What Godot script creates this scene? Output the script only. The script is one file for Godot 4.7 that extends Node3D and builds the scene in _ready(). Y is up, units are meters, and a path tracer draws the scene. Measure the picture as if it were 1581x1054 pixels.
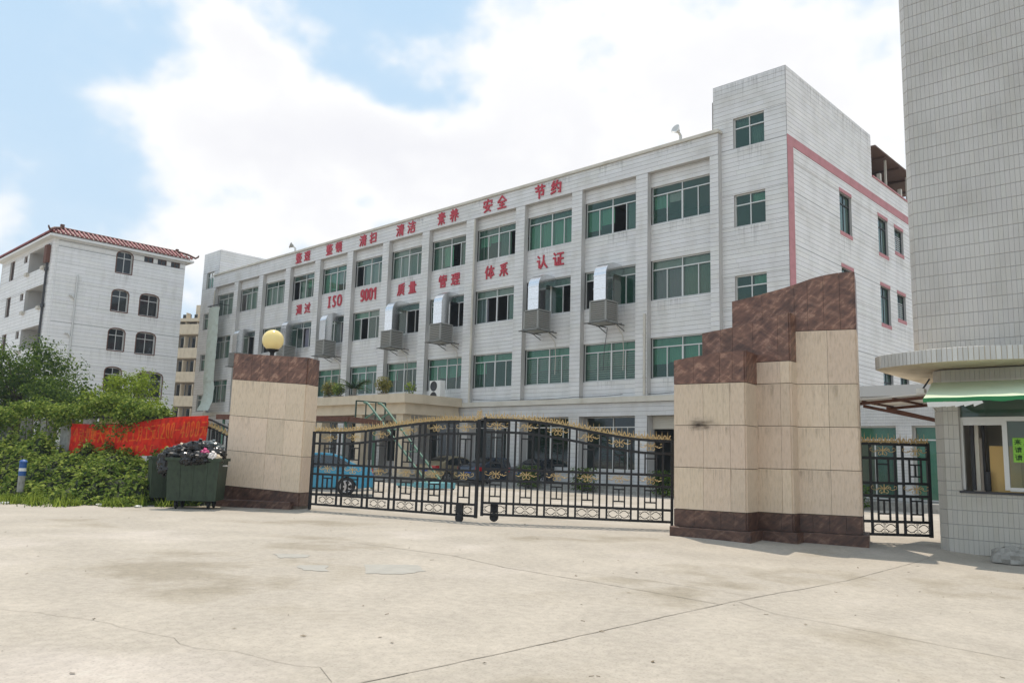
extends Node3D

# ---------------------------------------------------------------- mesh collector
class MB:
	var v := PackedVector3Array()
	var n := PackedVector3Array()
	var c := PackedColorArray()
	var uv := PackedVector2Array()
	var col := Color(1, 1, 1)
	var xf := Transform3D.IDENTITY

	func tri(a: Vector3, b: Vector3, d: Vector3, na: Vector3, nb: Vector3, nd: Vector3, ua := Vector2.ZERO, ub := Vector2.ZERO, ud := Vector2.ZERO) -> void:
		v.append(xf * a); v.append(xf * d); v.append(xf * b)
		n.append((xf.basis * na).normalized()); n.append((xf.basis * nd).normalized()); n.append((xf.basis * nb).normalized())
		c.append(col); c.append(col); c.append(col)
		uv.append(ua); uv.append(ud); uv.append(ub)

	func quad(a: Vector3, b: Vector3, d: Vector3, e: Vector3) -> void:
		var m := (b - a).cross(e - a)
		if m.length_squared() < 1e-14:
			m = (d - b).cross(e - d)
		m = m.normalized()
		tri(a, b, d, m, m, m, Vector2(0, 1), Vector2(1, 1), Vector2(1, 0))
		tri(a, d, e, m, m, m, Vector2(0, 1), Vector2(1, 0), Vector2(0, 0))

	func quads(a: Vector3, b: Vector3, d: Vector3, e: Vector3, na: Vector3, nb: Vector3, nd: Vector3, ne: Vector3, u0 := 0.0, u1 := 1.0, v0 := 0.0, v1 := 1.0) -> void:
		tri(a, b, d, na, nb, nd, Vector2(u0, v1), Vector2(u1, v1), Vector2(u1, v0))
		tri(a, d, e, na, nd, ne, Vector2(u0, v1), Vector2(u1, v0), Vector2(u0, v0))

	func box(p: Vector3, q: Vector3) -> void:
		quad(Vector3(p.x, p.y, q.z), Vector3(q.x, p.y, q.z), Vector3(q.x, q.y, q.z), Vector3(p.x, q.y, q.z))
		quad(Vector3(q.x, p.y, p.z), Vector3(p.x, p.y, p.z), Vector3(p.x, q.y, p.z), Vector3(q.x, q.y, p.z))
		quad(Vector3(q.x, p.y, q.z), Vector3(q.x, p.y, p.z), Vector3(q.x, q.y, p.z), Vector3(q.x, q.y, q.z))
		quad(Vector3(p.x, p.y, p.z), Vector3(p.x, p.y, q.z), Vector3(p.x, q.y, q.z), Vector3(p.x, q.y, p.z))
		quad(Vector3(p.x, q.y, q.z), Vector3(q.x, q.y, q.z), Vector3(q.x, q.y, p.z), Vector3(p.x, q.y, p.z))
		quad(Vector3(p.x, p.y, p.z), Vector3(q.x, p.y, p.z), Vector3(q.x, p.y, q.z), Vector3(p.x, p.y, q.z))

	# box with its vertical front edges and its top edge chamfered
	func slab(p: Vector3, q: Vector3, e: float) -> void:
		var z0 := p.z
		var z1 := q.z - e
		quad(Vector3(p.x + e, p.y + e, q.z), Vector3(q.x - e, p.y + e, q.z), Vector3(q.x - e, q.y - e, q.z), Vector3(p.x + e, q.y - e, q.z))
		quad(Vector3(q.x - e, p.y + e, q.z), Vector3(q.x, p.y, z1), Vector3(q.x, q.y, z1), Vector3(q.x - e, q.y - e, q.z))
		quad(Vector3(p.x, p.y, z1), Vector3(p.x + e, p.y + e, q.z), Vector3(p.x + e, q.y - e, q.z), Vector3(p.x, q.y, z1))
		quad(Vector3(p.x + e, q.y - e, q.z), Vector3(q.x - e, q.y - e, q.z), Vector3(q.x, q.y, z1), Vector3(p.x, q.y, z1))
		quad(Vector3(p.x, p.y, z1), Vector3(q.x, p.y, z1), Vector3(q.x - e, p.y + e, q.z), Vector3(p.x + e, p.y + e, q.z))
		quad(Vector3(q.x, p.y, z1), Vector3(q.x, p.y, z0), Vector3(q.x, q.y, z0), Vector3(q.x, q.y, z1))
		quad(Vector3(p.x, p.y, z0), Vector3(p.x, p.y, z1), Vector3(p.x, q.y, z1), Vector3(p.x, q.y, z0))
		quad(Vector3(p.x, q.y, z1), Vector3(q.x, q.y, z1), Vector3(q.x, q.y, z0), Vector3(p.x, q.y, z0))
		quad(Vector3(q.x, p.y, z0), Vector3(p.x, p.y, z0), Vector3(p.x, q.y, z0), Vector3(q.x, q.y, z0))
		quad(Vector3(p.x, p.y, z0), Vector3(q.x, p.y, z0), Vector3(q.x, p.y, z1), Vector3(p.x, p.y, z1))

	# square bar from a to b
	func bar(a: Vector3, b: Vector3, w: float, h: float, up := Vector3.UP) -> void:
		var f := (b - a).normalized()
		if absf(f.dot(up)) > 0.99:
			up = Vector3.RIGHT
		var r := f.cross(up).normalized()
		var u := r.cross(f).normalized()
		var o := xf
		xf = o * Transform3D(Basis(r, u, -f), (a + b) * 0.5)
		var l := (b - a).length() * 0.5
		box(Vector3(-w * 0.5, -h * 0.5, -l), Vector3(w * 0.5, h * 0.5, l))
		xf = o

	func tube(pts: Array, r: float, sides := 8, taper := 1.0) -> void:
		var rings := []
		var norms := []
		var last := pts.size() - 1
		var side := Vector3.ZERO
		for i in pts.size():
			var f: Vector3 = (pts[mini(i + 1, last)] - pts[maxi(i - 1, 0)]).normalized()
			if side == Vector3.ZERO:
				side = f.cross(Vector3.UP if absf(f.y) < 0.9 else Vector3.RIGHT).normalized()
			else:
				side = (side - f * side.dot(f)).normalized()
			var up := side.cross(f).normalized()
			var rr := r * lerpf(1.0, taper, float(i) / maxi(last, 1))
			var ring := PackedVector3Array()
			var nn := PackedVector3Array()
			for k in sides:
				var a := TAU * k / sides
				var dd := side * cos(a) - up * sin(a)
				ring.append(pts[i] + dd * rr)
				nn.append(dd)
			rings.append(ring)
			norms.append(nn)
		for i in last:
			for k in sides:
				var k2 := (k + 1) % sides
				quads(rings[i][k], rings[i][k2], rings[i + 1][k2], rings[i + 1][k], norms[i][k], norms[i][k2], norms[i + 1][k2], norms[i + 1][k])
		for e in [0, last]:
			var f: Vector3 = (pts[1] - pts[0]).normalized() * -1.0 if e == 0 else (pts[last] - pts[last - 1]).normalized()
			for k in sides:
				var k2 := (k + 1) % sides
				if e == 0:
					tri(pts[e], rings[e][k2], rings[e][k], f, f, f)
				else:
					tri(pts[e], rings[e][k], rings[e][k2], f, f, f)

	# profile of (radius, height) points, bottom to top
	func lathe(prof: Array, sides := 20, at := Vector3.ZERO) -> void:
		for i in prof.size() - 1:
			var p: Vector2 = prof[i]
			var q: Vector2 = prof[i + 1]
			var t := (q - p)
			var m := Vector2(t.y, -t.x).normalized()
			var pa := m
			var qa := m
			if i > 0:
				var t0: Vector2 = (p - prof[i - 1])
				var m0 := Vector2(t0.y, -t0.x).normalized()
				if m0.dot(m) > 0.6: pa = (m + m0).normalized()
			if i < prof.size() - 2:
				var t1: Vector2 = (prof[i + 2] - q)
				var m1 := Vector2(t1.y, -t1.x).normalized()
				if m1.dot(m) > 0.6: qa = (m + m1).normalized()
			for k in sides:
				var a := TAU * k / sides
				var b := TAU * (k + 1) / sides
				var da := Vector3(cos(a), 0, -sin(a))
				var db := Vector3(cos(b), 0, -sin(b))
				quads(at + da * p.x + Vector3.UP * p.y, at + db * p.x + Vector3.UP * p.y, at + db * q.x + Vector3.UP * q.y, at + da * q.x + Vector3.UP * q.y,
					da * pa.x + Vector3.UP * pa.y, db * pa.x + Vector3.UP * pa.y, db * qa.x + Vector3.UP * qa.y, da * qa.x + Vector3.UP * qa.y)

	# outline in x/y (counterclockwise), pushed from z0 to z1
	func prism(poly: PackedVector2Array, z0: float, z1: float, caps := true) -> void:
		var np := poly.size()
		for i in np:
			var a := poly[i]
			var b := poly[(i + 1) % np]
			quad(Vector3(a.x, a.y, z1), Vector3(a.x, a.y, z0), Vector3(b.x, b.y, z0), Vector3(b.x, b.y, z1))
		if caps:
			cap(poly, z1, true)
			cap(poly, z0, false)

	func cap(poly: PackedVector2Array, z: float, front: bool) -> void:
		var ids := Geometry2D.triangulate_polygon(poly)
		for i in range(0, ids.size(), 3):
			var a := poly[ids[i]]
			var b := poly[ids[i + 1]]
			var d := poly[ids[i + 2]]
			var ccw := (b - a).cross(d - a) > 0.0
			var m := Vector3(0, 0, 1 if front else -1)
			if ccw == front:
				tri(Vector3(a.x, a.y, z), Vector3(b.x, b.y, z), Vector3(d.x, d.y, z), m, m, m)
			else:
				tri(Vector3(a.x, a.y, z), Vector3(d.x, d.y, z), Vector3(b.x, b.y, z), m, m, m)

	# crumpled ball
	func blob(at: Vector3, r: Vector3, noise: FastNoiseLite, amp: float, rings := 9, segs := 14) -> void:
		var p := []
		for i in rings + 1:
			var row := PackedVector3Array()
			var th := PI * i / rings
			for k in segs + 1:
				var ph := TAU * (k % segs) / segs
				var dd := Vector3(sin(th) * cos(ph), cos(th), -sin(th) * sin(ph))
				var s := 1.0 + amp * noise.get_noise_3dv((dd + at) * 100.0)
				row.append(at + dd * r * s)
			p.append(row)
		for i in rings:
			for k in segs:
				quad(p[i + 1][k], p[i + 1][k + 1], p[i][k + 1], p[i][k])

	func mesh() -> ArrayMesh:
		var m := ArrayMesh.new()
		if v.is_empty():
			return m
		var a := []
		a.resize(Mesh.ARRAY_MAX)
		a[Mesh.ARRAY_VERTEX] = v
		a[Mesh.ARRAY_NORMAL] = n
		a[Mesh.ARRAY_COLOR] = c
		a[Mesh.ARRAY_TEX_UV] = uv
		m.add_surface_from_arrays(Mesh.PRIMITIVE_TRIANGLES, a)
		return m

# ---------------------------------------------------------------- names, parts, things
const YAW := 0.7645
var AXB := Basis(Vector3.UP, -YAW)
var FAC := Transform3D(Basis(Vector3.UP, -YAW), Vector3(11.2349, 0, -32.2818))   # factory: x right along its front, z out of it
var HOU := Transform3D(Basis(Vector3.UP, -YAW), Vector3(-33.47, 0, -56.88))
var BOO := Transform3D(Basis(Vector3.UP, -YAW), Vector3(8.09, -0.06, -15.4))
var used := {}
var cache := {}
var rng := RandomNumberGenerator.new()

func nm(parent: Node, called: String) -> String:
	var key := str(parent.get_instance_id()) + called
	var k: int = used.get(key, 0)
	used[key] = k + 1
	return called if k == 0 else "%s_%03d" % [called, k]

func put(called: String, m: Mesh, mat_: Material, parent: Node = self, at := Transform3D.IDENTITY, label := "") -> MeshInstance3D:
	var o := MeshInstance3D.new()
	o.name = nm(parent, called)
	o.mesh = m
	o.material_override = mat_
	o.transform = at
	parent.add_child(o, true)
	if label != "": o.set_meta("label", label)
	return o

func part(called: String, b: MB, mat_: Material, parent: Node = self, label := "") -> MeshInstance3D:
	return put(called, b.mesh(), mat_, parent, Transform3D.IDENTITY, label)

func tag(o: Node, label: String, category: String, group := "") -> void:
	o.set_meta("label", label)
	o.set_meta("category", category)
	if group != "": o.set_meta("group", group)

func thing(called: String, label: String, category: String, at := Transform3D.IDENTITY, group := "") -> Node3D:
	var o := Node3D.new()
	o.name = nm(self, called)
	o.transform = at
	add_child(o, true)
	tag(o, label, category, group)
	return o

func struct(called: String, b: MB, mat_: Material) -> MeshInstance3D:
	var o := part(called, b, mat_)
	o.set_meta("kind", "structure")
	return o

func stuff(o: Node) -> Node:
	o.set_meta("kind", "stuff")
	return o

func T(p: Vector3, turn := 0.0) -> Transform3D:
	return Transform3D(Basis(Vector3.UP, turn), p)

# ---------------------------------------------------------------- materials
func lin(r: float, g: float, b: float) -> Color:
	return Color(r, g, b).linear_to_srgb()

func mat(col: Color, rough := 0.8, metal := 0.0) -> StandardMaterial3D:
	var m := StandardMaterial3D.new()
	m.albedo_color = lin(col.r, col.g, col.b)
	m.roughness = rough
	m.metallic = metal
	return m

func vmat(rough := 0.8, back := 0.0) -> StandardMaterial3D:
	var m := StandardMaterial3D.new()
	m.vertex_color_use_as_albedo = true
	m.roughness = rough
	if back > 0.0:
		m.backlight_enabled = true
		m.backlight = Color(back, back, back)
	return m

func ramp(stops: Array) -> Gradient:
	var g := Gradient.new()
	var off := PackedFloat32Array()
	var cols := PackedColorArray()
	for s in stops:
		off.append(s[0])
		cols.append(s[1].linear_to_srgb())
	g.offsets = off
	g.colors = cols
	return g

func ntex(kind: int, freq: float, oct: int, seed_: int, stops: Array, size := 512, warp := 0.0) -> NoiseTexture2D:
	var f := FastNoiseLite.new()
	f.noise_type = kind
	f.frequency = freq
	f.fractal_octaves = oct
	f.seed = seed_
	if warp > 0.0:
		f.domain_warp_enabled = true
		f.domain_warp_amplitude = warp
		f.domain_warp_frequency = freq
	var t := NoiseTexture2D.new()
	t.width = size
	t.height = size
	t.seamless = true
	t.noise = f
	t.color_ramp = ramp(stops)
	return t

func bumptex(kind: int, freq: float, oct: int, seed_: int, strength: float, size := 512) -> NoiseTexture2D:
	var f := FastNoiseLite.new()
	f.noise_type = kind
	f.frequency = freq
	f.fractal_octaves = oct
	f.seed = seed_
	var t := NoiseTexture2D.new()
	t.width = size
	t.height = size
	t.seamless = true
	t.noise = f
	t.as_normal_map = true
	t.bump_strength = strength
	return t

func tri_tex(m: StandardMaterial3D, albedo: Texture2D, scale: Vector3, normal: Texture2D = null, nscale := 0.5, world := true) -> StandardMaterial3D:
	m.albedo_texture = albedo
	m.uv1_triplanar = true
	m.uv1_world_triplanar = world
	m.uv1_scale = scale
	if normal:
		m.normal_enabled = true
		m.normal_texture = normal
		m.normal_scale = nscale
	return m

var M := {}

# polished red brown stone: flecks drawn out along one diagonal, made to repeat
func fleck_tex(seed_: int, k: float) -> ImageTexture:
	var s := 384
	var f := FastNoiseLite.new()
	f.noise_type = FastNoiseLite.TYPE_SIMPLEX_SMOOTH
	f.seed = seed_
	f.frequency = 0.03
	f.fractal_octaves = 5
	f.fractal_gain = 0.6
	var g := FastNoiseLite.new()
	g.noise_type = FastNoiseLite.TYPE_SIMPLEX_SMOOTH
	g.seed = seed_ + 9
	g.frequency = 0.011
	g.fractal_octaves = 3
	var r := ramp([[0.0, Color(0.03, 0.018, 0.016) * k], [0.3, Color(0.085, 0.043, 0.032) * k], [0.5, Color(0.15, 0.075, 0.052) * k], [0.63, Color(0.2, 0.1, 0.068) * k], [0.72, Color(0.36, 0.22, 0.15) * k], [0.8, Color(0.22, 0.115, 0.085) * k], [1.0, Color(0.5, 0.36, 0.27) * k]])
	var at := func(x: float, y: float) -> float:
		var u := (x - y) * 0.7
		var v := (x + y) * 0.7
		return f.get_noise_2d(u * 0.36, v * 1.3) * 0.85 + g.get_noise_2d(x, y) * 0.5
	var im := Image.create(s, s, false, Image.FORMAT_RGB8)
	for y in s:
		var ty := smoothstep(0.75, 1.0, y / float(s))
		for x in s:
			var tx := smoothstep(0.75, 1.0, x / float(s))
			var n: float = at.call(x, y)
			if tx > 0.0: n = lerpf(n, at.call(x - s, y), tx)
			if ty > 0.0:
				var n2: float = at.call(x, y - s)
				if tx > 0.0: n2 = lerpf(n2, at.call(x - s, y - s), tx)
				n = lerpf(n, n2, ty)
			im.set_pixel(x, y, r.sample(clampf(n * 0.62 + 0.5, 0.0, 1.0)))
	return ImageTexture.create_from_image(im)

func gray(a: float) -> Color:
	return Color(a, a, a)

func make_materials() -> void:
	var P := FastNoiseLite.TYPE_PERLIN
	var S := FastNoiseLite.TYPE_SIMPLEX_SMOOTH
	var grime := ntex(S, 0.012, 5, 3, [[0.0, Color(0.74, 0.72, 0.68)], [0.42, Color(0.93, 0.93, 0.92)], [0.7, gray(1)], [1.0, gray(1)]])
	var soot := ntex(S, 0.02, 5, 8, [[0.0, gray(0.45)], [0.4, gray(0.8)], [0.75, gray(1)], [1.0, gray(1)]])
	M.tile = tri_tex(vmat(0.42), grime, Vector3(0.16, 0.07, 0.16))
	M.joint = mat(Color(0.2, 0.2, 0.21), 0.9)
	M.render = tri_tex(mat(Color(0.6, 0.57, 0.5), 0.85), grime, Vector3(0.25, 0.12, 0.25))
	M.cream = tri_tex(mat(Color(0.62, 0.53, 0.4), 0.85), grime, Vector3(0.25, 0.12, 0.25))
	M.pink = tri_tex(mat(Color(0.5, 0.2, 0.21), 0.6), grime, Vector3(0.3, 0.3, 0.3))
	M.alu = mat(Color(0.6, 0.6, 0.58), 0.35, 0.25)
	M.dark = mat(Color(0.05, 0.05, 0.055), 0.8)
	M.interior = mat(Color(0.16, 0.16, 0.15), 0.9)
	M.curtain_green = mat(Color(0.16, 0.52, 0.33), 0.9)
	M.curtain_pale = mat(Color(0.45, 0.56, 0.48), 0.9)
	M.curtain_dim = mat(Color(0.12, 0.24, 0.18), 0.9)
	M.curtain_lilac = mat(Color(0.2, 0.2, 0.25), 0.9)
	var g := StandardMaterial3D.new()
	g.transparency = BaseMaterial3D.TRANSPARENCY_ALPHA
	g.albedo_color = Color(0.14, 0.33, 0.26, 0.5)
	g.roughness = 0.04
	g.metallic_specular = 0.62
	M.glass = g
	var gd: StandardMaterial3D = g.duplicate()
	gd.albedo_color = Color(0.03, 0.09, 0.07, 0.75)
	M.glass_dark = gd
	var g2 := StandardMaterial3D.new()
	g2.transparency = BaseMaterial3D.TRANSPARENCY_ALPHA
	g2.albedo_color = Color(0.1, 0.12, 0.12, 0.5)
	g2.roughness = 0.04
	M.glass_clear = g2
	M.red = mat(Color(0.46, 0.03, 0.05), 0.5)
	M.galv = tri_tex(mat(Color(0.9, 0.91, 0.93), 0.2, 1.0), ntex(FastNoiseLite.TYPE_CELLULAR, 0.05, 2, 5, [[0.0, gray(0.7)], [1.0, gray(1)]], 256), Vector3(1.5, 1.5, 1.5))
	M.cooler = mat(Color(0.3, 0.3, 0.28), 0.6)
	M.cooler_dark = mat(Color(0.12, 0.12, 0.11), 0.8)
	# stones
	M.granite = tri_tex(vmat(0.45), fleck_tex(61, 1.15), Vector3(0.6, 0.6, 0.6), bumptex(S, 0.03, 5, 4, 3.0), 0.35)
	M.granite_dark = tri_tex(vmat(0.5), fleck_tex(62, 0.62), Vector3(0.6, 0.6, 0.6))
	var tr := ntex(S, 0.03, 5, 33, [[0.0, Color(0.8, 0.76, 0.68)], [0.3, Color(0.93, 0.915, 0.88)], [0.5, gray(0.98)], [1.0, Color(1, 0.99, 0.98)]], 512, 10.0)
	M.stone = tri_tex(vmat(0.6), tr, Vector3(1.7, 0.28, 1.7), bumptex(S, 0.05, 4, 6, 2.0), 0.2)
	M.stone.detail_enabled = true
	M.stone.detail_albedo = ntex(S, 0.03, 6, 38, [[0.0, gray(0.72)], [0.3, gray(0.93)], [0.55, gray(1)], [1.0, gray(1)]])
	M.stone.detail_blend_mode = BaseMaterial3D.BLEND_MODE_MUL
	M.mortar = mat(Color(0.16, 0.13, 0.1), 0.95)
	M.iron = mat(Color(0.008, 0.008, 0.009), 0.6)
	M.gold = tri_tex(mat(Color(0.66, 0.48, 0.23), 0.4, 0.5), soot, Vector3(3, 3, 3))
	M.globe = mat(Color(0.95, 0.76, 0.3), 0.15)
	M.globe.backlight_enabled = true
	M.globe.backlight = Color(0.7, 0.7, 0.7)
	M.black = mat(Color(0.02, 0.02, 0.02), 0.6)
	M.rubber = mat(Color(0.025, 0.025, 0.026), 0.85)
	M.leaf = vmat(0.75, 0.9)
	M.leaf.metallic_specular = 0.25
	M.bark = tri_tex(mat(Color(0.12, 0.095, 0.07), 0.95), soot, Vector3(2, 1, 2))
	M.concrete = tri_tex(mat(Color(0.36, 0.35, 0.32), 0.9), soot, Vector3(0.8, 0.5, 0.8))
	M.rooftile = tri_tex(vmat(0.45), soot, Vector3(0.7, 0.7, 0.7))
	M.housetile = tri_tex(vmat(0.45), ntex(S, 0.015, 5, 12, [[0.0, Color(0.82, 0.81, 0.79)], [0.3, Color(0.96, 0.96, 0.95)], [0.55, gray(1)], [1.0, gray(1)]]), Vector3(0.3, 0.05, 0.3))
	M.bintex = tri_tex(mat(Color(0.034, 0.056, 0.03), 0.6), soot, Vector3(0.8, 0.4, 0.8))
	M.bag = mat(Color(0.014, 0.014, 0.016), 0.25)
	M.plastic = vmat(0.4)
	M.steel_green = mat(Color(0.07, 0.17, 0.12), 0.5)
	M.steel_dark = mat(Color(0.02, 0.05, 0.035), 0.5)
	M.steel_blue = mat(Color(0.16, 0.4, 0.45), 0.5)
	M.white = mat(Color(0.74, 0.74, 0.72), 0.5)
	M.brownmetal = mat(Color(0.13, 0.075, 0.055), 0.8)
	M.rust = tri_tex(mat(Color(0.16, 0.07, 0.045), 0.85), soot, Vector3(1, 1, 1))
	M.awning = mat(Color(0.62, 0.74, 0.53), 0.6)
	M.awning.backlight_enabled = true
	M.awning.backlight = Color(0.5, 0.5, 0.5)
	M.lining = mat(Color(0.8, 0.8, 0.76), 0.7)
	M.lining.backlight_enabled = true
	M.lining.backlight = Color(0.8, 0.8, 0.8)
	M.awning_edge = mat(Color(0.015, 0.2, 0.06), 0.6)
	M.plain = vmat(0.8)
	M.paint_taxi = mat(Color(0.02, 0.27, 0.44), 0.3)
	M.paint_taxi.clearcoat_enabled = true
	M.paint_taxi.clearcoat = 1.0
	M.paint_taxi.clearcoat_roughness = 0.05
	M.carglass = mat(Color(0.012, 0.016, 0.018), 0.03)
	M.carglass.metallic_specular = 0.7
	M.taillight = mat(Color(0.4, 0.01, 0.015), 0.2)
	M.rim = mat(Color(0.5, 0.5, 0.52), 0.35, 0.7)
	M.yellowboard = mat(Color(0.74, 0.5, 0.19), 0.7)

# ---------------------------------------------------------------- camera, sky, sun
func build_camera() -> void:
	var cam := Camera3D.new()
	cam.name = "camera"
	cam.keep_aspect = Camera3D.KEEP_HEIGHT
	cam.fov = rad_to_deg(2.0 * atan(527.0 / 1240.0))
	cam.near = 0.1
	cam.far = 3000.0
	cam.transform = Transform3D(Basis(Vector3.RIGHT, 0.1437) * Basis(Vector3.BACK, 0.0282), Vector3(0, 1.45, 0))
	add_child(cam)
	cam.current = true

# clouds of the photograph as soft lumps: azimuth, elevation, half widths (degrees), strength
const LUMPS := [[-21.5, 27.2, 2.6, 1.3, 0.6], [-18.9, 25.8, 2.6, 1.5, 0.7], [-15.4, 28.3, 1.6, 0.7, 0.35], [-22.4, 20.4, 3.6, 2.6, 0.75], [-17.6, 21.3, 3.4, 2.6, 0.75], [-12.5, 22.3, 3.6, 2.6, 0.65], [-16, 17.5, 5, 3.0, 0.6], [-9, 20.5, 5, 3.2, 0.6], [-4.5, 21.0, 6, 3.2, 0.5], [3.0, 23.0, 9, 6, 0.5], [-5.5, 28.2, 3, 1.6, 0.22], [2, 29.0, 5, 2.0, 0.25], [15, 27, 9, 6, 0.5], [24, 24, 10, 7, 0.5], [8, 18, 10, 5, 0.5], [-22, 12, 6, 3, 0.35], [-36, 13, 4, 2.2, 0.75], [-29, 21.8, 3, 0.8, 0.3], [-12, 15.5, 5, 2, 0.35],
	[-34, 21, 5.5, 7, -0.75], [-28, 17.5, 4.0, 3.4, -0.6], [-29.5, 25.5, 5, 2.6, -0.55], [-20.6, 23.3, 1.4, 1.1, -0.6], [-13.0, 25.9, 3.6, 1.5, -0.75], [-9.3, 24.8, 2.2, 1.3, -0.6], [-6.0, 24.6, 2.5, 0.9, -0.35], [-13.5, 30.0, 6, 1.8, -0.45], [-11.5, 17.3, 1.2, 0.9, -0.35], [-9.6, 15.8, 2.2, 0.8, -0.4], [-27.5, 14.0, 5, 2, -0.25], [-8, 29.5, 3.2, 2.0, -0.45], [27, 30, 3, 1.2, -0.4]]

func sky_image() -> Image:
	var w := 2048
	var h := 1024
	var f := FastNoiseLite.new()
	f.noise_type = FastNoiseLite.TYPE_SIMPLEX_SMOOTH
	f.seed = 19
	f.frequency = 2.6
	f.fractal_octaves = 7
	f.fractal_gain = 0.6
	var f2 := FastNoiseLite.new()
	f2.noise_type = FastNoiseLite.TYPE_SIMPLEX_SMOOTH
	f2.seed = 4
	f2.frequency = 1.3
	f2.fractal_octaves = 4
	var data := PackedFloat32Array()
	data.resize(w * h * 3)
	var k := 0
	for y in h:
		var el := PI * (0.5 - (y + 0.5) / h)
		var ed := rad_to_deg(el)
		var ce := cos(el)
		var se := sin(el)
		var air := pow(clampf(1.0 - se, 0.0, 1.0), 2.2)
		var base := Vector3(0.51, 0.725, 0.955).lerp(Vector3(0.7, 0.85, 0.98), air)
		var near := []
		for q: Array in LUMPS:
			if absf(q[1] - ed) < q[3] * 2.6: near.append(q)
		for x in w:
			var az := TAU * (x + 0.5) / w
			if az > PI: az -= TAU
			var c := base
			if el > -0.02:
				var d := Vector3(sin(az) * ce, se * 1.5, -cos(az) * ce)
				var n := f.get_noise_3dv(d * 1.6)
				var cov := n * 1.25 + 0.34 * f2.get_noise_3dv(d) + 0.14
				var ad := rad_to_deg(az)
				for q: Array in near:
					var dx: float = (ad - q[0]) / q[2]
					var dy: float = (ed - q[1]) / q[3]
					var r := dx * dx + dy * dy
					if r < 6.5: cov += q[4] * exp(-r)
				var den := 0.9 * smoothstep(-0.15, 0.62, cov) + 0.1 * smoothstep(-0.7, 0.3, cov)
				var thick := smoothstep(0.45, 1.3, cov + 0.3 * n)
				var white := Vector3(1.06, 1.06, 1.06).lerp(Vector3(0.9, 0.905, 0.95), clampf(thick * 0.6 + 0.9 * (0.12 - n) * smoothstep(0.3, 0.9, cov), 0.0, 1.0))
				c = base.lerp(white, den)
			elif el < -0.02:
				c = Vector3(0.45, 0.42, 0.37)
			data[k] = c.x
			data[k + 1] = c.y
			data[k + 2] = c.z
			k += 3
	return Image.create_from_data(w, h, false, Image.FORMAT_RGBF, data.to_byte_array())

func build_light() -> void:
	var env := Environment.new()
	env.background_mode = Environment.BG_SKY
	var sky := Sky.new()
	var pm := PanoramaSkyMaterial.new()
	pm.panorama = ImageTexture.create_from_image(sky_image())
	sky.sky_material = pm
	env.sky = sky
	env.tonemap_mode = Environment.TONE_MAPPER_LINEAR
	env.tonemap_exposure = 1.0
	env.sdfgi_enabled = true
	env.ssao_enabled = true
	env.ssil_enabled = true
	env.fog_enabled = true
	env.fog_density = 0.0006
	env.fog_light_color = Color(0.8, 0.86, 0.92)
	var we := WorldEnvironment.new()
	we.name = "environment"
	we.environment = env
	add_child(we)
	var sun := DirectionalLight3D.new()
	sun.name = "sun"
	sun.light_energy = 1.2
	sun.light_color = Color(1.0, 0.95, 0.88)
	sun.light_angular_distance = 0.5
	sun.shadow_enabled = true
	sun.look_at_from_position(Vector3(-0.08, 1.0, -0.345) * 50.0, Vector3.ZERO, Vector3.FORWARD)
	add_child(sun)

# ---------------------------------------------------------------- ground
func ground_y(x: float, z: float) -> float:
	return -0.1 * smoothstep(-15.9, -14.2, z) * smoothstep(2.0, 5.0, x) * (1.0 - smoothstep(14.0, 20.0, x)) - 0.1 * smoothstep(-13.0, -6.0, z) * (1.0 - smoothstep(2.0, 5.0, x)) * 0.0

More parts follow.
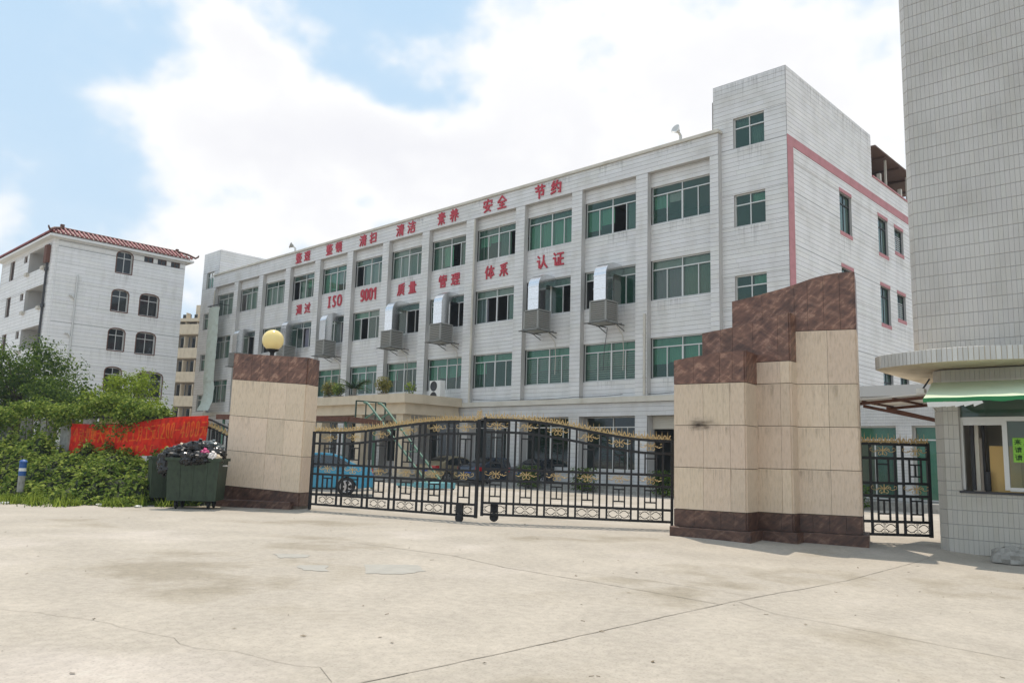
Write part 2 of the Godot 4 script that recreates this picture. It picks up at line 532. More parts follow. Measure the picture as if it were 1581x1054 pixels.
func build_ground() -> void:
	# one picture of 32 x 32 m of worn concrete, repeated
	var s := 1024
	var a := FastNoiseLite.new()
	a.noise_type = FastNoiseLite.TYPE_SIMPLEX_SMOOTH
	a.frequency = 0.006
	a.fractal_octaves = 5
	a.seed = 41
	var big := a.get_seamless_image(s, s)
	a.frequency = 0.02
	a.seed = 42
	a.fractal_octaves = 5
	var mid := a.get_seamless_image(s, s)
	a.frequency = 0.25
	a.seed = 43
	a.fractal_octaves = 3
	var fine := a.get_seamless_image(s, s)
	var A := big.get_data()
	var B := mid.get_data()
	var C := fine.get_data()
	var out := PackedByteArray()
	out.resize(s * s * 3)
	for i in s * s:
		var p := A[i] / 255.0
		var q := B[i] / 255.0
		var r := C[i] / 255.0
		var g := 0.9 + 0.1 * (q - 0.5) + 0.12 * (r - 0.5)
		var st := clampf((p - 0.56) * 4.0, 0.0, 1.0) * clampf((q - 0.38) * 3.2, 0.0, 1.0)
		var pale := clampf((0.36 - p) * 4.0, 0.0, 1.0) * 0.06
		g += pale
		g *= 1.0 - 0.16 * st
		out[i * 3] = int(clampf(g * 1.0, 0.0, 1.0) * 255.0)
		out[i * 3 + 1] = int(clampf(g * (0.975 - 0.012 * st), 0.0, 1.0) * 255.0)
		out[i * 3 + 2] = int(clampf(g * (0.945 - 0.045 * st + pale * 0.3), 0.0, 1.0) * 255.0)
	var gm := mat(Color(0.5, 0.48, 0.438), 0.88)
	gm.albedo_texture = ImageTexture.create_from_image(Image.create_from_data(s, s, false, Image.FORMAT_RGB8, out))
	gm.detail_enabled = true
	gm.detail_blend_mode = BaseMaterial3D.BLEND_MODE_MUL
	gm.detail_uv_layer = BaseMaterial3D.DETAIL_UV_2
	gm.detail_albedo = ntex(FastNoiseLite.TYPE_SIMPLEX_SMOOTH, 0.09, 5, 45, [[0.0, gray(0.62)], [0.3, gray(0.9)], [0.5, gray(0.98)], [1.0, gray(1)]], 1024)
	gm.uv2_scale = Vector3(1, 1, 1)
	var xs: Array[float] = [-2500.0, -900.0, -300.0, -120.0, -60.0]
	var zs: Array[float] = [-2500.0, -900.0, -300.0, -120.0, -60.0]
	for i in 101: xs.append(-40.0 + i * 0.8)
	for i in 76: zs.append(-48.0 + i * 0.8)
	for q: float in [60.0, 120.0, 300.0, 900.0, 2500.0]:
		xs.append(q)
		zs.append(q)
	var v := PackedVector3Array()
	var n := PackedVector3Array()
	var uv := PackedVector2Array()
	var uv2 := PackedVector2Array()
	var idx := PackedInt32Array()
	for z in zs:
		for x in xs:
			v.append(Vector3(x, ground_y(x, z), z))
			n.append(Vector3.UP)
			uv.append(Vector2(x / 32.0 + 0.31, z / 32.0 + 0.12))
			uv2.append(Vector2(x / 3.1, z / 3.1))
	var w := xs.size()
	for k in zs.size() - 1:
		for i in w - 1:
			var o := k * w + i
			idx.append_array([o, o + 1, o + w, o + 1, o + w + 1, o + w])
	var arr := []
	arr.resize(Mesh.ARRAY_MAX)
	arr[Mesh.ARRAY_VERTEX] = v
	arr[Mesh.ARRAY_NORMAL] = n
	arr[Mesh.ARRAY_TEX_UV] = uv
	arr[Mesh.ARRAY_TEX_UV2] = uv2
	arr[Mesh.ARRAY_INDEX] = idx
	var m := ArrayMesh.new()
	m.add_surface_from_arrays(Mesh.PRIMITIVE_TRIANGLES, arr)
	put("ground", m, gm).set_meta("kind", "structure")
	# joints and cracks in the paving
	rng.seed = 9
	var jm := mat(Color(0.24, 0.215, 0.18), 0.95)
	ribbon("paving_joint", [Vector2(-3.6, -2.6), Vector2(-0.89, -5.4), Vector2(0.01, -6.3), Vector2(2.28, -8.7), Vector2(6.86, -13.82), Vector2(7.6, -14.7)], 0.011, 0.004, jm)
	ribbon("paving_joint", [Vector2(-2.6, -13.6), Vector2(-0.77, -12.13), Vector2(-0.01, -11.03), Vector2(1.36, -9.64), Vector2(2.23, -8.69)], 0.012, 0.006, jm)
	ribbon("paving_joint", [Vector2(2.5, -8.9), Vector2(2.69, -8.3), Vector2(3.41, -7.68), Vector2(4.24, -6.9), Vector2(6.5, -4.8)], 0.008, 0.006, jm)
	ribbon("paving_joint", [Vector2(0.68, -10.92), Vector2(1.79, -10.2), Vector2(2.76, -9.3)], 0.007, 0.006, jm)
	ribbon("paving_crack", [Vector2(-4.9, -7.42), Vector2(-4.46, -7.39), Vector2(-4.06, -7.3), Vector2(-3.61, -7.08), Vector2(-3.3, -6.93), Vector2(-2.94, -6.7), Vector2(-2.57, -6.47), Vector2(-2.28, -6.18), Vector2(-1.95, -6.06), Vector2(-1.63, -5.88), Vector2(-1.23, -5.69), Vector2(-1.09, -5.39)], 0.0035, 0.022, jm)
	ribbon("paving_crack", [Vector2(-5.5, -10.0), Vector2(-4.2, -9.3), Vector2(-3.4, -9.4), Vector2(-2.6, -8.7)], 0.003, 0.03, jm)
	# pale mended patches
	var pm := tri_tex(mat(Color(0.372, 0.36, 0.325), 0.9), ntex(FastNoiseLite.TYPE_SIMPLEX_SMOOTH, 0.03, 4, 46, [[0.0, gray(0.85)], [1.0, gray(1)]], 256), Vector3(0.5, 0.5, 0.5))
	for q: Array in [[[-1.88, -10.89], [-1.22, -11.03], [-1.0, -10.45], [-1.25, -10.15], [-1.7, -10.1]], [[-3.29, -11.77], [-2.83, -11.8], [-2.75, -11.45], [-3.1, -11.35]], [[-2.69, -10.71], [-2.3, -10.7], [-2.2, -10.2], [-2.5, -10.25]]]:
		var b := MB.new()
		var pts := PackedVector2Array()
		var c := Vector2.ZERO
		for p: Array in q: c += Vector2(p[0], p[1]) / q.size()
		for i in q.size():
			var p0 := Vector2(q[i][0], q[i][1])
			var p1 := Vector2(q[(i + 1) % q.size()][0], q[(i + 1) % q.size()][1])
			for k in 4:
				pts.append(p0.lerp(p1, k / 4.0) + Vector2(rng.randfn(), rng.randfn()) * 0.025)
		for i in pts.size():
			var p0 := pts[i]
			var p1 := pts[(i + 1) % pts.size()]
			b.tri(Vector3(c.x, 0.006, c.y), Vector3(p1.x, 0.004, p1.y), Vector3(p0.x, 0.004, p0.y), Vector3.UP, Vector3.UP, Vector3.UP)
		struct("paving_patch", b, pm)

func build_debris() -> void:
	rng.seed = 99
	var b := MB.new()
	for i in 150:
		var z := -5.2 - 14.0 * pow(rng.randf(), 1.3)
		var x := rng.randf_range(-0.75, 0.75) * (absf(z) + 2.0)
		if x > 0.45 * absf(z) - 1.0 and z < -14.0: continue
		var p := Vector3(x, ground_y(x, z) + 0.005, z)
		var a := rng.randf() * TAU
		var l := rng.randf_range(0.008, 0.03)
		var d := Vector3(cos(a), 0, sin(a))
		var s := Vector3(-sin(a), 0, cos(a))
		var t := rng.randf()
		b.col = Color(0.12, 0.085, 0.045).lerp(Color(0.3, 0.26, 0.2), t)
		if rng.randf() < 0.3:
			b.tube([p, p + d * l * 2.4 + Vector3(0, 0.003, 0)], 0.0025, 4)
		else:
			var up := Vector3(0, rng.randf_range(0.002, 0.012), 0)
			b.quad(p - d * l, p + s * l * 0.5 + up, p + d * l + up * 0.3, p - s * l * 0.5)
	var o := part("debris", b, M.plain, self)
	tag(o, "tiny dry leaf bits, twigs and grit scattered over the concrete forecourt", "debris")
	stuff(o)

func ribbon(called: String, pts: Array, w: float, jit: float, m: Material) -> void:
	var b := MB.new()
	var line := []
	for i in pts.size() - 1:
		var a: Vector2 = pts[i]
		var d: Vector2 = pts[i + 1]
		var k := maxi(1, int((d - a).length() / 0.18))
		for j in k:
			line.append(a.lerp(d, float(j) / k) + Vector2(rng.randfn(), rng.randfn()) * jit)
	line.append(pts[pts.size() - 1])
	for i in line.size() - 1:
		var a: Vector2 = line[i]
		var d: Vector2 = line[i + 1]
		var s := (d - a).normalized().orthogonal() * w * rng.randf_range(0.35, 0.65)
		var ya := ground_y(a.x, a.y) + 0.004
		var yd := ground_y(d.x, d.y) + 0.004
		b.quad(Vector3(a.x + s.x, ya, a.y + s.y), Vector3(d.x + s.x, yd, d.y + s.y), Vector3(d.x - s.x, yd, d.y - s.y), Vector3(a.x - s.x, ya, a.y - s.y))
	struct(called, b, m)

func _ready() -> void:
	build_camera()
	build_light()
	rng.seed = 1
	make_materials()
	build_ground()
	build_debris()
	build_factory()
	build_house()
	build_far()
	build_booth()
	build_piers()
	build_gates()
	build_coolers()
	build_left()
	build_green()
	build_cars()
	build_yard()

# ---------------------------------------------------------------- walls faced with tiles
var tint := Color(1, 0.99, 0.98)
# free intervals of x0..x1 at height y, left by the holes (rectangles in panel coordinates)
func gaps(w: float, y0: float, y1: float, holes: Array) -> Array:
	var cuts := []
	for h: Rect2 in holes:
		if h.position.y < y1 - 1e-4 and h.end.y > y0 + 1e-4:
			cuts.append(Vector2(h.position.x, h.end.x))
	cuts.sort_custom(func(a, b): return a.x < b.x)
	var out := []
	var x := 0.0
	for q: Vector2 in cuts:
		if q.x > x + 1e-4:
			out.append(Vector2(x, q.x))
		x = maxf(x, q.y)
	if x < w - 1e-4:
		out.append(Vector2(x, w))
	return out

# a wall from o along ux (unit), h high, t thick, its outer face towards ux x UP, with holes; the tiles go to tb
func panel(wb: MB, tb: MB, o: Vector3, ux: Vector3, w: float, h: float, t: float, holes := [], course := 0.21, tile := 0.0, tone := 0.72, proud := 0.008) -> void:
	var nz := ux.cross(Vector3.UP)
	var jc := Color(0.29, 0.29, 0.295) if tb != null else Color(0.5, 0.49, 0.47)
	var base := Transform3D(Basis(ux, Vector3.UP, nz), o)
	var old := wb.xf
	wb.xf = old * base
	var ys := [0.0, h]
	for r: Rect2 in holes:
		ys.append(r.position.y)
		ys.append(r.end.y)
	ys.sort()
	for i in ys.size() - 1:
		if ys[i + 1] - ys[i] < 1e-4: continue
		for q: Vector2 in gaps(w, ys[i], ys[i + 1], holes):
			var a := Vector3(q.x, ys[i], 0)
			var b := Vector3(q.y, ys[i + 1], 0)
			wb.col = jc
			wb.quad(a, Vector3(b.x, a.y, 0), b, Vector3(a.x, b.y, 0))
			wb.col = Color(0.5, 0.49, 0.47)
			wb.quad(Vector3(b.x, a.y, -t), Vector3(a.x, a.y, -t), Vector3(a.x, b.y, -t), Vector3(b.x, b.y, -t))
	wb.quad(Vector3(0, h, 0), Vector3(w, h, 0), Vector3(w, h, -t), Vector3(0, h, -t))
	wb.quad(Vector3(0, 0, -t), Vector3(w, 0, -t), Vector3(w, 0, 0), Vector3(0, 0, 0))
	wb.quad(Vector3(0, 0, -t), Vector3(0, 0, 0), Vector3(0, h, 0), Vector3(0, h, -t))
	wb.quad(Vector3(w, 0, 0), Vector3(w, 0, -t), Vector3(w, h, -t), Vector3(w, h, 0))
	for r: Rect2 in holes:
		var a := r.position
		var b := r.end
		wb.quad(Vector3(a.x, a.y, 0), Vector3(a.x, a.y, -t), Vector3(a.x, b.y, -t), Vector3(a.x, b.y, 0))
		wb.quad(Vector3(b.x, a.y, -t), Vector3(b.x, a.y, 0), Vector3(b.x, b.y, 0), Vector3(b.x, b.y, -t))
		wb.quad(Vector3(a.x, b.y, 0), Vector3(a.x, b.y, -t), Vector3(b.x, b.y, -t), Vector3(b.x, b.y, 0))
		wb.quad(Vector3(a.x, a.y, -t), Vector3(a.x, a.y, 0), Vector3(b.x, a.y, 0), Vector3(b.x, a.y, -t))
	wb.xf = old
	if tb == null: return
	old = tb.xf
	tb.xf = old * base
	var joint := 0.012 if tile == 0.0 else 0.007
	var e := proud * 0.8
	var rows := int(ceil(h / course))
	for j in rows:
		var r0 := j * course
		var r1 := minf(h, r0 + course)
		var cut := [r0, r1]
		for r: Rect2 in holes:
			for yy: float in [r.position.y, r.end.y]:
				if yy > r0 + 0.01 and yy < r1 - 0.01: cut.append(yy)
		cut.sort()
		for k in cut.size() - 1:
			var y0: float = cut[k]
			var y1: float = cut[k + 1] - joint
			if y1 - y0 < 0.01: continue
			for q: Vector2 in gaps(w, y0, y1, holes):
				var x := q.x
				while x < q.y - 0.005:
					var l := tile if tile > 0.0 else rng.randf_range(0.9, 2.6)
					var x2 := minf(q.y, x + l)
					if q.y - x2 < l * 0.25: x2 = q.y
					var g := tone * rng.randf_range(0.965, 1.03)
					tb.col = Color(g * tint.r * rng.randf_range(0.99, 1.0), g * tint.g, g * tint.b * rng.randf_range(0.985, 1.015))
					var xe := x2 - 0.0045 if tile > 0.0 else x2 - 0.004
					tb.quad(Vector3(x, y0 + e, proud), Vector3(xe, y0 + e, proud), Vector3(xe, y1 - e, proud), Vector3(x, y1 - e, proud))
					tb.quad(Vector3(x, y1 - e, proud), Vector3(xe, y1 - e, proud), Vector3(xe, y1, 0.0006), Vector3(x, y1, 0.0006))
					tb.quad(Vector3(x, y0, 0.0006), Vector3(xe, y0, 0.0006), Vector3(xe, y0 + e, proud), Vector3(x, y0 + e, proud))
					if tile > 0.0:
						tb.quad(Vector3(xe, y0, 0.0006), Vector3(xe, y1, 0.0006), Vector3(xe, y1 - e, proud), Vector3(xe, y0 + e, proud))
						tb.quad(Vector3(x, y1, 0.0006), Vector3(x, y0, 0.0006), Vector3(x, y0 + e, proud), Vector3(x, y1 - e, proud))
					x = x2
	tb.xf = old
	tb.col = Color(1, 1, 1)

# dirt washed down a wall: x, y is the middle of its upper edge, in the parent's axes turned by xf
func rain_stain(parent: Node, xf: Transform3D, x: float, y: float, w: float, h: float, k: int, strength := 0.24) -> void:
	var key := "stain%d/%.2f" % [k % 4, strength]
	if not cache.has(key):
		var no := FastNoiseLite.new()
		no.seed = 50 + k
		no.frequency = 0.09
		no.fractal_octaves = 3
		var im := Image.create(96, 64, false, Image.FORMAT_RGBA8)
		for py in 64:
			for px in 96:
				var n := no.get_noise_2d(px * 1.6, py * 0.07) * 0.5 + 0.5
				var len_ := clampf(no.get_noise_2d(px * 1.1 + 400.0, 0.0) * 0.9 + 0.55, 0.05, 1.0)
				var a := clampf((n - 0.42) * 3.0, 0.0, 1.0) * clampf(1.0 - (py / 63.0) / len_, 0.0, 1.0)
				a *= smoothstep(0.0, 0.14, minf(px, 95 - px) / 96.0) * smoothstep(0.0, 0.05, py / 63.0)
				im.set_pixel(px, py, Color(0.3, 0.28, 0.25, a * strength))
		var m := StandardMaterial3D.new()
		m.transparency = BaseMaterial3D.TRANSPARENCY_ALPHA
		m.albedo_texture = ImageTexture.create_from_image(im)
		m.roughness = 0.8
		cache[key] = m
	var b := MB.new()
	b.quad(Vector3(x - w * 0.5, y - h, 0.0115), Vector3(x + w * 0.5, y - h, 0.0115), Vector3(x + w * 0.5, y, 0.0115), Vector3(x - w * 0.5, y, 0.0115))
	put("rain_stain", b.mesh(), cache[key], parent, xf)

# ---------------------------------------------------------------- windows
# at: lower left corner of the opening on the wall's outer face; bars and panes in the x/y plane, z outwards
# lower: number of sliding panes; th: height of the fixed top lights; skip: panes slid open; backs: what hangs behind each pane
func window(parent: Node, at: Transform3D, w: float, h: float, lower: int, th: float, upper: int, skip := [], backs := {}, gl: Material = null, fr: Material = null, fb := 0.05, called := "window") -> MeshInstance3D:
	var key := "win%.2f/%.2f/%d/%.2f/%d" % [w, h, lower, th, upper]
	if not cache.has(key):
		var b := MB.new()
		var d := 0.06
		b.box(Vector3(0, 0, -d), Vector3(fb, h, 0))
		b.box(Vector3(w - fb, 0, -d), Vector3(w, h, 0))
		b.box(Vector3(fb, 0, -d), Vector3(w - fb, fb, 0))
		b.box(Vector3(fb, h - fb, -d), Vector3(w - fb, h, 0))
		if th > 0.0:
			b.box(Vector3(fb, h - th - fb * 0.5, -d), Vector3(w - fb, h - th + fb * 0.5, 0.004))
		for i in range(1, upper):
			var x := w * i / upper
			b.box(Vector3(x - fb * 0.4, h - th + fb * 0.5, -d), Vector3(x + fb * 0.4, h - fb, 0.002))
		var top := h - th - fb * 0.5 if th > 0.0 else h - fb
		for i in range(1, lower):
			var x := w * i / lower
			var k := 0.85 if i * 2 == lower and lower > 2 else 0.45
			b.box(Vector3(x - fb * k, fb, -d), Vector3(x + fb * k, top, -0.008 if i % 2 else 0.002))
		cache[key] = b.mesh()
	var o := put(called, cache[key], fr if fr else M.alu, parent, at)
	var cells := []
	for i in upper:
		if th > 0.0: cells.append(Rect2(w * i / upper + fb * 0.5, h - th + fb * 0.5, w / upper - fb, th - fb * 1.5))
	var top2 := h - th - fb * 0.5 if th > 0.0 else h - fb
	for i in lower:
		cells.append(Rect2(w * i / lower + fb * 0.4, fb, w / lower - fb * 0.8, top2 - fb))
	for i in cells.size():
		var r: Rect2 = cells[i]
		var z := -0.03 - 0.014 * (i % 2)
		var ck := "pane%.2f/%.2f" % [r.size.x, r.size.y]
		if not cache.has(ck):
			var b := MB.new()
			b.quad(Vector3(0, 0, 0), Vector3(r.size.x, 0, 0), Vector3(r.size.x, r.size.y, 0), Vector3(0, r.size.y, 0))
			cache[ck] = b.mesh()
		if i not in skip:
			put("pane", cache[ck], gl if gl else M.glass, o, T(Vector3(r.position.x, r.position.y, z)))
		if backs.has(i):
			var bk: Array = backs[i]
			var fy: float = bk[1]
			var key2 := "curt%.2f/%.2f/%.2f" % [r.size.x, r.size.y, fy]
			if not cache.has(key2):
				var b := MB.new()
				var n := 8
				for k in n:
					var x0 := r.size.x * k / n
					var x1 := r.size.x * (k + 1) / n
					b.quad(Vector3(x0, 0, 0.03 * (k % 2)), Vector3(x1, 0, 0.03 * ((k + 1) % 2)), Vector3(x1, r.size.y * fy, 0.03 * ((k + 1) % 2)), Vector3(x0, r.size.y * fy, 0.03 * (k % 2)))
				cache[key2] = b.mesh()
			put("curtain", cache[key2], bk[0], o, T(Vector3(r.position.x, r.position.y + r.size.y * (1.0 - fy), -0.2)))
	return o

# ---------------------------------------------------------------- strokes of written characters on a 0..100 grid
var GLYPH := {
	"整": "5,92 48,92;10,80 44,80 44,66 10,66 10,80;27,100 27,52;27,66 6,50;27,66 48,52;62,100 52,78;58,90 98,90;86,90 54,50;60,76 98,50;8,42 92,42;50,42 50,6;50,24 82,24;26,30 26,6;2,6 98,6",
	"理": "4,88 36,88;6,54 34,54;20,88 20,16;2,12 38,22;46,92 92,92 92,52 46,52 46,92;46,72 92,72;69,92 69,8;46,30 92,30;40,8 98,8",
	"顿": "4,84 44,84;24,98 24,14 46,22;8,70 8,48 42,48;42,70 42,48;52,94 98,94;74,94 68,78;56,78 94,78 94,28;56,78 56,28;75,66 75,40 52,6;78,24 98,6",
	"清": "12,94 24,84;4,66 16,56;6,6 24,40;38,88 94,88;42,74 90,74;34,60 98,60;66,98 66,60;44,48 88,48 88,4 78,4;44,48 44,4;44,34 88,34;44,20 88,20",
	"扫": "4,74 42,74;24,98 24,6 12,12;4,32 44,46;52,86 92,86 92,12;54,50 92,50;50,14 94,14",
	"洁": "12,94 24,84;4,66 16,56;6,6 24,40;36,80 98,80;66,98 66,56;42,56 92,56;44,38 90,38 90,6 44,6 44,38",
	"素": "16,90 84,90;22,76 78,76;6,62 94,62;50,100 50,62;48,62 26,48 66,40;66,52 28,30 78,32;50,32 50,4;28,22 14,8;70,22 86,8",
	"养": "30,98 38,86;70,98 62,86;14,84 86,84;20,70 80,70;4,56 96,56;50,84 50,56;46,56 6,28;56,56 96,28;36,38 28,4;64,38 64,4",
	"安": "50,100 50,88;8,70 8,86 92,86 92,70;44,74 24,38 78,8;72,52 54,24 14,6;4,50 96,50",
	"全": "50,98 6,56;50,98 94,56;24,52 76,52;28,30 72,30;50,52 50,6;8,6 92,6",
	"节": "4,82 96,82;32,98 32,68;68,98 68,68;12,56 84,56 82,22 66,24;44,56 44,2",
	"约": "30,98 10,68 38,68;38,78 8,38 42,44;4,10 44,22;62,98 46,60;56,76 94,76 90,10 76,14;60,52 72,38",
	"通": "8,92 20,80;4,56 22,56 22,20;4,6 22,20 96,6;38,92 88,92 70,80;44,76 90,76 90,22;44,76 44,22;44,58 90,58;44,40 90,40;67,76 67,22",
	"过": "8,92 20,80;4,56 24,56 24,20;4,6 24,20 96,6;38,76 96,76;78,98 78,28 64,32;48,60 58,44",
	"质": "20,90 90,98;20,90 18,40 4,6;26,74 94,74;60,92 58,58;36,58 86,58 86,24;36,58 36,24;60,48 58,28 30,4;66,20 92,4",
	"量": "26,96 74,96 74,76 26,76 26,96;26,86 74,86;4,68 96,68;24,58 76,58 76,32 24,32 24,58;24,45 76,45;50,58 50,6;18,20 82,20;4,6 96,6",
	"管": "22,98 8,80;18,90 46,90;60,98 50,80;58,90 94,90;50,78 50,70;8,54 8,70 92,70 92,54;28,56 76,56 76,40 28,40;28,56 28,4;28,26 80,26 80,6 28,6",
	"体": "30,98 6,52;20,72 20,4;38,74 98,74;68,98 68,4;66,72 38,26;70,72 98,26;52,22 84,22",
	"系": "82,96 16,86;52,88 26,68 62,62;70,76 20,42 82,46;52,44 52,4;28,30 10,10;70,30 90,10",
	"认": "10,94 22,82;4,60 22,60 22,12 36,24;66,96 62,50 36,6;64,60 78,28 98,6",
	"证": "10,94 22,82;4,60 22,60 22,12 36,24;42,88 96,88;70,88 70,8;72,50 94,50;50,58 50,8;38,8 98,8",
	"招": "4,74 40,74;22,98 22,6 10,12;4,34 40,46;48,92 92,92 88,56 78,58;66,92 46,54;50,42 90,42 90,6 50,6 50,42",
	"聘": "4,92 44,92;12,92 12,20;36,92 36,4;12,70 36,70;12,48 36,48;4,18 46,28;54,88 92,88 92,54 54,54 54,88;54,71 92,71;73,98 73,54;48,42 98,42;62,42 58,24 90,24 86,4 74,6",
	"公": "38,94 6,50;62,94 94,50;50,52 22,12 80,16;66,34 88,4",
	"司": "12,90 88,90 88,8 74,12;14,68 66,68;20,48 64,48 64,16 20,16 20,48",
	"大": "6,66 94,66;50,98 48,60 8,4;52,60 94,4",
	"男": "22,96 78,96 78,54 22,54 22,96;22,75 78,75;50,96 50,54;8,38 86,38 80,4 66,8;48,50 42,24 8,2",
	"女": "44,98 22,40 84,6;74,66 54,26 10,4;4,66 96,66",
	"工": "12,88 88,88;50,88 50,10;4,10 96,10",
	"月": "26,94 84,94 84,4 70,8;26,94 24,36 6,4;26,66 84,66;26,40 84,40",
	"元": "20,90 80,90;4,60 96,60;38,60 32,26 6,4;62,60 62,10 94,10 94,24",
	"人": "52,98 46,50 6,4;52,60 94,4",
	"员": "28,98 72,98 72,78 28,78 28,98;20,66 80,66 80,22;20,66 20,22;50,54 48,28 10,4;58,22 90,4",
	"来": "12,84 88,84;50,98 50,4;28,74 36,58;72,74 64,58;4,50 96,50;48,50 8,10;52,50 92,10",
	"入": "36,96 52,90 46,50 6,4;52,76 94,4",
	"厂": "14,90 94,90;18,90 16,40 4,4",
	"请": "10,94 22,82;4,60 22,60 22,12 36,24;42,88 94,88;46,76 90,76;40,64 98,64;68,98 68,64;48,52 88,52 88,4;48,52 48,4;48,36 88,36;48,20 88,20",
	"0": "22,86 50,96 78,86 78,14 50,4 22,14 22,86", "2": "20,78 36,94 64,94 80,76 74,52 20,6 84,6", "3": "18,90 80,90 48,56 72,50 80,30 66,8 18,8", "4": "66,4 66,96 10,32 92,32", "-": "6,50 94,50",
}

func strokes(ch: String) -> Array:
	var out := []
	for s in String(GLYPH[ch]).split(";"):
		var line := []
		for p in s.split(" "):
			var xy := p.split(",")
			line.append(Vector2(xy[0].to_float(), xy[1].to_float()) / 100.0)
		out.append(line)
	return out

func letter_mesh(ch: String, size: Vector2, sw: float, depth: float) -> ArrayMesh:
	var key := "glyph" + ch
	if cache.has(key): return cache[key]
	var b := MB.new()
	var k := 0
	for line: Array in strokes(ch):
		k += 1
		var z := depth + 0.0015 * (k % 7)
		for i in line.size() - 1:
			var a: Vector2 = line[i] * size
			var d: Vector2 = line[i + 1] * size
			var t := (d - a).normalized()
			a -= t * sw * 0.4
			d += t * sw * 0.4
			var s := t.orthogonal() * sw * 0.5
			var pl := PackedVector2Array([a + s, a - s, d - s, d + s])
			if (pl[1] - pl[0]).cross(pl[2] - pl[0]) < 0.0: pl.reverse()
			b.prism(pl, 0.0, z + 0.0007 * (i % 2))
	cache[key] = b.mesh()
	return cache[key]

# print: strokes drawn into a picture; x, y: top left of the character in pixels
func draw_char(im: Image, ch: String, x: int, y: int, w: int, h: int, pen: int, col: Color) -> void:
	for line: Array in strokes(ch):
		for i in line.size() - 1:
			var a: Vector2 = line[i]
			var d: Vector2 = line[i + 1]
			var n := int(maxf(absf(a.x - d.x) * w, absf(a.y - d.y) * h)) + 1
			for k in n + 1:
				var p := a.lerp(d, float(k) / n)
				im.fill_rect(Rect2i(x + int(p.x * w) - pen / 2, y + int((1.0 - p.y) * h) - pen / 2, pen, pen), col)

# ---------------------------------------------------------------- the factory
const BAY := 4.008
func bay_x(i: int) -> float:          # left edge of recess i, counted from the right
	return -(3.5 + BAY * i) - 3.33

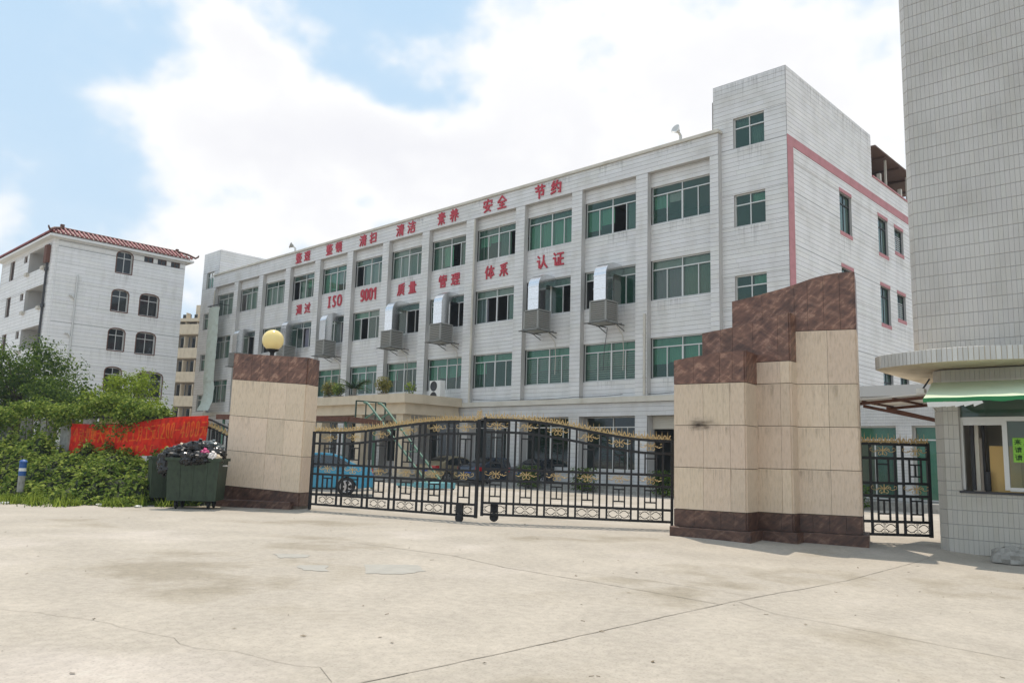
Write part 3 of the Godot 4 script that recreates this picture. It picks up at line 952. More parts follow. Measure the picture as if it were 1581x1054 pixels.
func build_factory() -> void:
	var f := thing("factory_building", "long white tiled four storey factory with red characters and rows of green windows", "building", FAC)
	var wb := MB.new()
	var tb := MB.new()
	var X := Vector3.RIGHT
	var R := -0.3
	# front: parapet band, pilasters, spandrels
	panel(wb, tb, Vector3(-51.4, 15.19, 0), X, 48.33, 1.0, 0.3)
	for i in 13:
		var x0 := -(3.07) - 0.43 if i == 0 else bay_x(i - 1) - 0.678
		var w := 0.43 if i == 0 else 0.678
		if i == 12: w = 0.5; x0 = bay_x(11) - 0.5
		panel(wb, tb, Vector3(x0, 4.45, 0), X, w, 10.74, 0.3)
	for i in 12:
		var x := bay_x(i)
		for s: Array in [[4.45, 5.28], [7.18, 8.96], [10.87, 12.65], [14.5, 15.19]]:
			panel(wb, tb, Vector3(x, s[0], R), X, 3.33, s[1] - s[0], 0.25)
	# right stair tower: front, side with its windows, and the long side wall
	var tw := [Rect2(1.0, 8.1 - 4.45, 1.47, 1.45), Rect2(1.0, 11.74 - 4.45, 1.47, 1.47), Rect2(1.0, 15.35 - 4.45, 1.47, 1.42), Rect2(1.0, 4.75 - 4.45, 1.47, 1.3)]
	panel(wb, tb, Vector3(-3.48, 4.45, R), X, 3.48, 14.08, 0.3, tw)
	var sw := []
	tint = Color(1, 0.96, 0.925)
	for r: Array in [[5.52, 12.44, 1.45, 1.93], [10.53, 12.44, 1.4, 1.93], [12.96, 13.0, 1.38, 1.32], [5.52, 8.75, 1.45, 1.95], [10.53, 8.75, 1.4, 1.95], [13.0, 9.33, 1.32, 1.36], [10.5, 5.0, 1.4, 1.25], [12.96, 5.3, 1.38, 1.0], [5.52, 5.0, 1.45, 1.95]]:
		sw.append(Rect2(r[0], r[1], r[2], r[3]))
	panel(wb, tb, Vector3(0, 0, R), Vector3(0, 0, -1), 20.0, 15.0, 0.3, sw, 0.21, 0.0, 0.78)
	panel(wb, tb, Vector3(0, 15.0, R), Vector3(0, 0, -1), 9.9, 3.53, 0.3, [], 0.21, 0.0, 0.78)
	panel(wb, tb, Vector3(0, 15.0, R - 9.9), Vector3(0, 0, -1), 10.1, 1.3, 0.3, [], 0.21, 0.0, 0.78)
	tint = Color(1, 0.99, 0.98)
	panel(wb, tb, Vector3(-3.48, 15.5, R - 9.9), Vector3(0, 0, 1), 9.6, 3.03, 0.25)
	wb.col = Color(0.5, 0.49, 0.47)
	wb.box(Vector3(-3.4, 18.2, -10.1), Vector3(-0.1, 18.35, -0.5))
	wb.box(Vector3(-3.4, 15.6, -10.3), Vector3(-0.1, 18.5, -10.1))
	# left stair tower
	var lw := []
	for y: float in [4.6, 8.1, 11.7, 15.37]:
		lw.append(Rect2(0.75, y - 0.0, 1.4, 1.45))
	panel(wb, tb, Vector3(-54.15, 0, R), X, 3.0, 18.6, 0.3, lw)
	panel(wb, tb, Vector3(-51.15, 15.5, R), Vector3(0, 0, -1), 9.0, 3.1, 0.3)
	panel(wb, null, Vector3(-54.15, 0, R - 18), Vector3(0, 0, 1), 18.0, 16.0, 0.3)
	wb.box(Vector3(-54.1, 18.3, -9.3), Vector3(-51.2, 18.45, -0.5))
	# back wall, roof, floors behind the windows
	wb.box(Vector3(-51.2, 15.55, -18.0), Vector3(-3.5, 15.7, -0.35))
	wb.box(Vector3(-3.5, 15.55, -18.0), Vector3(-0.35, 15.7, -10.35))
	wb.box(Vector3(-54.1, 0, -18.2), Vector3(-0.2, 16.2, -18.0))
	var ib := MB.new()
	for y: float in [4.1, 7.9, 11.6]:
		ib.box(Vector3(-54, y, -17.9), Vector3(-0.4, y + 0.2, -0.6))
	ib.box(Vector3(-54, 0.2, -7.2), Vector3(-0.4, 15.5, -7.0))
	ib.box(Vector3(-3.7, 0.2, -7.0), Vector3(-3.55, 18.0, -0.6))
	for k in 5:
		ib.box(Vector3(-11.7 - BAY * 2 * k, 4.4, -7.0), Vector3(-11.55 - BAY * 2 * k, 15.4, -0.7))
	part("interior", ib, M.interior, f)
	# ledge, beam and columns of the ground floor
	var gb := MB.new()
	gb.box(Vector3(-51.2, 4.19, -0.3), Vector3(0.02, 4.45, 0.12))
	part("ledge", gb, M.render, f)
	panel(wb, tb, Vector3(-51.15, 3.55, -0.02), X, 51.15, 0.64, 0.4, [], 0.21, 0.0, 0.6)
	for i in 13:
		var x0 := -3.5 if i == 0 else bay_x(i - 1) - 0.678
		var w := 0.5 if i == 0 else 0.678
		panel(wb, tb, Vector3(x0, 0.3, -0.02), X, w, 3.25, 0.6, [], 0.21, 0.0, 0.62)
		panel(wb, null, Vector3(x0 + w, 0.3, -0.02), Vector3(0, 0, -1), 0.05, 3.25, 0.04)
	for i in 12:
		if i in [0]: continue
		panel(wb, tb, Vector3(bay_x(i), 0.3, -0.55), X, 3.33, 0.7, 0.2, [], 0.21, 0.0, 0.62)
	panel(wb, tb, Vector3(-3.0, 0.3, R), X, 3.0, 3.25, 0.3, [Rect2(0.6, 0.0, 1.8, 2.5)], 0.21, 0.0, 0.62)
	part("wall", wb, M.plain, f)
	stuff(part("tile_course", tb, M.tile, f))
	var cb := MB.new()
	cb.box(Vector3(-51.4, 16.19, -0.25), Vector3(-3.0, 16.31, 0.1))
	cb.box(Vector3(-51.4, 16.31, -0.2), Vector3(-3.05, 16.36, 0.05))
	part("cornice", cb, M.render, f)
	var wk := MB.new()
	wk.box(Vector3(-53, 0.0, -0.9), Vector3(3.0, 0.3, 1.3))
	wk.box(Vector3(-53, 0.0, 1.3), Vector3(3.0, 0.15, 1.65))
	part("walkway", wk, M.concrete, f)
	# pink bands of the side wall
	var pb := MB.new()
	pb.box(Vector3(0.0, 15.0, -20.3), Vector3(0.022, 15.42, -0.3))
	pb.box(Vector3(0.0, 0.4, -0.86), Vector3(0.024, 15.0, -0.31))
	part("pink_band", pb, M.pink, f)
	# windows of the three upper floors: [bay] -> panes slid open, curtains
	var g: Array = [M.curtain_green, 1.0]
	var pl: Array = [M.curtain_pale, 1.0]
	var dm: Array = [M.curtain_dim, 1.0]
	var li: Array = [M.curtain_lilac, 1.0]
	var half: Array = [M.curtain_green, 0.45]
	var top4 := {0: [[], {2: half, 3: [M.curtain_pale, 0.3]}], 1: [[4], {2: [M.curtain_green, 0.75], 3: [M.curtain_green, 0.6], 5: dm}], 2: [[], {0: dm, 1: dm, 2: g, 3: g, 4: g, 5: g}],
		3: [[5], {2: [M.curtain_green, 0.4], 3: [M.curtain_green, 0.3], 4: dm, 0: dm, 1: dm}], 4: [[4], {3: [M.curtain_green, 0.9], 2: dm, 5: dm}], 5: [[], {2: pl, 3: pl, 4: dm, 5: dm, 0: pl}], 6: [[2], {3: pl, 4: pl, 5: pl, 0: pl}],
		7: [[], {2: [M.curtain_green, 1.0], 3: [M.curtain_green, 0.9], 4: [M.curtain_pale, 0.6], 0: dm, 1: g}], 8: [[2], {3: pl, 4: half, 1: pl}], 9: [[], {2: pl, 3: pl, 4: pl, 5: pl}], 10: [[2], {3: pl, 4: pl, 5: pl, 1: pl}], 11: [[], {3: pl, 4: pl, 5: pl}]}
	var mid := {0: [[], {0: pl, 1: pl, 2: li, 3: li, 4: dm, 5: dm}], 1: [[2], {0: pl, 1: pl}], 2: [[5], {1: dm}], 3: [[3, 4], {0: pl, 1: pl, 2: li, 5: dm}], 4: [[4, 5], {1: dm}], 5: [[4, 5], {0: dm, 1: dm}], 6: [[3], {0: g, 1: pl}],
		7: [[5], {0: dm, 4: li}], 8: [[4], {4: li}], 9: [[2], {0: dm, 1: dm}], 10: [[4], {}], 11: [[], {2: pl, 3: pl, 4: pl, 5: pl}]}
	for i in 12:
		var x := bay_x(i)
		var e: Array = top4[i]
		window(f, T(Vector3(x, 12.65, R - 0.08)), 3.33, 1.85, 4, 0.42, 2, e[0], e[1])
		e = mid[i]
		window(f, T(Vector3(x, 8.96, R - 0.08)), 3.33, 1.91, 4, 0.45, 2, e[0], e[1])
		var low := {0: g, 1: g, 2: [M.curtain_green, 0.55], 3: [M.curtain_green, 0.5], 4: [M.curtain_green, 0.5], 5: half}
		if i in [3, 5]: low = {0: g, 1: g, 2: half}
		if i > 5: low = {0: g, 1: g, 2: dm, 3: [M.curtain_green, 0.8], 4: dm, 5: dm}
		var w3 := window(f, T(Vector3(x, 5.28, R - 0.08)), 3.33, 1.9, 4, 0.45, 2, [], low)
		if i in [1, 2]:
			var sb := MB.new()
			for k in 12:
				sb.bar(Vector3(0.1, 0.1 + k * 0.11, -0.12), Vector3(3.2, 0.1 + k * 0.11, -0.12), 0.02, 0.07, Vector3(0, 1, 0.6))
			part("blind", sb, M.curtain_pale, w3)
	# ground floor glazing
	for i in 12:
		var x := bay_x(i)
		if i == 0: continue
		var w1 := window(f, T(Vector3(x, 1.0, -0.6)), 3.33, 2.55, 4, 0.5, 2, [], {}, M.glass_dark)
		if i in [1, 2, 3]:
			var sb := MB.new()
			for k in 14:
				sb.bar(Vector3(0.9, 0.15 + k * 0.13, -0.14), Vector3(2.5, 0.15 + k * 0.13, -0.14), 0.02, 0.08, Vector3(0, 1, 0.7))
			part("louvre", sb, M.curtain_dim, w1)
	var db := MB.new()
	db.box(Vector3(-6.83, 2.95, -0.62), Vector3(-3.5, 3.55, -0.5))
	for k in 6:
		db.box(Vector3(-6.8, 3.0 + k * 0.09, -0.5), Vector3(-3.53, 3.06 + k * 0.09, -0.47))
	part("roller_shutter", db, M.render, f)
	# stair windows
	for r: Rect2 in tw:
		window(f, T(Vector3(-3.48 + r.position.x, 4.45 + r.position.y, R - 0.1)), r.size.x, r.size.y, 2, 0.48, 2, [], {0: dm, 3: dm} if r.position.y > 10 else {1: [M.curtain_green, 1.0]})
	for r: Rect2 in lw:
		window(f, T(Vector3(-54.15 + r.position.x, r.position.y, R - 0.1)), r.size.x, r.size.y, 2, 0.45, 2, [], {2: [M.curtain_green, 0.8]})
	var side := Transform3D(Basis(Vector3.UP, PI / 2), Vector3(-0.1, 0, R))
	var tr := MB.new()
	for r: Rect2 in sw:
		window(f, side * T(Vector3(r.position.x, r.position.y, 0)), r.size.x, r.size.y, 2, 0.5, 2, [], {2: pl, 3: dm, 0: dm}, null, M.dark)
		if r.position.x > 12.5 and r.position.y > 6.0:
			var gb2 := MB.new()
			for k in 8:
				gb2.box(Vector3(r.position.x + 0.06, r.position.y + 0.08 + k * 0.11, 0.03), Vector3(r.position.x + r.size.x * 0.7, r.position.y + 0.11 + k * 0.11, 0.05))
			put("window_grille", gb2.mesh(), M.alu, f, side)
		var b := MB.new()
		b.xf = side
		b.box(Vector3(r.position.x - 0.02, r.position.y + r.size.y, 0.09), Vector3(r.position.x + r.size.x + 0.02, r.position.y + r.size.y + 0.17, 0.126))
		b.box(Vector3(r.position.x - 0.02, r.position.y - 0.19, 0.09), Vector3(r.position.x + r.size.x + 0.02, r.position.y, 0.126))
		part("window_trim", b, M.pink, f)
	# roof shelter at the far end of the side wall
	var rb := MB.new()
	rb.xf = Transform3D(Basis(Vector3(1, 0, 0), 0.0), Vector3.ZERO)
	rb.bar(Vector3(-1.4, 17.95, -10.3), Vector3(-1.4, 17.95, -19.5), 3.2, 0.08)
	for z: float in [-12.0, -14.2, -16.4, -18.6]:
		rb.bar(Vector3(-2.9, 17.85, z), Vector3(0.1, 17.85, z), 0.06, 0.1)
	part("shelter_roof", rb, M.brownmetal, f)
	var pb2 := MB.new()
	for z: float in [-12.6, -16.0, -19.3]:
		pb2.box(Vector3(-0.16, 16.3, z - 0.05), Vector3(-0.06, 17.9, z + 0.05))
	for z: float in [-11.6, -14.8]:
		pb2.box(Vector3(-0.2, 16.3, z - 0.09), Vector3(-0.02, 16.85, z + 0.09))
	part("shelter_post", pb2, M.render, f)
	var sb3 := MB.new()
	sb3.box(Vector3(-0.3, 16.3, -20.2), Vector3(0.05, 16.38, -10.25))
	part("shelter_sill", sb3, M.pink, f)
	var bw := MB.new()
	bw.box(Vector3(-3.1, 15.7, -19.6), Vector3(-2.9, 17.9, -10.3))
	part("shelter_wall", bw, M.dark, f)
	# downpipes
	for q: Array in [[-18.75, 15.1, 4.4, 0.06], [-6.95, 8.3, 4.5, 0.07], [-50.9, 14.9, 4.5, 0.06], [-3.25, 16.1, 4.5, -0.22]]:
		var pbk := MB.new()
		pbk.tube([Vector3(q[0], q[2], q[3]), Vector3(q[0], q[1], q[3])], 0.06, 8)
		var y: float = q[2] + 0.8
		while y < q[1]:
			pbk.tube([Vector3(q[0], y - 0.04, q[3]), Vector3(q[0], y + 0.04, q[3])], 0.078, 8)
			y += 2.0
		part("downpipe", pbk, M.render if q[3] > 0 else M.pink, f)
	# dirt streaks below sills, and along the parapet
	var zs := T(Vector3(0, 0, R))
	for i in 12:
		for q: Array in [[12.65, 1.5], [8.96, 1.4], [5.28, 0.8]]:
			if rng.randf() < 0.75:
				rain_stain(f, zs, bay_x(i) + rng.randf_range(0.9, 2.4), q[0] - 0.01, rng.randf_range(1.2, 1.8), q[1] * rng.randf_range(0.5, 1.0), i + int(q[0]))
		if rng.randf() < 0.7:
			rain_stain(f, T(Vector3.ZERO), bay_x(i) + rng.randf_range(0.5, 2.8), 16.17, rng.randf_range(1.5, 3.0), rng.randf_range(0.4, 0.8), i)
	for r: Rect2 in tw:
		rain_stain(f, zs, -3.48 + r.position.x + 0.7, 4.44 + r.position.y, 1.5, 1.3, int(r.position.y))
	for k in 3:
		rain_stain(f, T(Vector3(0, 0, R)), -2.8 + k * 1.1, 18.5, 1.4, 1.1, k)
	var sxf := Transform3D(Basis(Vector3.UP, PI / 2), Vector3(0, 0, R))
	for r: Rect2 in sw:
		rain_stain(f, sxf, r.position.x + r.size.x * 0.5, r.position.y - 0.2, r.size.x * 1.1, 1.6, int(r.position.x))
	for k in 6:
		rain_stain(f, sxf, 1.4 + k * 1.5, 18.5, 1.9, rng.randf_range(0.8, 1.8), k)
	# loose cables along the ledge and the wall
	for q: Array in [[[-7.6, 4.62, -0.2], [-5.6, 4.55, 0.04], [-4.4, 4.75, -0.2], [-3.2, 4.6, 0.03], [-1.0, 4.8, -0.24]], [[-18.4, 4.6, 0.06], [-14.5, 4.5, 0.13], [-11.0, 4.52, 0.13], [-7.6, 4.6, 0.06]], [[-9.3, 7.9, -0.2], [-9.5, 6.9, -0.24], [-9.6, 5.6, -0.27]]]:
		var kb := MB.new()
		var pts := []
		for i in q.size() - 1:
			for k in 6:
				var t := k / 6.0
				var a := Vector3(q[i][0], q[i][1], q[i][2])
				var d := Vector3(q[i + 1][0], q[i + 1][1], q[i + 1][2])
				pts.append(a.lerp(d, t) - Vector3(0, 0.05 * sin(t * PI), 0))
		kb.tube(pts, 0.014, 5)
		part("cable", kb, M.dark, f)
	# red characters
	var up := ["整理", "整顿", "清扫", "清洁", "素养", "安全", "节约"]
	var lo := ["通过", "ISO", "9001", "质量", "管理", "体系", "认证"]
	for k in 7:
		var cxx := bay_x(8 - k) + 1.665
		for j in 2:
			var ch: String = up[k][j]
			put("sign_character", letter_mesh(ch, Vector2(0.72, 0.74), 0.088, 0.05), M.red, f, T(Vector3(cxx + [-0.93, 0.21][j], 15.34, 0.012)), "red character " + ch + " on the parapet")
		if k == 1 or k == 2:
			var tx: String = lo[k]
			for j in tx.length():
				var tm := TextMesh.new()
				tm.text = tx[j]
				var sf := SystemFont.new()
				sf.font_names = PackedStringArray(["Droid Sans"])
				sf.font_weight = 700
				tm.font = sf
				tm.font_size = 64
				tm.pixel_size = 0.0158
				tm.depth = 0.06
				tm.curve_step = 2.0
				var n := tx.length()
				var gap := 0.62 if n == 3 else 0.46
				var tt := T(Vector3(cxx + (j - (n - 1) * 0.5) * gap, 11.95, R + 0.045))
				tt.basis = tt.basis.scaled(Vector3(0.86, 1.12, 1))
				put("sign_character", tm, M.red, f, tt, "red character " + tx[j] + " between the upper windows")
		else:
			for j in 2:
				var ch: String = lo[k][j]
				put("sign_character", letter_mesh(ch, Vector2(0.72, 0.74), 0.088, 0.05), M.red, f, T(Vector3(cxx + [-0.93, 0.21][j], 11.5, R + 0.012)), "red character " + ch + " between the upper windows")
	# entrance porch
	var po := MB.new()
	po.box(Vector3(-28.4, 4.2, 0.12), Vector3(-19.25, 4.34, 4.25))
	po.box(Vector3(-28.4, 4.34, 4.1), Vector3(-19.25, 4.69, 4.25))
	po.box(Vector3(-19.4, 4.34, 0.12), Vector3(-19.25, 4.69, 4.1))
	po.box(Vector3(-28.4, 4.34, 0.12), Vector3(-28.25, 4.69, 4.1))
	po.box(Vector3(-28.1, 3.62, 3.75), Vector3(-19.5, 4.2, 3.98))
	po.box(Vector3(-19.72, 3.62, 0.12), Vector3(-19.5, 4.2, 3.75))
	po.box(Vector3(-28.1, 3.62, 0.12), Vector3(-27.9, 4.2, 3.75))
	part("porch_roof", po, M.cream, f)
	for x: float in [-27.8, -23.8, -20.1]:
		var pc := MB.new()
		pc.box(Vector3(x - 0.28, 0.3, 3.3), Vector3(x + 0.28, 3.62, 3.86))
		pc.box(Vector3(x - 0.34, 0.3, 3.24), Vector3(x + 0.34, 0.75, 3.92))
		part("porch_column", pc, M.cream, f)
	var ps := MB.new()
	ps.box(Vector3(-28.6, 0.0, 1.66), Vector3(-19.0, 0.28, 4.4))
	ps.box(Vector3(-28.8, 0.0, 4.4), Vector3(-18.8, 0.14, 4.75))
	part("porch_step", ps, M.concrete, f)

	# lower annex to the right of the tower
	var an := thing("annex_building", "low white tiled annex with green glass doors behind the small side gate", "building", FAC * T(Vector3(0.05, 0, 0)))
	var ab := MB.new()
	var at := MB.new()
	panel(ab, at, Vector3(0, 3.0, R + 0.2), X, 9.0, 1.1, 0.3, [], 0.11, 0.06, 0.62)
	for x: float in [-0.0, 3.95, 7.9]:
		panel(ab, at, Vector3(x, 0.3, R + 0.2), X, 0.55, 2.7, 0.4, [], 0.11, 0.06, 0.66)
	ab.box(Vector3(0, 4.1, -6.0), Vector3(9.2, 4.5, R + 0.3))
	ab.box(Vector3(0, 0, -6.2), Vector3(9.2, 4.1, -6.0))
	part("wall", ab, M.plain, an)
	stuff(part("facing_tile", at, M.tile, an))
	var aw := MB.new()
	aw.box(Vector3(0.0, 0.0, -0.5), Vector3(9, 0.3, 1.6))
	part("walkway", aw, M.concrete, an)
	window(an, T(Vector3(0.55, 0.32, -0.35)), 3.4, 2.68, 4, 0.5, 2, [], {0: g, 1: g, 2: dm, 5: dm})
	window(an, T(Vector3(4.5, 0.32, -0.35)), 3.4, 2.68, 4, 0.5, 2, [], {0: g, 1: g, 2: g, 3: g})

# ---------------------------------------------------------------- things on the factory front
func cooler_mesh_parts() -> Node3D:
	var o := Node3D.new()
	var b := MB.new()
	b.box(Vector3(-0.47, 0.06, 0.18), Vector3(0.47, 1.0, 1.1))
	put("casing", b.mesh(), M.cooler_dark, o)
	b = MB.new()
	for x: float in [-0.5, 0.42]:
		for z: float in [0.15, 1.05]:
			b.box(Vector3(x, 0.0, z), Vector3(x + 0.08, 1.04, z + 0.08))
	b.box(Vector3(-0.5, 1.0, 0.15), Vector3(0.5, 1.06, 1.13))
	b.box(Vector3(-0.5, 0.0, 0.15), Vector3(0.5, 0.06, 1.13))
	put("corner_frame", b.mesh(), M.cooler, o)
	for k in 9:
		b = MB.new()
		var y := 0.1 + k * 0.1
		b.bar(Vector3(-0.42, y, 1.11), Vector3(0.42, y, 1.11), 0.03, 0.055, Vector3(0, 1, 0.7))
		b.bar(Vector3(0.48, y, 0.23), Vector3(0.48, y, 1.05), 0.03, 0.055, Vector3(0.7, 1, 0))
		b.bar(Vector3(-0.48, y, 0.23), Vector3(-0.48, y, 1.05), 0.03, 0.055, Vector3(-0.7, 1, 0))
		put("louvre_slat", b.mesh(), M.cooler, o)
	# riser and elbow of sheet metal
	b = MB.new()
	var prof := [Vector2(0.48, 1.06), Vector2(0.48, 1.8)]
	var w := 0.36
	b.box(Vector3(-w, 1.06, 0.42), Vector3(w, 1.66, 0.98))
	b.box(Vector3(-w - 0.02, 1.64, 0.4), Vector3(w + 0.02, 1.68, 1.0))
	b.box(Vector3(-w, 1.68, 0.42), Vector3(w, 2.3, 0.98))
	b.box(Vector3(-w - 0.02, 2.28, 0.4), Vector3(w + 0.02, 2.32, 1.0))
	put("duct_riser", b.mesh(), M.galv, o)
	b = MB.new()
	var n := 8
	for i in n:
		var a0 := PI / 2 * i / n
		var a1 := PI / 2 * (i + 1) / n
		var c0 := Vector3(0, 2.32, 0.3)
		var f := func(rad: float, a: float, x: float) -> Vector3: return c0 + Vector3(x, sin(a) * rad, cos(a) * rad)
		var ro := 0.68
		var ri := 0.12
		b.quad(f.call(ro, a0, -w), f.call(ro, a0, w), f.call(ro, a1, w), f.call(ro, a1, -w))
		b.quad(f.call(ri, a1, -w), f.call(ri, a1, w), f.call(ri, a0, w), f.call(ri, a0, -w))
		b.quad(f.call(ro, a0, w), f.call(ri, a0, w), f.call(ri, a1, w), f.call(ro, a1, w))
		b.quad(f.call(ri, a0, -w), f.call(ro, a0, -w), f.call(ro, a1, -w), f.call(ri, a1, -w))
	b.box(Vector3(-w, 2.44, -0.42), Vector3(w, 3.0, 0.3))
	put("duct_elbow", b.mesh(), M.galv, o)
	b = MB.new()
	for x: float in [-0.55, 0.55]:
		b.bar(Vector3(x, -0.03, -0.28), Vector3(x, -0.03, 1.25), 0.05, 0.05)
		b.bar(Vector3(x, -0.3, -0.28), Vector3(x, -0.05, 0.35), 0.035, 0.035)
	b.bar(Vector3(-0.75, -0.02, 1.2), Vector3(0.75, -0.02, 1.2), 0.05, 0.05)
	b.bar(Vector3(-0.75, -0.02, 0.2), Vector3(0.75, -0.02, 0.2), 0.05, 0.05)
	put("bracket", b.mesh(), M.cooler_dark, o)
	b = MB.new()
	b.tube([Vector3(0.42, 0.05, 0.3), Vector3(0.5, -0.25, 0.1), Vector3(0.52, -0.5, -0.2), Vector3(0.53, -1.2, -0.27), Vector3(0.5, -2.2, -0.27)], 0.018, 6)
	put("drain_hose", b.mesh(), M.render, o)
	return o

func build_coolers() -> void:
	var src := cooler_mesh_parts()
	var where := [[8.9, "silver ducted air cooler on the factory wall nearest the stair tower"], [13.2, "silver ducted air cooler below the rightmost pair of lower red characters"], [20.7, "silver ducted air cooler third from the stair tower, left of the tall downpipe"],
		[25.3, "silver ducted air cooler fourth from the stair tower, just right of the red 9001"], [32.6, "silver ducted air cooler straight below the red letters ISO"], [37.7, "ducted air cooler partly behind the yellow globe lamp"], [44.9, "farthest ducted air cooler, just above the left end of the stone gate pillar"]]
	for k in where.size():
		var o: Node3D = src if k == 0 else src.duplicate()
		o.name = nm(self, "evaporative_cooler")
		add_child(o, true)
		o.transform = FAC * T(Vector3(-where[k][0], 7.95, 0.0))
		tag(o, where[k][1], "air cooler", "evaporative coolers along the factory wall")
	# white outdoor unit on the porch roof
	var u := thing("outdoor_unit", "white air conditioner outdoor unit with two fans on the porch roof", "air conditioner", FAC * T(Vector3(-20.3, 4.36, 1.1)))
	var b := MB.new()
	b.box(Vector3(-0.47, 0.05, -0.18), Vector3(0.47, 1.3, 0.18))
	part("casing", b, M.white, u)
	for y: float in [0.37, 0.98]:
		b = MB.new()
		b.xf = Transform3D(Basis(Vector3.RIGHT, PI / 2), Vector3(-0.1, y, 0.18))
		b.lathe([Vector2(0.0, 0.004), Vector2(0.25, 0.006), Vector2(0.27, 0.03), Vector2(0.29, 0.0)], 20)
		part("fan_grille", b, M.dark, u)
	b = MB.new()
	b.box(Vector3(-0.4, 0, -0.2), Vector3(-0.3, 0.05, 0.2))
	b.box(Vector3(0.3, 0, -0.2), Vector3(0.4, 0.05, 0.2))
	part("foot", b, M.dark, u)
	# floodlights on the parapet
	for q: Array in [[-38.8, 0.4, "round floodlight on the parapet above the left characters"], [-5.2, 0.9, "white floodlight on the parapet beside the stair tower"]]:
		var l := thing("floodlight", q[2], "floodlight", FAC * T(Vector3(q[0], 16.36, -0.12), q[1]), "floodlights on the parapet")
		b = MB.new()
		b.tube([Vector3(0.1, 0, 0), Vector3(0.1, 0.3, 0)], 0.07, 8)
		b.tube([Vector3(0.1, 0.3, 0), Vector3(-0.1, 0.5, 0.12)], 0.06, 8)
		part("stand", b, M.alu, l)
		b = MB.new()
		b.xf = Transform3D((Basis(Vector3(0, 0, 1), 1.2) * Basis(Vector3(1, 0, 0), 0.5)).scaled(Vector3.ONE * 0.75), Vector3(-0.05, 0.45, 0.1))
		b.lathe([Vector2(0.0, -0.06), Vector2(0.12, -0.02), Vector2(0.17, 0.1), Vector2(0.3, 0.28), Vector2(0.32, 0.3), Vector2(0.28, 0.29), Vector2(0.0, 0.16)], 18)
		part("lamp_head", b, M.cooler if q[0] < -20 else M.alu, l)
	# long cloth duct hanging down the left end of the front
	var ch := thing("hanging_chute", "long pale green cloth chute hanging down the far left of the factory front", "chute", FAC)
	b = MB.new()
	var no := FastNoiseLite.new()
	no.seed = 4
	no.frequency = 0.8
	var rows := 40
	for i in rows:
		for k in 6:
			var p := func(r: int, c: int) -> Vector3:
				var y := lerpf(13.2, 7.0, float(r) / rows)
				var x := lerpf(-50.75, -48.9, float(c) / 6)
				return Vector3(x + 0.05 * no.get_noise_2d(y * 2.0, 0.0), y, 0.5 + 0.25 * sin(PI * c / 6.0) + 0.06 * no.get_noise_2d(x * 3.0, y * 1.5))
			b.quad(p.call(i + 1, k), p.call(i + 1, k + 1), p.call(i, k + 1), p.call(i, k))
	for i in 14:
		for k in 6:
			var p := func(r: int, c: int) -> Vector3:
				var t := float(r) / 14
				var y := lerpf(7.0, 4.5, t)
				var x := lerpf(lerpf(-50.75, -49.6, t), lerpf(-48.9, -47.6, t), float(c) / 6)
				return Vector3(x, y, 0.5 + 0.9 * t * t + 0.2 * sin(PI * c / 6.0) + 0.08 * no.get_noise_2d(x * 3.0, y * 1.5))
			b.quad(p.call(i + 1, k), p.call(i + 1, k + 1), p.call(i, k + 1), p.call(i, k))
	part("cloth", b, mat(Color(0.5, 0.56, 0.5), 0.8), ch)
	b = MB.new()
	b.tube([Vector3(-50.9, 13.4, 0.55), Vector3(-48.7, 13.4, 0.55)], 0.04, 6)
	b.bar(Vector3(-48.8, 13.4, -0.3), Vector3(-48.8, 13.4, 0.6), 0.05, 0.05)
	b.bar(Vector3(-50.8, 13.4, -0.3), Vector3(-50.8, 13.4, 0.6), 0.05, 0.05)
	part("bracket", b, M.dark, ch)

# ---------------------------------------------------------------- stone clad piers
# one face of panels: o lower left, ux along, rows as [y0, y1, material, tone, joints]; shear tilts the courses, top bends the upper edge
func stone_face(parent: Node, o: Vector3, ux: Vector3, w: float, rows: Array, top: Callable, drop := 0.0) -> void:
	var nz := ux.cross(Vector3.UP)
	for r: Array in rows:
		var cuts: Array = r[4]
		for k in cuts.size() - 1:
			var x0: float = cuts[k] * w + (0.0025 if k > 0 else 0.0)
			var x1: float = cuts[k + 1] * w - (0.0025 if k < cuts.size() - 2 else 0.0)
			var b := MB.new()
			var tone: float = r[3] * rng.randf_range(0.9, 1.08)
			var base: Color = r[5]
			b.col = Color(base.r * tone, base.g * tone * rng.randf_range(0.98, 1.02), base.b * tone)
			var y0: float = r[0] + 0.006
			var last: bool = r[1] < 0.0
			var n := 6 if last or w > 1.0 else 2
			var pr := 0.03 + rng.randf_range(-0.002, 0.002)
			for i in n:
				var xa := lerpf(x0, x1, float(i) / n)
				var xb := lerpf(x0, x1, float(i + 1) / n)
				var ya: float = top.call(xa) if last else r[1] - 0.006
				var yb: float = top.call(xb) if last else r[1] - 0.006
				var da := -drop * xa
				var db := -drop * xb
				var P := func(x: float, y: float, z: float) -> Vector3: return o + ux * x + Vector3.UP * y + nz * z
				b.quad(P.call(xa, y0 + da, pr), P.call(xb, y0 + db, pr), P.call(xb, yb + db, pr), P.call(xa, ya + da, pr))
				b.quad(P.call(xa, ya + da, pr), P.call(xb, yb + db, pr), P.call(xb, yb + db, -0.02), P.call(xa, ya + da, -0.02))
				b.quad(P.call(xa, y0 + da, -0.02), P.call(xb, y0 + db, -0.02), P.call(xb, y0 + db, pr), P.call(xa, y0 + da, pr))
				if i == 0:
					b.quad(P.call(xa, y0 + da, -0.02), P.call(xa, y0 + da, pr), P.call(xa, ya + da, pr), P.call(xa, ya + da, -0.02))
				if i == n - 1:
					b.quad(P.call(xb, y0 + db, pr), P.call(xb, y0 + db, -0.02), P.call(xb, yb + db, -0.02), P.call(xb, yb + db, pr))
			part(r[6], b, r[2], parent)

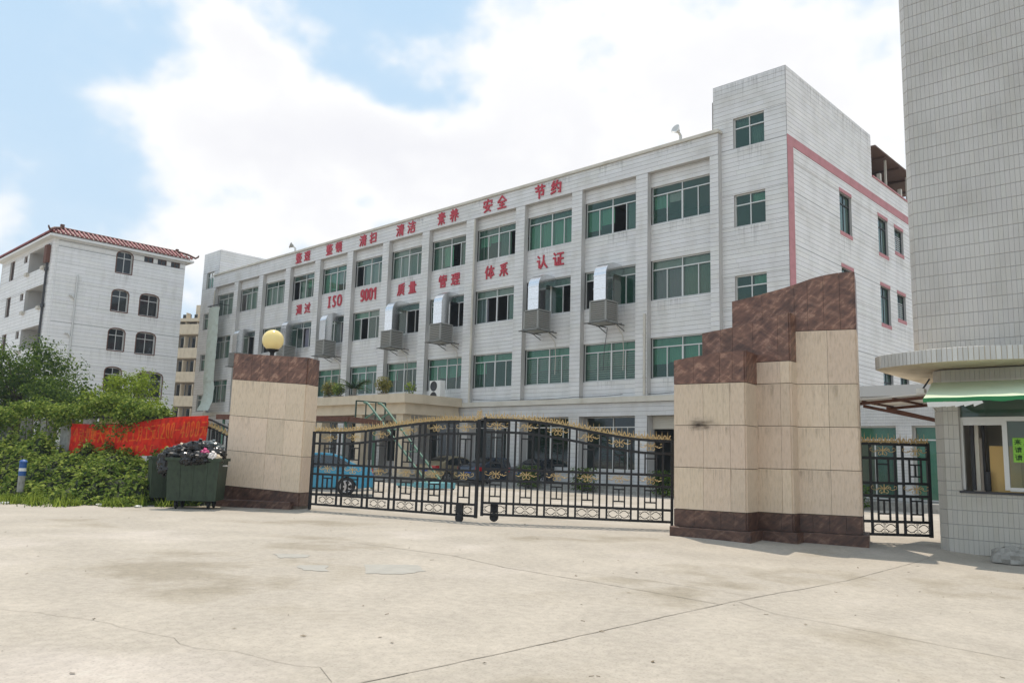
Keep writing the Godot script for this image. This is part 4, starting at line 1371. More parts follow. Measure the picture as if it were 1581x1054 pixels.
var W1 := Color(1, 1, 1)
var BEIGE := Color(0.68, 0.545, 0.415)
func stone_rows(j: Array, capy: float, cuts: Array, capcuts: Array, base_top: float, tone := 1.0) -> Array:
	var rows := []
	var y := base_top
	rows.append([0.19, base_top, M.granite_dark, tone, capcuts, W1, "base_panel"])
	for q: float in j:
		rows.append([y, q, M.stone, tone, cuts, BEIGE, "stone_panel"])
		y = q
	rows.append([y, capy, M.stone, tone, cuts, BEIGE, "stone_panel"])
	rows.append([capy, -1.0, M.granite, tone, capcuts, W1, "granite_panel"])
	return rows

func core(parent: Node, o: Vector3, ux: Vector3, w: float, depth: float, h: Callable, drop := 0.0) -> void:
	var b := MB.new()
	b.xf = Transform3D(Basis(ux, Vector3.UP, ux.cross(Vector3.UP)), o)
	var n := 8
	var pl := PackedVector2Array([Vector2(0, -0.3), Vector2(w, -0.3)])
	for i in n + 1:
		var x := w * (1.0 - float(i) / n)
		pl.append(Vector2(x, h.call(x) - 0.02 - drop * x))
	b.prism(pl, -depth, 0.0)
	part("core", b, M.mortar, parent)

func dirv(deg: float) -> Vector3:
	return Vector3(cos(deg_to_rad(deg)), 0, sin(deg_to_rad(deg)))

func build_piers() -> void:
	# left pillar
	var p := thing("gate_pillar", "broad beige stone pillar with red granite top, left of the gate", "pillar", T(Vector3(-7.38, 0, -21.3)))
	var u := dirv(13)
	var ub := Vector3(u.z, 0, -u.x)
	var tf := func(x: float) -> float: return 4.0
	core(p, Vector3.ZERO, u, 2.12, 0.62, tf, 0.055)
	var cc := [0.0, 0.12, 0.25, 0.37, 0.5, 0.63, 0.75, 1.0]
	var rows := stone_rows([1.44, 2.35], 3.3, [0.0, 0.52, 0.75, 1.0], cc, 0.53, 1.12)
	stone_face(p, Vector3.ZERO, u, 2.12, rows, tf, 0.055)
	stone_face(p, u * 2.12 + Vector3.UP * (-0.055 * 2.12), ub, 0.62, stone_rows([1.44, 2.35], 3.3, [0.0, 1.0], [0.0, 1.0], 0.53, 1.05), tf, 0.0)
	stone_face(p, ub * 0.62, -ub, 0.62, stone_rows([1.44, 2.35], 3.3, [0.0, 1.0], [0.0, 1.0], 0.53), tf, 0.0)
	stone_face(p, u * 2.12 + ub * 0.62 + Vector3.UP * (-0.055 * 2.12), -u, 2.12, stone_rows([1.44, 2.35], 3.3, [0.0, 0.5, 1.0], [0.0, 0.5, 1.0], 0.53), tf, -0.055)
	for q: Array in [[0.35, 2.35, 0.6, 0.5], [1.1, 3.29, 0.7, 0.8], [1.62, 2.34, 0.5, 0.7], [0.7, 1.43, 0.8, 0.6], [1.6, 1.43, 0.7, 0.7], [0.4, 3.29, 0.6, 0.4]]:
		rain_stain(p, Transform3D(Basis(u, Vector3.UP, -ub), -ub * 0.024), q[0], q[1] - 0.055 * q[0], q[2], q[3], int(q[0] * 7.0), 0.2)
	var b := MB.new()
	b.xf = Transform3D(Basis(u, Vector3.UP, -ub), Vector3.ZERO)
	b.slab(Vector3(-0.42, -0.2, -0.75), Vector3(1.98, 0.185, 0.2), 0.015)
	part("plinth", b, M.granite_dark, p)
	# lamp
	var at := Vector3(-6.42, 3.94, -21.36)
	var l := thing("globe_lamp", "yellow round globe lamp standing on the left gate pillar", "lamp", T(at))
	b = MB.new()
	b.lathe([Vector2(0.0, 0.0), Vector2(0.1, 0.0), Vector2(0.1, 0.02), Vector2(0.055, 0.03), Vector2(0.055, 0.1), Vector2(0.075, 0.13), Vector2(0.16, 0.17), Vector2(0.17, 0.2), Vector2(0.0, 0.2)], 20)
	part("collar", b, M.black, l)
	b = MB.new()
	var prof := []
	for i in 19:
		var a := lerpf(-PI * 0.42, PI * 0.5, i / 18.0)
		prof.append(Vector2(cos(a) * 0.285, 0.45 + sin(a) * 0.285))
	b.lathe(prof, 32)
	part("globe", b, M.globe, l)
	# right stepped wall of three tall slabs
	var w := thing("gate_wall", "stepped beige stone gate wall with three rising red granite tops", "gate wall", T(Vector3(0, 0, 0)))
	var A1 := Vector3(3.4, 0, -16.53)
	var u1 := dirv(36)
	var n1 := Vector3(u1.z, 0, -u1.x)
	var t1 := func(x: float) -> float: return 3.54 + 0.125 * sin(clampf(x / 1.5, 0.0, 1.0) * PI * 0.5)
	step_wall(w, A1, u1, 1.46, 0.64, t1, 3.04, [1.36, 2.2], [0.0, 0.42, 0.8, 1.0], [0.0, 0.28, 0.66, 0.84, 1.0], 0.0)
	# smoke smear across a joint of the lowest step
	var sm := Image.create(128, 64, false, Image.FORMAT_RGBA8)
	var sn := FastNoiseLite.new()
	sn.frequency = 0.06
	for y in 64:
		for x in 128:
			var q := Vector2((x - 44) / 40.0 if x < 44 else (x - 44) / 80.0, (y - 34) / 24.0)
			var aa := clampf(1.0 - q.length() + 0.35 * sn.get_noise_2d(x * 0.4, y * 1.6), 0.0, 1.0)
			sm.set_pixel(x, y, Color(0.2, 0.16, 0.12, aa * aa * 0.75))
	var smm := StandardMaterial3D.new()
	smm.transparency = BaseMaterial3D.TRANSPARENCY_ALPHA
	smm.albedo_texture = ImageTexture.create_from_image(sm)
	smm.roughness = 0.9
	var sq := MB.new()
	sq.xf = Transform3D(Basis(u1, Vector3.UP, -n1), A1)
	sq.quad(Vector3(0.18, 2.0, 0.037), Vector3(1.1, 2.0, 0.037), Vector3(1.1, 2.48, 0.037), Vector3(0.18, 2.48, 0.037))
	part("smoke_stain", sq, smm, w, "dark smoke smear on the lowest step of the gate wall")
	var C1 := Vector3(4.94, 0, -16.23)
	var u2 := dirv(39)
	var n2 := Vector3(u2.z, 0, -u2.x)
	var t2 := func(x: float) -> float: return 4.19 + 0.28 * clampf(x / 1.85, 0.0, 1.1) - 0.03 * sin(PI * clampf(x / 1.85, 0, 1))
	step_wall(w, C1 - u2 * 1.1, u2, 1.83, 0.34, t2, 3.5, [1.38, 2.22, 3.06], [0.0, 0.6, 0.9, 1.0], [0.0, 0.22, 0.36, 0.6, 0.88, 1.0], 0.0)
	var C2 := Vector3(5.71, 0, -16.02)
	var u3 := dirv(25)
	var crest := Curve.new()
	crest.max_domain = 2.4
	crest.max_value = 6.0
	for q: Array in [[0.0, 4.82, 0.16], [0.67, 4.955, 0.23], [1.22, 5.095, 0.3], [1.62, 5.215, 0.24], [2.0, 5.275, 0.1], [2.4, 5.285, 0.0]]:
		crest.add_point(Vector2(q[0], q[1]), q[2], q[2])
	var t3 := func(x: float) -> float: return crest.sample(x)
	step_wall(w, C2 - u3 * 1.2, u3, 2.32, 0.9, t3, 4.13, [1.385, 2.215, 3.06], [0.0, 0.52, 0.78, 1.0], [0.0, 0.25, 0.52, 0.63, 0.76, 0.89, 1.0], 0.0)

func step_wall(w: Node, o: Vector3, u: Vector3, ln: float, depth: float, top: Callable, capy: float, joints: Array, cuts: Array, capcuts: Array, drop: float) -> void:
	var nb := Vector3(u.z, 0, -u.x)
	core(w, o, u, ln, depth, top, drop)
	stone_face(w, o, u, ln, stone_rows(joints, capy, cuts, capcuts, 0.53), top, drop)
	var ys: Array = joints.duplicate()
	ys.append(capy)
	for k in ys.size():
		rain_stain(w, Transform3D(Basis(u, Vector3.UP, -nb), o - nb * 0.024), ln * rng.randf_range(0.6, 0.82), ys[k] - 0.008, ln * 0.35, 0.55, k, 0.22)
		rain_stain(w, Transform3D(Basis(u, Vector3.UP, -nb), o - nb * 0.024), ln * rng.randf_range(0.25, 0.45), ys[k] - 0.008, ln * 0.4, 0.4, k + 1, 0.18)
	var tr := func(x: float) -> float: return top.call(ln)
	var tl := func(x: float) -> float: return top.call(0.0)
	stone_face(w, o + u * ln, nb, depth, stone_rows(joints, capy, [0.0, 1.0], [0.0, 1.0], 0.53), tr, 0.0)
	stone_face(w, o + nb * depth, -nb, depth, stone_rows(joints, capy, [0.0, 1.0], [0.0, 1.0], 0.53), tl, 0.0)
	var tb := func(x: float) -> float: return top.call(ln - x)
	stone_face(w, o + u * ln + nb * depth, -u, ln, stone_rows(joints, capy, [0.0, 0.5, 1.0], [0.0, 0.5, 1.0], 0.53), tb, 0.0)
	var b := MB.new()
	b.xf = Transform3D(Basis(u, Vector3.UP, -nb), o)
	b.slab(Vector3(-0.06, -0.25, -depth - 0.08), Vector3(ln + 0.13, 0.185, 0.16), 0.012)
	part("plinth", b, M.granite_dark, w)

# ---------------------------------------------------------------- iron gates
func bar_part(parent: Node, called: String, a: Vector3, b: Vector3, w: float, m: Material) -> void:
	if not cache.has("unit"):
		var k := MB.new()
		k.box(Vector3(-0.5, -0.5, -0.5), Vector3(0.5, 0.5, 0.5))
		cache["unit"] = k.mesh()
	var d := b - a
	var f := d.normalized()
	var s := Vector3.BACK
	var r := f.cross(s).normalized()
	put(called, cache["unit"], m, parent, Transform3D(Basis(r * w, f * (d.length() + w * 0.0), s * w), (a + b) * 0.5))

func spiral(b: MB, c: Vector3, r0: float, a0: float, turn: float, rad: float) -> void:
	var pts := []
	for i in 11:
		var t := i / 10.0
		var a := a0 + turn * t
		var r := r0 * (1.0 - 0.72 * t)
		pts.append(c + Vector3(cos(a) * r, sin(a) * r, 0))
	b.tube(pts, rad, 5)

func scroll_mesh(gold: bool) -> ArrayMesh:
	var key := "scroll%s" % gold
	if cache.has(key): return cache[key]
	var b := MB.new()
	if gold:      # a shallow S curve either side of a small middle bow, ends rolled
		for s: float in [-1.0, 1.0]:
			var pts := []
			for i in 13:
				var t := i / 12.0
				pts.append(Vector3(s * (0.03 + 0.19 * t), 0.02 * sin(t * TAU) + 0.01, 0))
			b.tube(pts, 0.008, 6)
			spiral(b, Vector3(s * 0.22, 0.05, 0), 0.045, -PI / 2, s * 4.6, 0.007)
			spiral(b, Vector3(s * 0.05, -0.045, 0), 0.045, PI / 2, -s * 4.8, 0.0075)
			spiral(b, Vector3(s * 0.12, 0.03, 0), 0.035, PI, -s * 4.0, 0.008)
			b.tube([Vector3(s * 0.02, 0.02, 0), Vector3(s * 0.07, 0.075, 0.01), Vector3(s * 0.1, 0.085, 0.012)], 0.014, 5, 0.3)
		b.tube([Vector3(0, -0.06, 0), Vector3(0, 0.07, 0.012), Vector3(0, 0.11, 0.012)], 0.016, 6, 0.3)
	else:         # four black C curls meeting in the middle
		for s: float in [-1.0, 1.0]:
			for t: float in [-1.0, 1.0]:
				var pts := []
				for i in 11:
					var q := i / 10.0
					pts.append(Vector3(s * (0.02 + 0.2 * q), t * (0.015 + 0.06 * sin(q * PI)), 0))
				b.tube(pts, 0.009, 5)
				spiral(b, Vector3(s * 0.21, t * 0.045, 0), 0.035, -t * PI / 2, s * t * 4.4, 0.005)
				spiral(b, Vector3(s * 0.035, t * 0.07, 0), 0.035, PI / 2 - s * 1.2, s * t * 4.0, 0.005)
		b.tube([Vector3(0, -0.1, 0), Vector3(0, 0.1, 0)], 0.006, 5)
	cache[key] = b.mesh()
	return cache[key]

func fleur_mesh() -> ArrayMesh:
	if cache.has("fleur"): return cache["fleur"]
	var b := MB.new()
	b.tube([Vector3(0, 0, 0), Vector3(0, 0.08, 0), Vector3(0, 0.21, 0)], 0.021, 5, 0.1)
	for s: float in [-1.0, 1.0]:
		b.tube([Vector3(s * 0.004, 0.01, 0), Vector3(s * 0.04, 0.06, 0.012), Vector3(s * 0.058, 0.12, 0.02), Vector3(s * 0.075, 0.105, 0.02)], 0.02, 5, 0.4)
		spiral(b, Vector3(s * 0.045, 0.035, 0.012), 0.03, PI, -s * 4.0, 0.013)
	cache["fleur"] = b.mesh()
	return cache["fleur"]

# a leaf hung at x = 0 and running to x = L; top is the height of its upper rail
func build_leaf(g: Node, L: float, units: int, top: Callable, wheel: float) -> void:
	var z := 0.0
	var y0 := 0.16
	var w := 0.042
	bar_part(g, "stile", Vector3(0.03, 0.02, 0), Vector3(0.03, top.call(0.0), 0), 0.06, M.iron)
	bar_part(g, "stile", Vector3(L - 0.03, 0.12, 0), Vector3(L - 0.03, top.call(L) + 0.03, 0), 0.062, M.iron)
	for y: float in [y0, 0.41, 0.91, 1.16]:
		bar_part(g, "rail", Vector3(0.06, y, 0), Vector3(L - 0.06, y, 0), 0.052, M.iron)
	var n := 18
	for q: float in [0.0, 0.28]:
		var b := MB.new()
		for i in n:
			var xa := lerpf(0.06, L - 0.06, float(i) / n)
			var xb := lerpf(0.06, L - 0.06, float(i + 1) / n)
			b.bar(Vector3(xa, top.call(xa) - q - 0.02, 0), Vector3(xb, top.call(xb) - q - 0.02, 0), 0.05, 0.055)
		part("curved_rail", b, M.iron, g)
	var U := (L - 0.12) / units
	for k in units:
		var x0 := 0.06 + U * k
		for dx: float in [0.012, 0.17]:
			if k == 0 and dx < 0.1: continue
			bar_part(g, "bar", Vector3(x0 + dx, y0, 0.003), Vector3(x0 + dx, top.call(x0 + dx) - 0.03, 0.003), w, M.iron)
		var c := x0 + 0.17 + (U - 0.158) * 0.5
		var hw := (U - 0.17) * 0.24
		put("scroll", scroll_mesh(false), M.iron, g, T(Vector3(c, 0.285, 0)))
		# ladder motif of the lower field
		for s: float in [-1.0, 1.0]:
			bar_part(g, "bar", Vector3(c + s * hw, 0.41, 0.0), Vector3(c + s * hw, 0.91, 0.0), 0.032, M.iron)
		bar_part(g, "cross_bar", Vector3(c - hw, 0.56, 0.001), Vector3(c + hw, 0.56, 0.001), 0.03, M.iron)
		bar_part(g, "cross_bar", Vector3(c - hw, 0.82, 0.001), Vector3(c + hw, 0.82, 0.001), 0.03, M.iron)
		bar_part(g, "cross_bar", Vector3(c, 0.57, 0.002), Vector3(c, 0.81, 0.002), 0.03, M.iron)
		put("gold_scroll", scroll_mesh(true), M.gold, g, T(Vector3(c, 1.03, 0.02)))
		put("gold_scroll", scroll_mesh(true), M.gold, g, T(Vector3(c, top.call(c) - 0.17, 0.02)))
		# upper field: a tall H motif, or a pair of plain bars
		var t0: float = top.call(c) - 0.32
		for s: float in [-1.0, 1.0]:
			bar_part(g, "bar", Vector3(c + s * hw, 1.16, 0.0), Vector3(c + s * hw, t0 + 0.03, 0.0), 0.032, M.iron)
		if k % 2 == 1:
			bar_part(g, "cross_bar", Vector3(c - hw, t0 - 0.1, 0.001), Vector3(c + hw, t0 - 0.1, 0.001), 0.03, M.iron)
			bar_part(g, "cross_bar", Vector3(c - hw, 1.3, 0.001), Vector3(c + hw, 1.3, 0.001), 0.03, M.iron)
			bar_part(g, "cross_bar", Vector3(c, 1.31, 0.002), Vector3(c, t0 - 0.11, 0.002), 0.03, M.iron)
		else:
			bar_part(g, "cross_bar", Vector3(c - hw, t0 - 0.1, 0.001), Vector3(c + hw, t0 - 0.1, 0.001), 0.03, M.iron)
	var m := int(L / 0.125)
	for i in m:
		var x := 0.13 + (L - 0.22) * i / (m - 1)
		put("gold_spike", fleur_mesh(), M.gold, g, Transform3D(Basis(Vector3.UP, rng.randf_range(-0.3, 0.3)).scaled(Vector3.ONE * rng.randf_range(0.85, 1.02)), Vector3(x, top.call(x) - 0.01, 0)))
	if wheel > 0.0:
		var b := MB.new()
		b.box(Vector3(wheel - 0.085, 0.2, 0.03), Vector3(wheel + 0.085, 0.42, 0.1))
		b.box(Vector3(wheel - 0.085, 0.06, 0.03), Vector3(wheel - 0.065, 0.2, 0.1))
		b.box(Vector3(wheel + 0.065, 0.06, 0.03), Vector3(wheel + 0.085, 0.2, 0.1))
		part("wheel_bracket", b, M.iron, g)
		b = MB.new()
		b.xf = Transform3D(Basis(Vector3.RIGHT, PI / 2), Vector3(wheel, 0.1, 0.065))
		b.lathe([Vector2(0.0, -0.03), Vector2(0.088, -0.03), Vector2(0.1, -0.02), Vector2(0.1, 0.02), Vector2(0.088, 0.03), Vector2(0.0, 0.03)], 16)
		part("wheel", b, M.rubber, g)

func build_gates() -> void:
	var sw := func(x: float) -> float: return 1.975 + 0.315 * smoothstep(0.7, 4.3, x)
	var H := Vector3(-5.02, 0, -20.68)
	var Mid := Vector3(-0.68, 0, -18.36)
	var d := Mid - H
	var g := thing("gate_leaf", "left leaf of the black iron gate with gold spikes, hung on the stone pillar", "gate", Transform3D(Basis(Vector3.UP, -atan2(d.z, d.x)) * Basis(Vector3.BACK, -0.006), H), "double driveway gate")
	build_leaf(g, d.length(), 6, sw, d.length() - 0.42)
	var b := MB.new()
	b.tube([Vector3(0, 0, 0), Vector3(0, 0.27, 0)], 0.018, 6, 0.2)
	for s: float in [-1.0, 1.0]:
		for k in 4:
			b.tube([Vector3(0, 0.01 + k * 0.05, 0), Vector3(s * 0.05, 0.05 + k * 0.05, 0.01), Vector3(s * (0.1 - k * 0.018), 0.1 + k * 0.045, 0.015)], 0.016, 5, 0.3)
		spiral(b, Vector3(s * 0.09, 0.05, 0), 0.04, PI, -s * 4.0, 0.012)
	put("gold_finial", b.mesh(), M.gold, g, T(Vector3(d.length() - 0.02, sw.call(d.length()) + 0.02, 0)))
	var H2 := Vector3(3.62, 0, -17.84)
	var M2 := Vector3(-0.6, 0, -18.33)
	var d2 := M2 - H2
	var L2 := d2.length()
	# built from its hinge, then turned to run left from the wall
	var sw2 := func(x: float) -> float: return 1.93 + 0.36 * smoothstep(0.35, 3.6, x)
	var g2 := thing("gate_leaf", "right leaf of the black iron gate with gold spikes, hung on the stepped wall", "gate", Transform3D(Basis(Vector3.UP, -atan2(d2.z, d2.x)) * Basis(Vector3.BACK, 0.006), H2), "double driveway gate")
	build_leaf(g2, L2, 6, sw2, L2 - 0.3)
	var s := thing("side_gate", "small single black iron gate with gold spikes between stepped wall and guard booth", "gate", T(Vector3(7.0, 0, -16.2)))
	build_leaf(s, 1.42, 2, func(x: float) -> float: return 1.95, 0.0)

# ---------------------------------------------------------------- guard booth and its tower
func build_booth() -> void:
	var o := thing("guard_booth", "grey tiled guard booth under a tall tiled tower, with a green awning over its window", "building", BOO)
	var wb := MB.new()
	var tb := MB.new()
	var X := Vector3.RIGHT
	tint = Color(1, 0.965, 0.875)
	# booth front with its wide window; left side
	panel(wb, tb, Vector3(0.2, 0, 0), X, 3.2, 3.4, 0.22, [Rect2(0.26, 1.14, 2.5, 1.86)], 0.262, 0.082, 0.5)
	panel(wb, tb, Vector3(0, 0, -3.0), Vector3(0, 0, 1), 2.8, 3.4, 0.2, [Rect2(0.3, 0.0, 0.9, 2.2)], 0.262, 0.082, 0.5)
	var cx := Vector3(1, 0, 1).normalized()
	panel(wb, tb, Vector3(0, 0, -0.2), cx, 0.283, 3.4, 0.05, [], 0.262, 0.066, 0.52)
	wb.col = Color(0.45, 0.44, 0.4)
	wb.box(Vector3(0.2, 0, -3.2), Vector3(3.4, 3.4, -3.0))
	wb.box(Vector3(3.2, 0, -3.0), Vector3(3.4, 3.4, -0.22))
	wb.box(Vector3(0.2, 0.0, -3.0), Vector3(3.2, 0.06, -0.22))
	# tower above
	tint = Color(1, 0.97, 0.92)
	panel(wb, tb, Vector3(-0.17, 3.68, 0.0), X, 4.5, 9.6, 0.25, [], 0.262, 0.0815, 0.52)
	panel(wb, tb, Vector3(-0.3, 3.68, -4.0), Vector3(0, 0, 1), 3.87, 9.6, 0.25, [], 0.262, 0.0815, 0.52)
	panel(wb, tb, Vector3(-0.3, 3.68, -0.13), cx, 0.184, 9.6, 0.05, [], 0.262, 0.06, 0.54)
	wb.col = Color(0.5, 0.49, 0.46)
	wb.box(Vector3(-0.1, 13.2, -4.0), Vector3(4.3, 13.4, -0.1))
	wb.box(Vector3(-0.2, 3.7, -4.2), Vector3(4.3, 13.3, -4.0))
	tint = Color(1, 0.99, 0.98)
	part("wall", wb, M.plain, o)
	stuff(part("facing_tile", tb, M.tile, o))
	# curved canopy slab with upright edge tiles
	var pl: Array[Vector2] = [Vector2(-0.95, -2.7), Vector2(-0.93, -1.2), Vector2(-0.92, -0.2), Vector2(-0.88, 0.35), Vector2(-0.68, 0.62), Vector2(-0.28, 0.83), Vector2(0.25, 1.02), Vector2(0.7, 1.09), Vector2(1.2, 1.05), Vector2(1.75, 0.86), Vector2(2.6, 0.66), Vector2(3.6, 0.6)]
	var sl := MB.new()
	var poly := PackedVector2Array()
	for q in pl: poly.append(Vector2(q.x, -q.y))
	poly.append(Vector2(3.6, 2.9))
	poly.append(Vector2(-0.95, 2.9))
	poly.reverse()
	sl.xf = Transform3D(Basis(Vector3.RIGHT, -PI / 2), Vector3.ZERO)
	if Geometry2D.is_polygon_clockwise(poly): poly.reverse()
	sl.prism(poly, 3.42, 3.66)
	part("canopy_slab", sl, M.cream, o)
	var et := MB.new()
	var acc := 0.0
	for i in pl.size() - 1:
		var a := Vector3(pl[i].x, 0, pl[i].y)
		var b := Vector3(pl[i + 1].x, 0, pl[i + 1].y)
		var t := (b - a).normalized()
		var ln := (b - a).length()
		var n := maxi(1, int(round(ln / 0.086)))
		for k in n:
			var g := rng.randf_range(0.48, 0.6)
			et.col = Color(g, g * 0.99, g * 0.95)
			et.xf = Transform3D(Basis(t, Vector3.UP, t.cross(Vector3.UP)), a + t * (ln * k / n))
			et.slab(Vector3(0.004, 3.425, 0.0), Vector3(ln / n - 0.006, 3.67, 0.014), 0.004)
	stuff(part("edge_tile", et, M.tile, o))
	# soffit beam between slab and wall
	# window: top light, open left half, green pane to the right
	var fr := MB.new()
	fr.box(Vector3(0.46, 2.42, -0.16), Vector3(2.96, 2.5, -0.08))
	fr.box(Vector3(1.14, 1.18, -0.15), Vector3(1.22, 2.42, -0.09))
	fr.box(Vector3(1.22, 1.16, -0.15), Vector3(2.96, 1.23, -0.09))
	fr.box(Vector3(2.0, 1.23, -0.15), Vector3(2.06, 2.42, -0.09))
	fr.box(Vector3(2.9, 1.16, -0.15), Vector3(2.96, 3.0, -0.09))
	fr.box(Vector3(0.46, 1.16, -0.17), Vector3(0.5, 2.42, -0.08))
	fr.box(Vector3(0.5, 2.35, -0.16), Vector3(1.14, 2.42, -0.1))
	var wf := part("window", fr, M.alu, o)
	var pb := MB.new()
	pb.quad(Vector3(0.46, 2.5, -0.12), Vector3(2.96, 2.5, -0.12), Vector3(2.96, 3.0, -0.12), Vector3(0.46, 3.0, -0.12))
	part("pane", pb, M.glass, wf)
	pb = MB.new()
	pb.quad(Vector3(1.22, 1.23, -0.13), Vector3(2.0, 1.23, -0.13), Vector3(2.0, 2.42, -0.13), Vector3(1.22, 2.42, -0.13))
	part("pane", pb, M.glass, wf)
	pb = MB.new()
	pb.quad(Vector3(2.06, 1.23, -0.11), Vector3(2.9, 1.23, -0.11), Vector3(2.9, 2.42, -0.11), Vector3(2.06, 2.42, -0.11))
	part("pane", pb, M.glass, wf)
	var sb := MB.new()
	sb.box(Vector3(0.42, 1.1, -0.2), Vector3(3.0, 1.14, 0.03))
	part("sill", sb, M.dark, o)
	# notice behind the right pane
	var im := Image.create(192, 224, false, Image.FORMAT_RGB8)
	im.fill(Color(0.5, 0.72, 0.25))
	im.fill_rect(Rect2i(4, 4, 184, 216), Color(0.56, 0.78, 0.3))
	var txt := ["来人员", "请入厂", "请来人"]
	for r in 3:
		im.fill_rect(Rect2i(4, 72 * r + 4, 184, 3), Color(0.4, 0.6, 0.2))
		for k in 3:
			draw_char(im, txt[r][k], 12 + k * 60, 14 + r * 71, 46, 52, 6, Color(0.1, 0.25, 0.08))
	var nmz := mat(Color(1, 1, 1), 0.8)
	nmz.albedo_texture = ImageTexture.create_from_image(im)
	var nb := MB.new()
	nb.quad(Vector3(1.29, 1.68, -0.118), Vector3(1.75, 1.68, -0.118), Vector3(1.75, 2.12, -0.118), Vector3(1.29, 2.12, -0.118))
	part("notice", nb, nmz, o, "yellow green paper notice on the booth window")
	# inside: cabinet, dark post, back wall
	var cb := MB.new()
	cb.box(Vector3(0.82, 0.06, -0.95), Vector3(1.8, 1.98, -0.52))
	cb.box(Vector3(0.92, 0.1, -0.52), Vector3(1.33, 1.95, -0.5))
	cb.box(Vector3(1.36, 0.1, -0.52), Vector3(1.77, 1.95, -0.5))
	part("cabinet", cb, M.yellowboard, o)
	cb = MB.new()
	cb.box(Vector3(0.56, 1.15, -0.34), Vector3(0.62, 2.4, -0.28))
	cb.box(Vector3(0.72, 1.15, -0.5), Vector3(0.76, 2.4, -0.44))
	cb.tube([Vector3(0.8, 1.15, -0.4), Vector3(0.8, 1.5, -0.4)], 0.05, 8)
	part("sliding_shutter", cb, M.dark, o)
	cb = MB.new()
	cb.box(Vector3(0.64, 1.15, -0.36), Vector3(0.7, 2.38, -0.3))
	part("shutter_edge", cb, M.render, o)
	# green awning on a metal frame
	var ab := MB.new()
	var P := func(x: float, t: float) -> Vector3:
		return Vector3(lerpf(0.03, 0.3, t) + x * lerpf(3.3, 3.2, t), lerpf(3.16, 2.74, t) - 0.02 * sin(t * PI) + 0.003 * sin(x * 28.0), lerpf(0.03, 1.5, t))
	for i in 30:
		for k in 8:
			var x0 := i / 30.0
			var x1 := (i + 1) / 30.0
			var t0 := k / 8.0
			var t1 := (k + 1) / 8.0
			ab.quad(P.call(x0, t1), P.call(x1, t1), P.call(x1, t0), P.call(x0, t0))
	var aw := part("awning", ab, M.awning, o, "pale green awning over the booth window")
	ab = MB.new()
	for i in 30:
		var a: Vector3 = P.call(i / 30.0, 1.0)
		var b: Vector3 = P.call((i + 1) / 30.0, 1.0)
		var h0 := 0.065 + 0.01 * sin(i * 1.3)
		ab.quad(a + Vector3(0, -h0, 0.01), b + Vector3(0, -h0, 0.01), b + Vector3(0, 0.01, 0.004), a + Vector3(0, 0.01, 0.004))
	for k in 8:
		ab.quad(P.call(0.0, k / 8.0), P.call(0.0, k / 8.0) + Vector3(0, -0.06, 0), P.call(0.0, (k + 1) / 8.0) + Vector3(0, -0.06, 0), P.call(0.0, (k + 1) / 8.0))
	part("valance", ab, M.awning_edge, aw)
	ab = MB.new()
	for i in 6:
		var a: Vector3 = P.call(0.02 + i * 0.045, 1.0) + Vector3(0, -0.085, 0.0)
		var b: Vector3 = P.call(0.02 + (i + 1) * 0.045, 1.0) + Vector3(0, -0.085, 0.0)
		ab.quad(a + Vector3(0.02, -0.07 - 0.004 * (i % 2), 0.03), b + Vector3(0.02, -0.07 + 0.011 * i, 0.03), b + Vector3(0, 0.02, 0.022), a + Vector3(0, 0.02, 0.022))
	part("valance_lining", ab, M.lining, aw)
	ab = MB.new()
	for x: float in [0.1, 1.8, 3.3]:
		ab.tube([Vector3(x, 3.1, 0.03), Vector3(x + 0.25, 2.72, 1.46)], 0.016, 6)
		ab.tube([Vector3(x, 2.6, 0.03), Vector3(x + 0.25, 2.7, 1.4)], 0.014, 6)
	part("awning_frame", ab, M.alu, aw)
	# lean-to roof over the side gate
	var lb := MB.new()
	lb.bar(Vector3(-1.5, 2.86, -0.9), Vector3(-0.02, 2.96, -0.9), 1.9, 0.03)
	var lr := part("lean_to_roof", lb, M.white, o, "thin pale sheet roof over the small side gate")
	for q: Array in [[-1.4, 2.8, -0.1, -0.02, 2.9, -0.1], [-1.4, 2.8, -1.7, -0.02, 2.9, -1.7], [-1.35, 2.76, -0.2, -0.02, 2.45, -0.5], [-1.3, 2.78, -1.6, -0.02, 2.45, -1.3]]:
		lb = MB.new()
		lb.bar(Vector3(q[0], q[1], q[2]), Vector3(q[3], q[4], q[5]), 0.05, 0.06)
		part("strut", lb, M.rust, lr)
	for x: float in [-1.3, -0.7, -0.1]:
		lb = MB.new()
		lb.bar(Vector3(x, 2.83 + (x + 1.5) * 0.067, -1.8), Vector3(x, 2.83 + (x + 1.5) * 0.067, -0.02), 0.04, 0.05)
		part("purlin", lb, M.rust, lr)
	# small camera under the slab
	var cm := thing("security_camera", "small white camera box on the corner of the booth under the canopy slab", "camera", BOO * T(Vector3(-0.14, 3.0, 0.0)))
	var mb := MB.new()
	mb.box(Vector3(-0.09, -0.04, -0.05), Vector3(0.05, 0.05, 0.12))
	part("housing", mb, M.white, cm)
	mb = MB.new()
	mb.bar(Vector3(0, 0.05, 0), Vector3(0.1, 0.25, -0.1), 0.025, 0.025)
	part("arm", mb, M.dark, cm)
	# rough concrete block at the foot of the booth
	var kb := MB.new()
	var no := FastNoiseLite.new()
	no.seed = 9
	no.frequency = 0.02
	kb.blob(Vector3(0, 0.05, 0), Vector3(0.36, 0.2, 0.24), no, 0.35, 10, 16)
	tag(put("stone_block", kb.mesh(), M.concrete, self, Transform3D(Basis(Vector3.UP, -0.7), Vector3(8.62, -0.06, -14.0))), "rough grey stone block lying against the foot of the guard booth", "stone block")

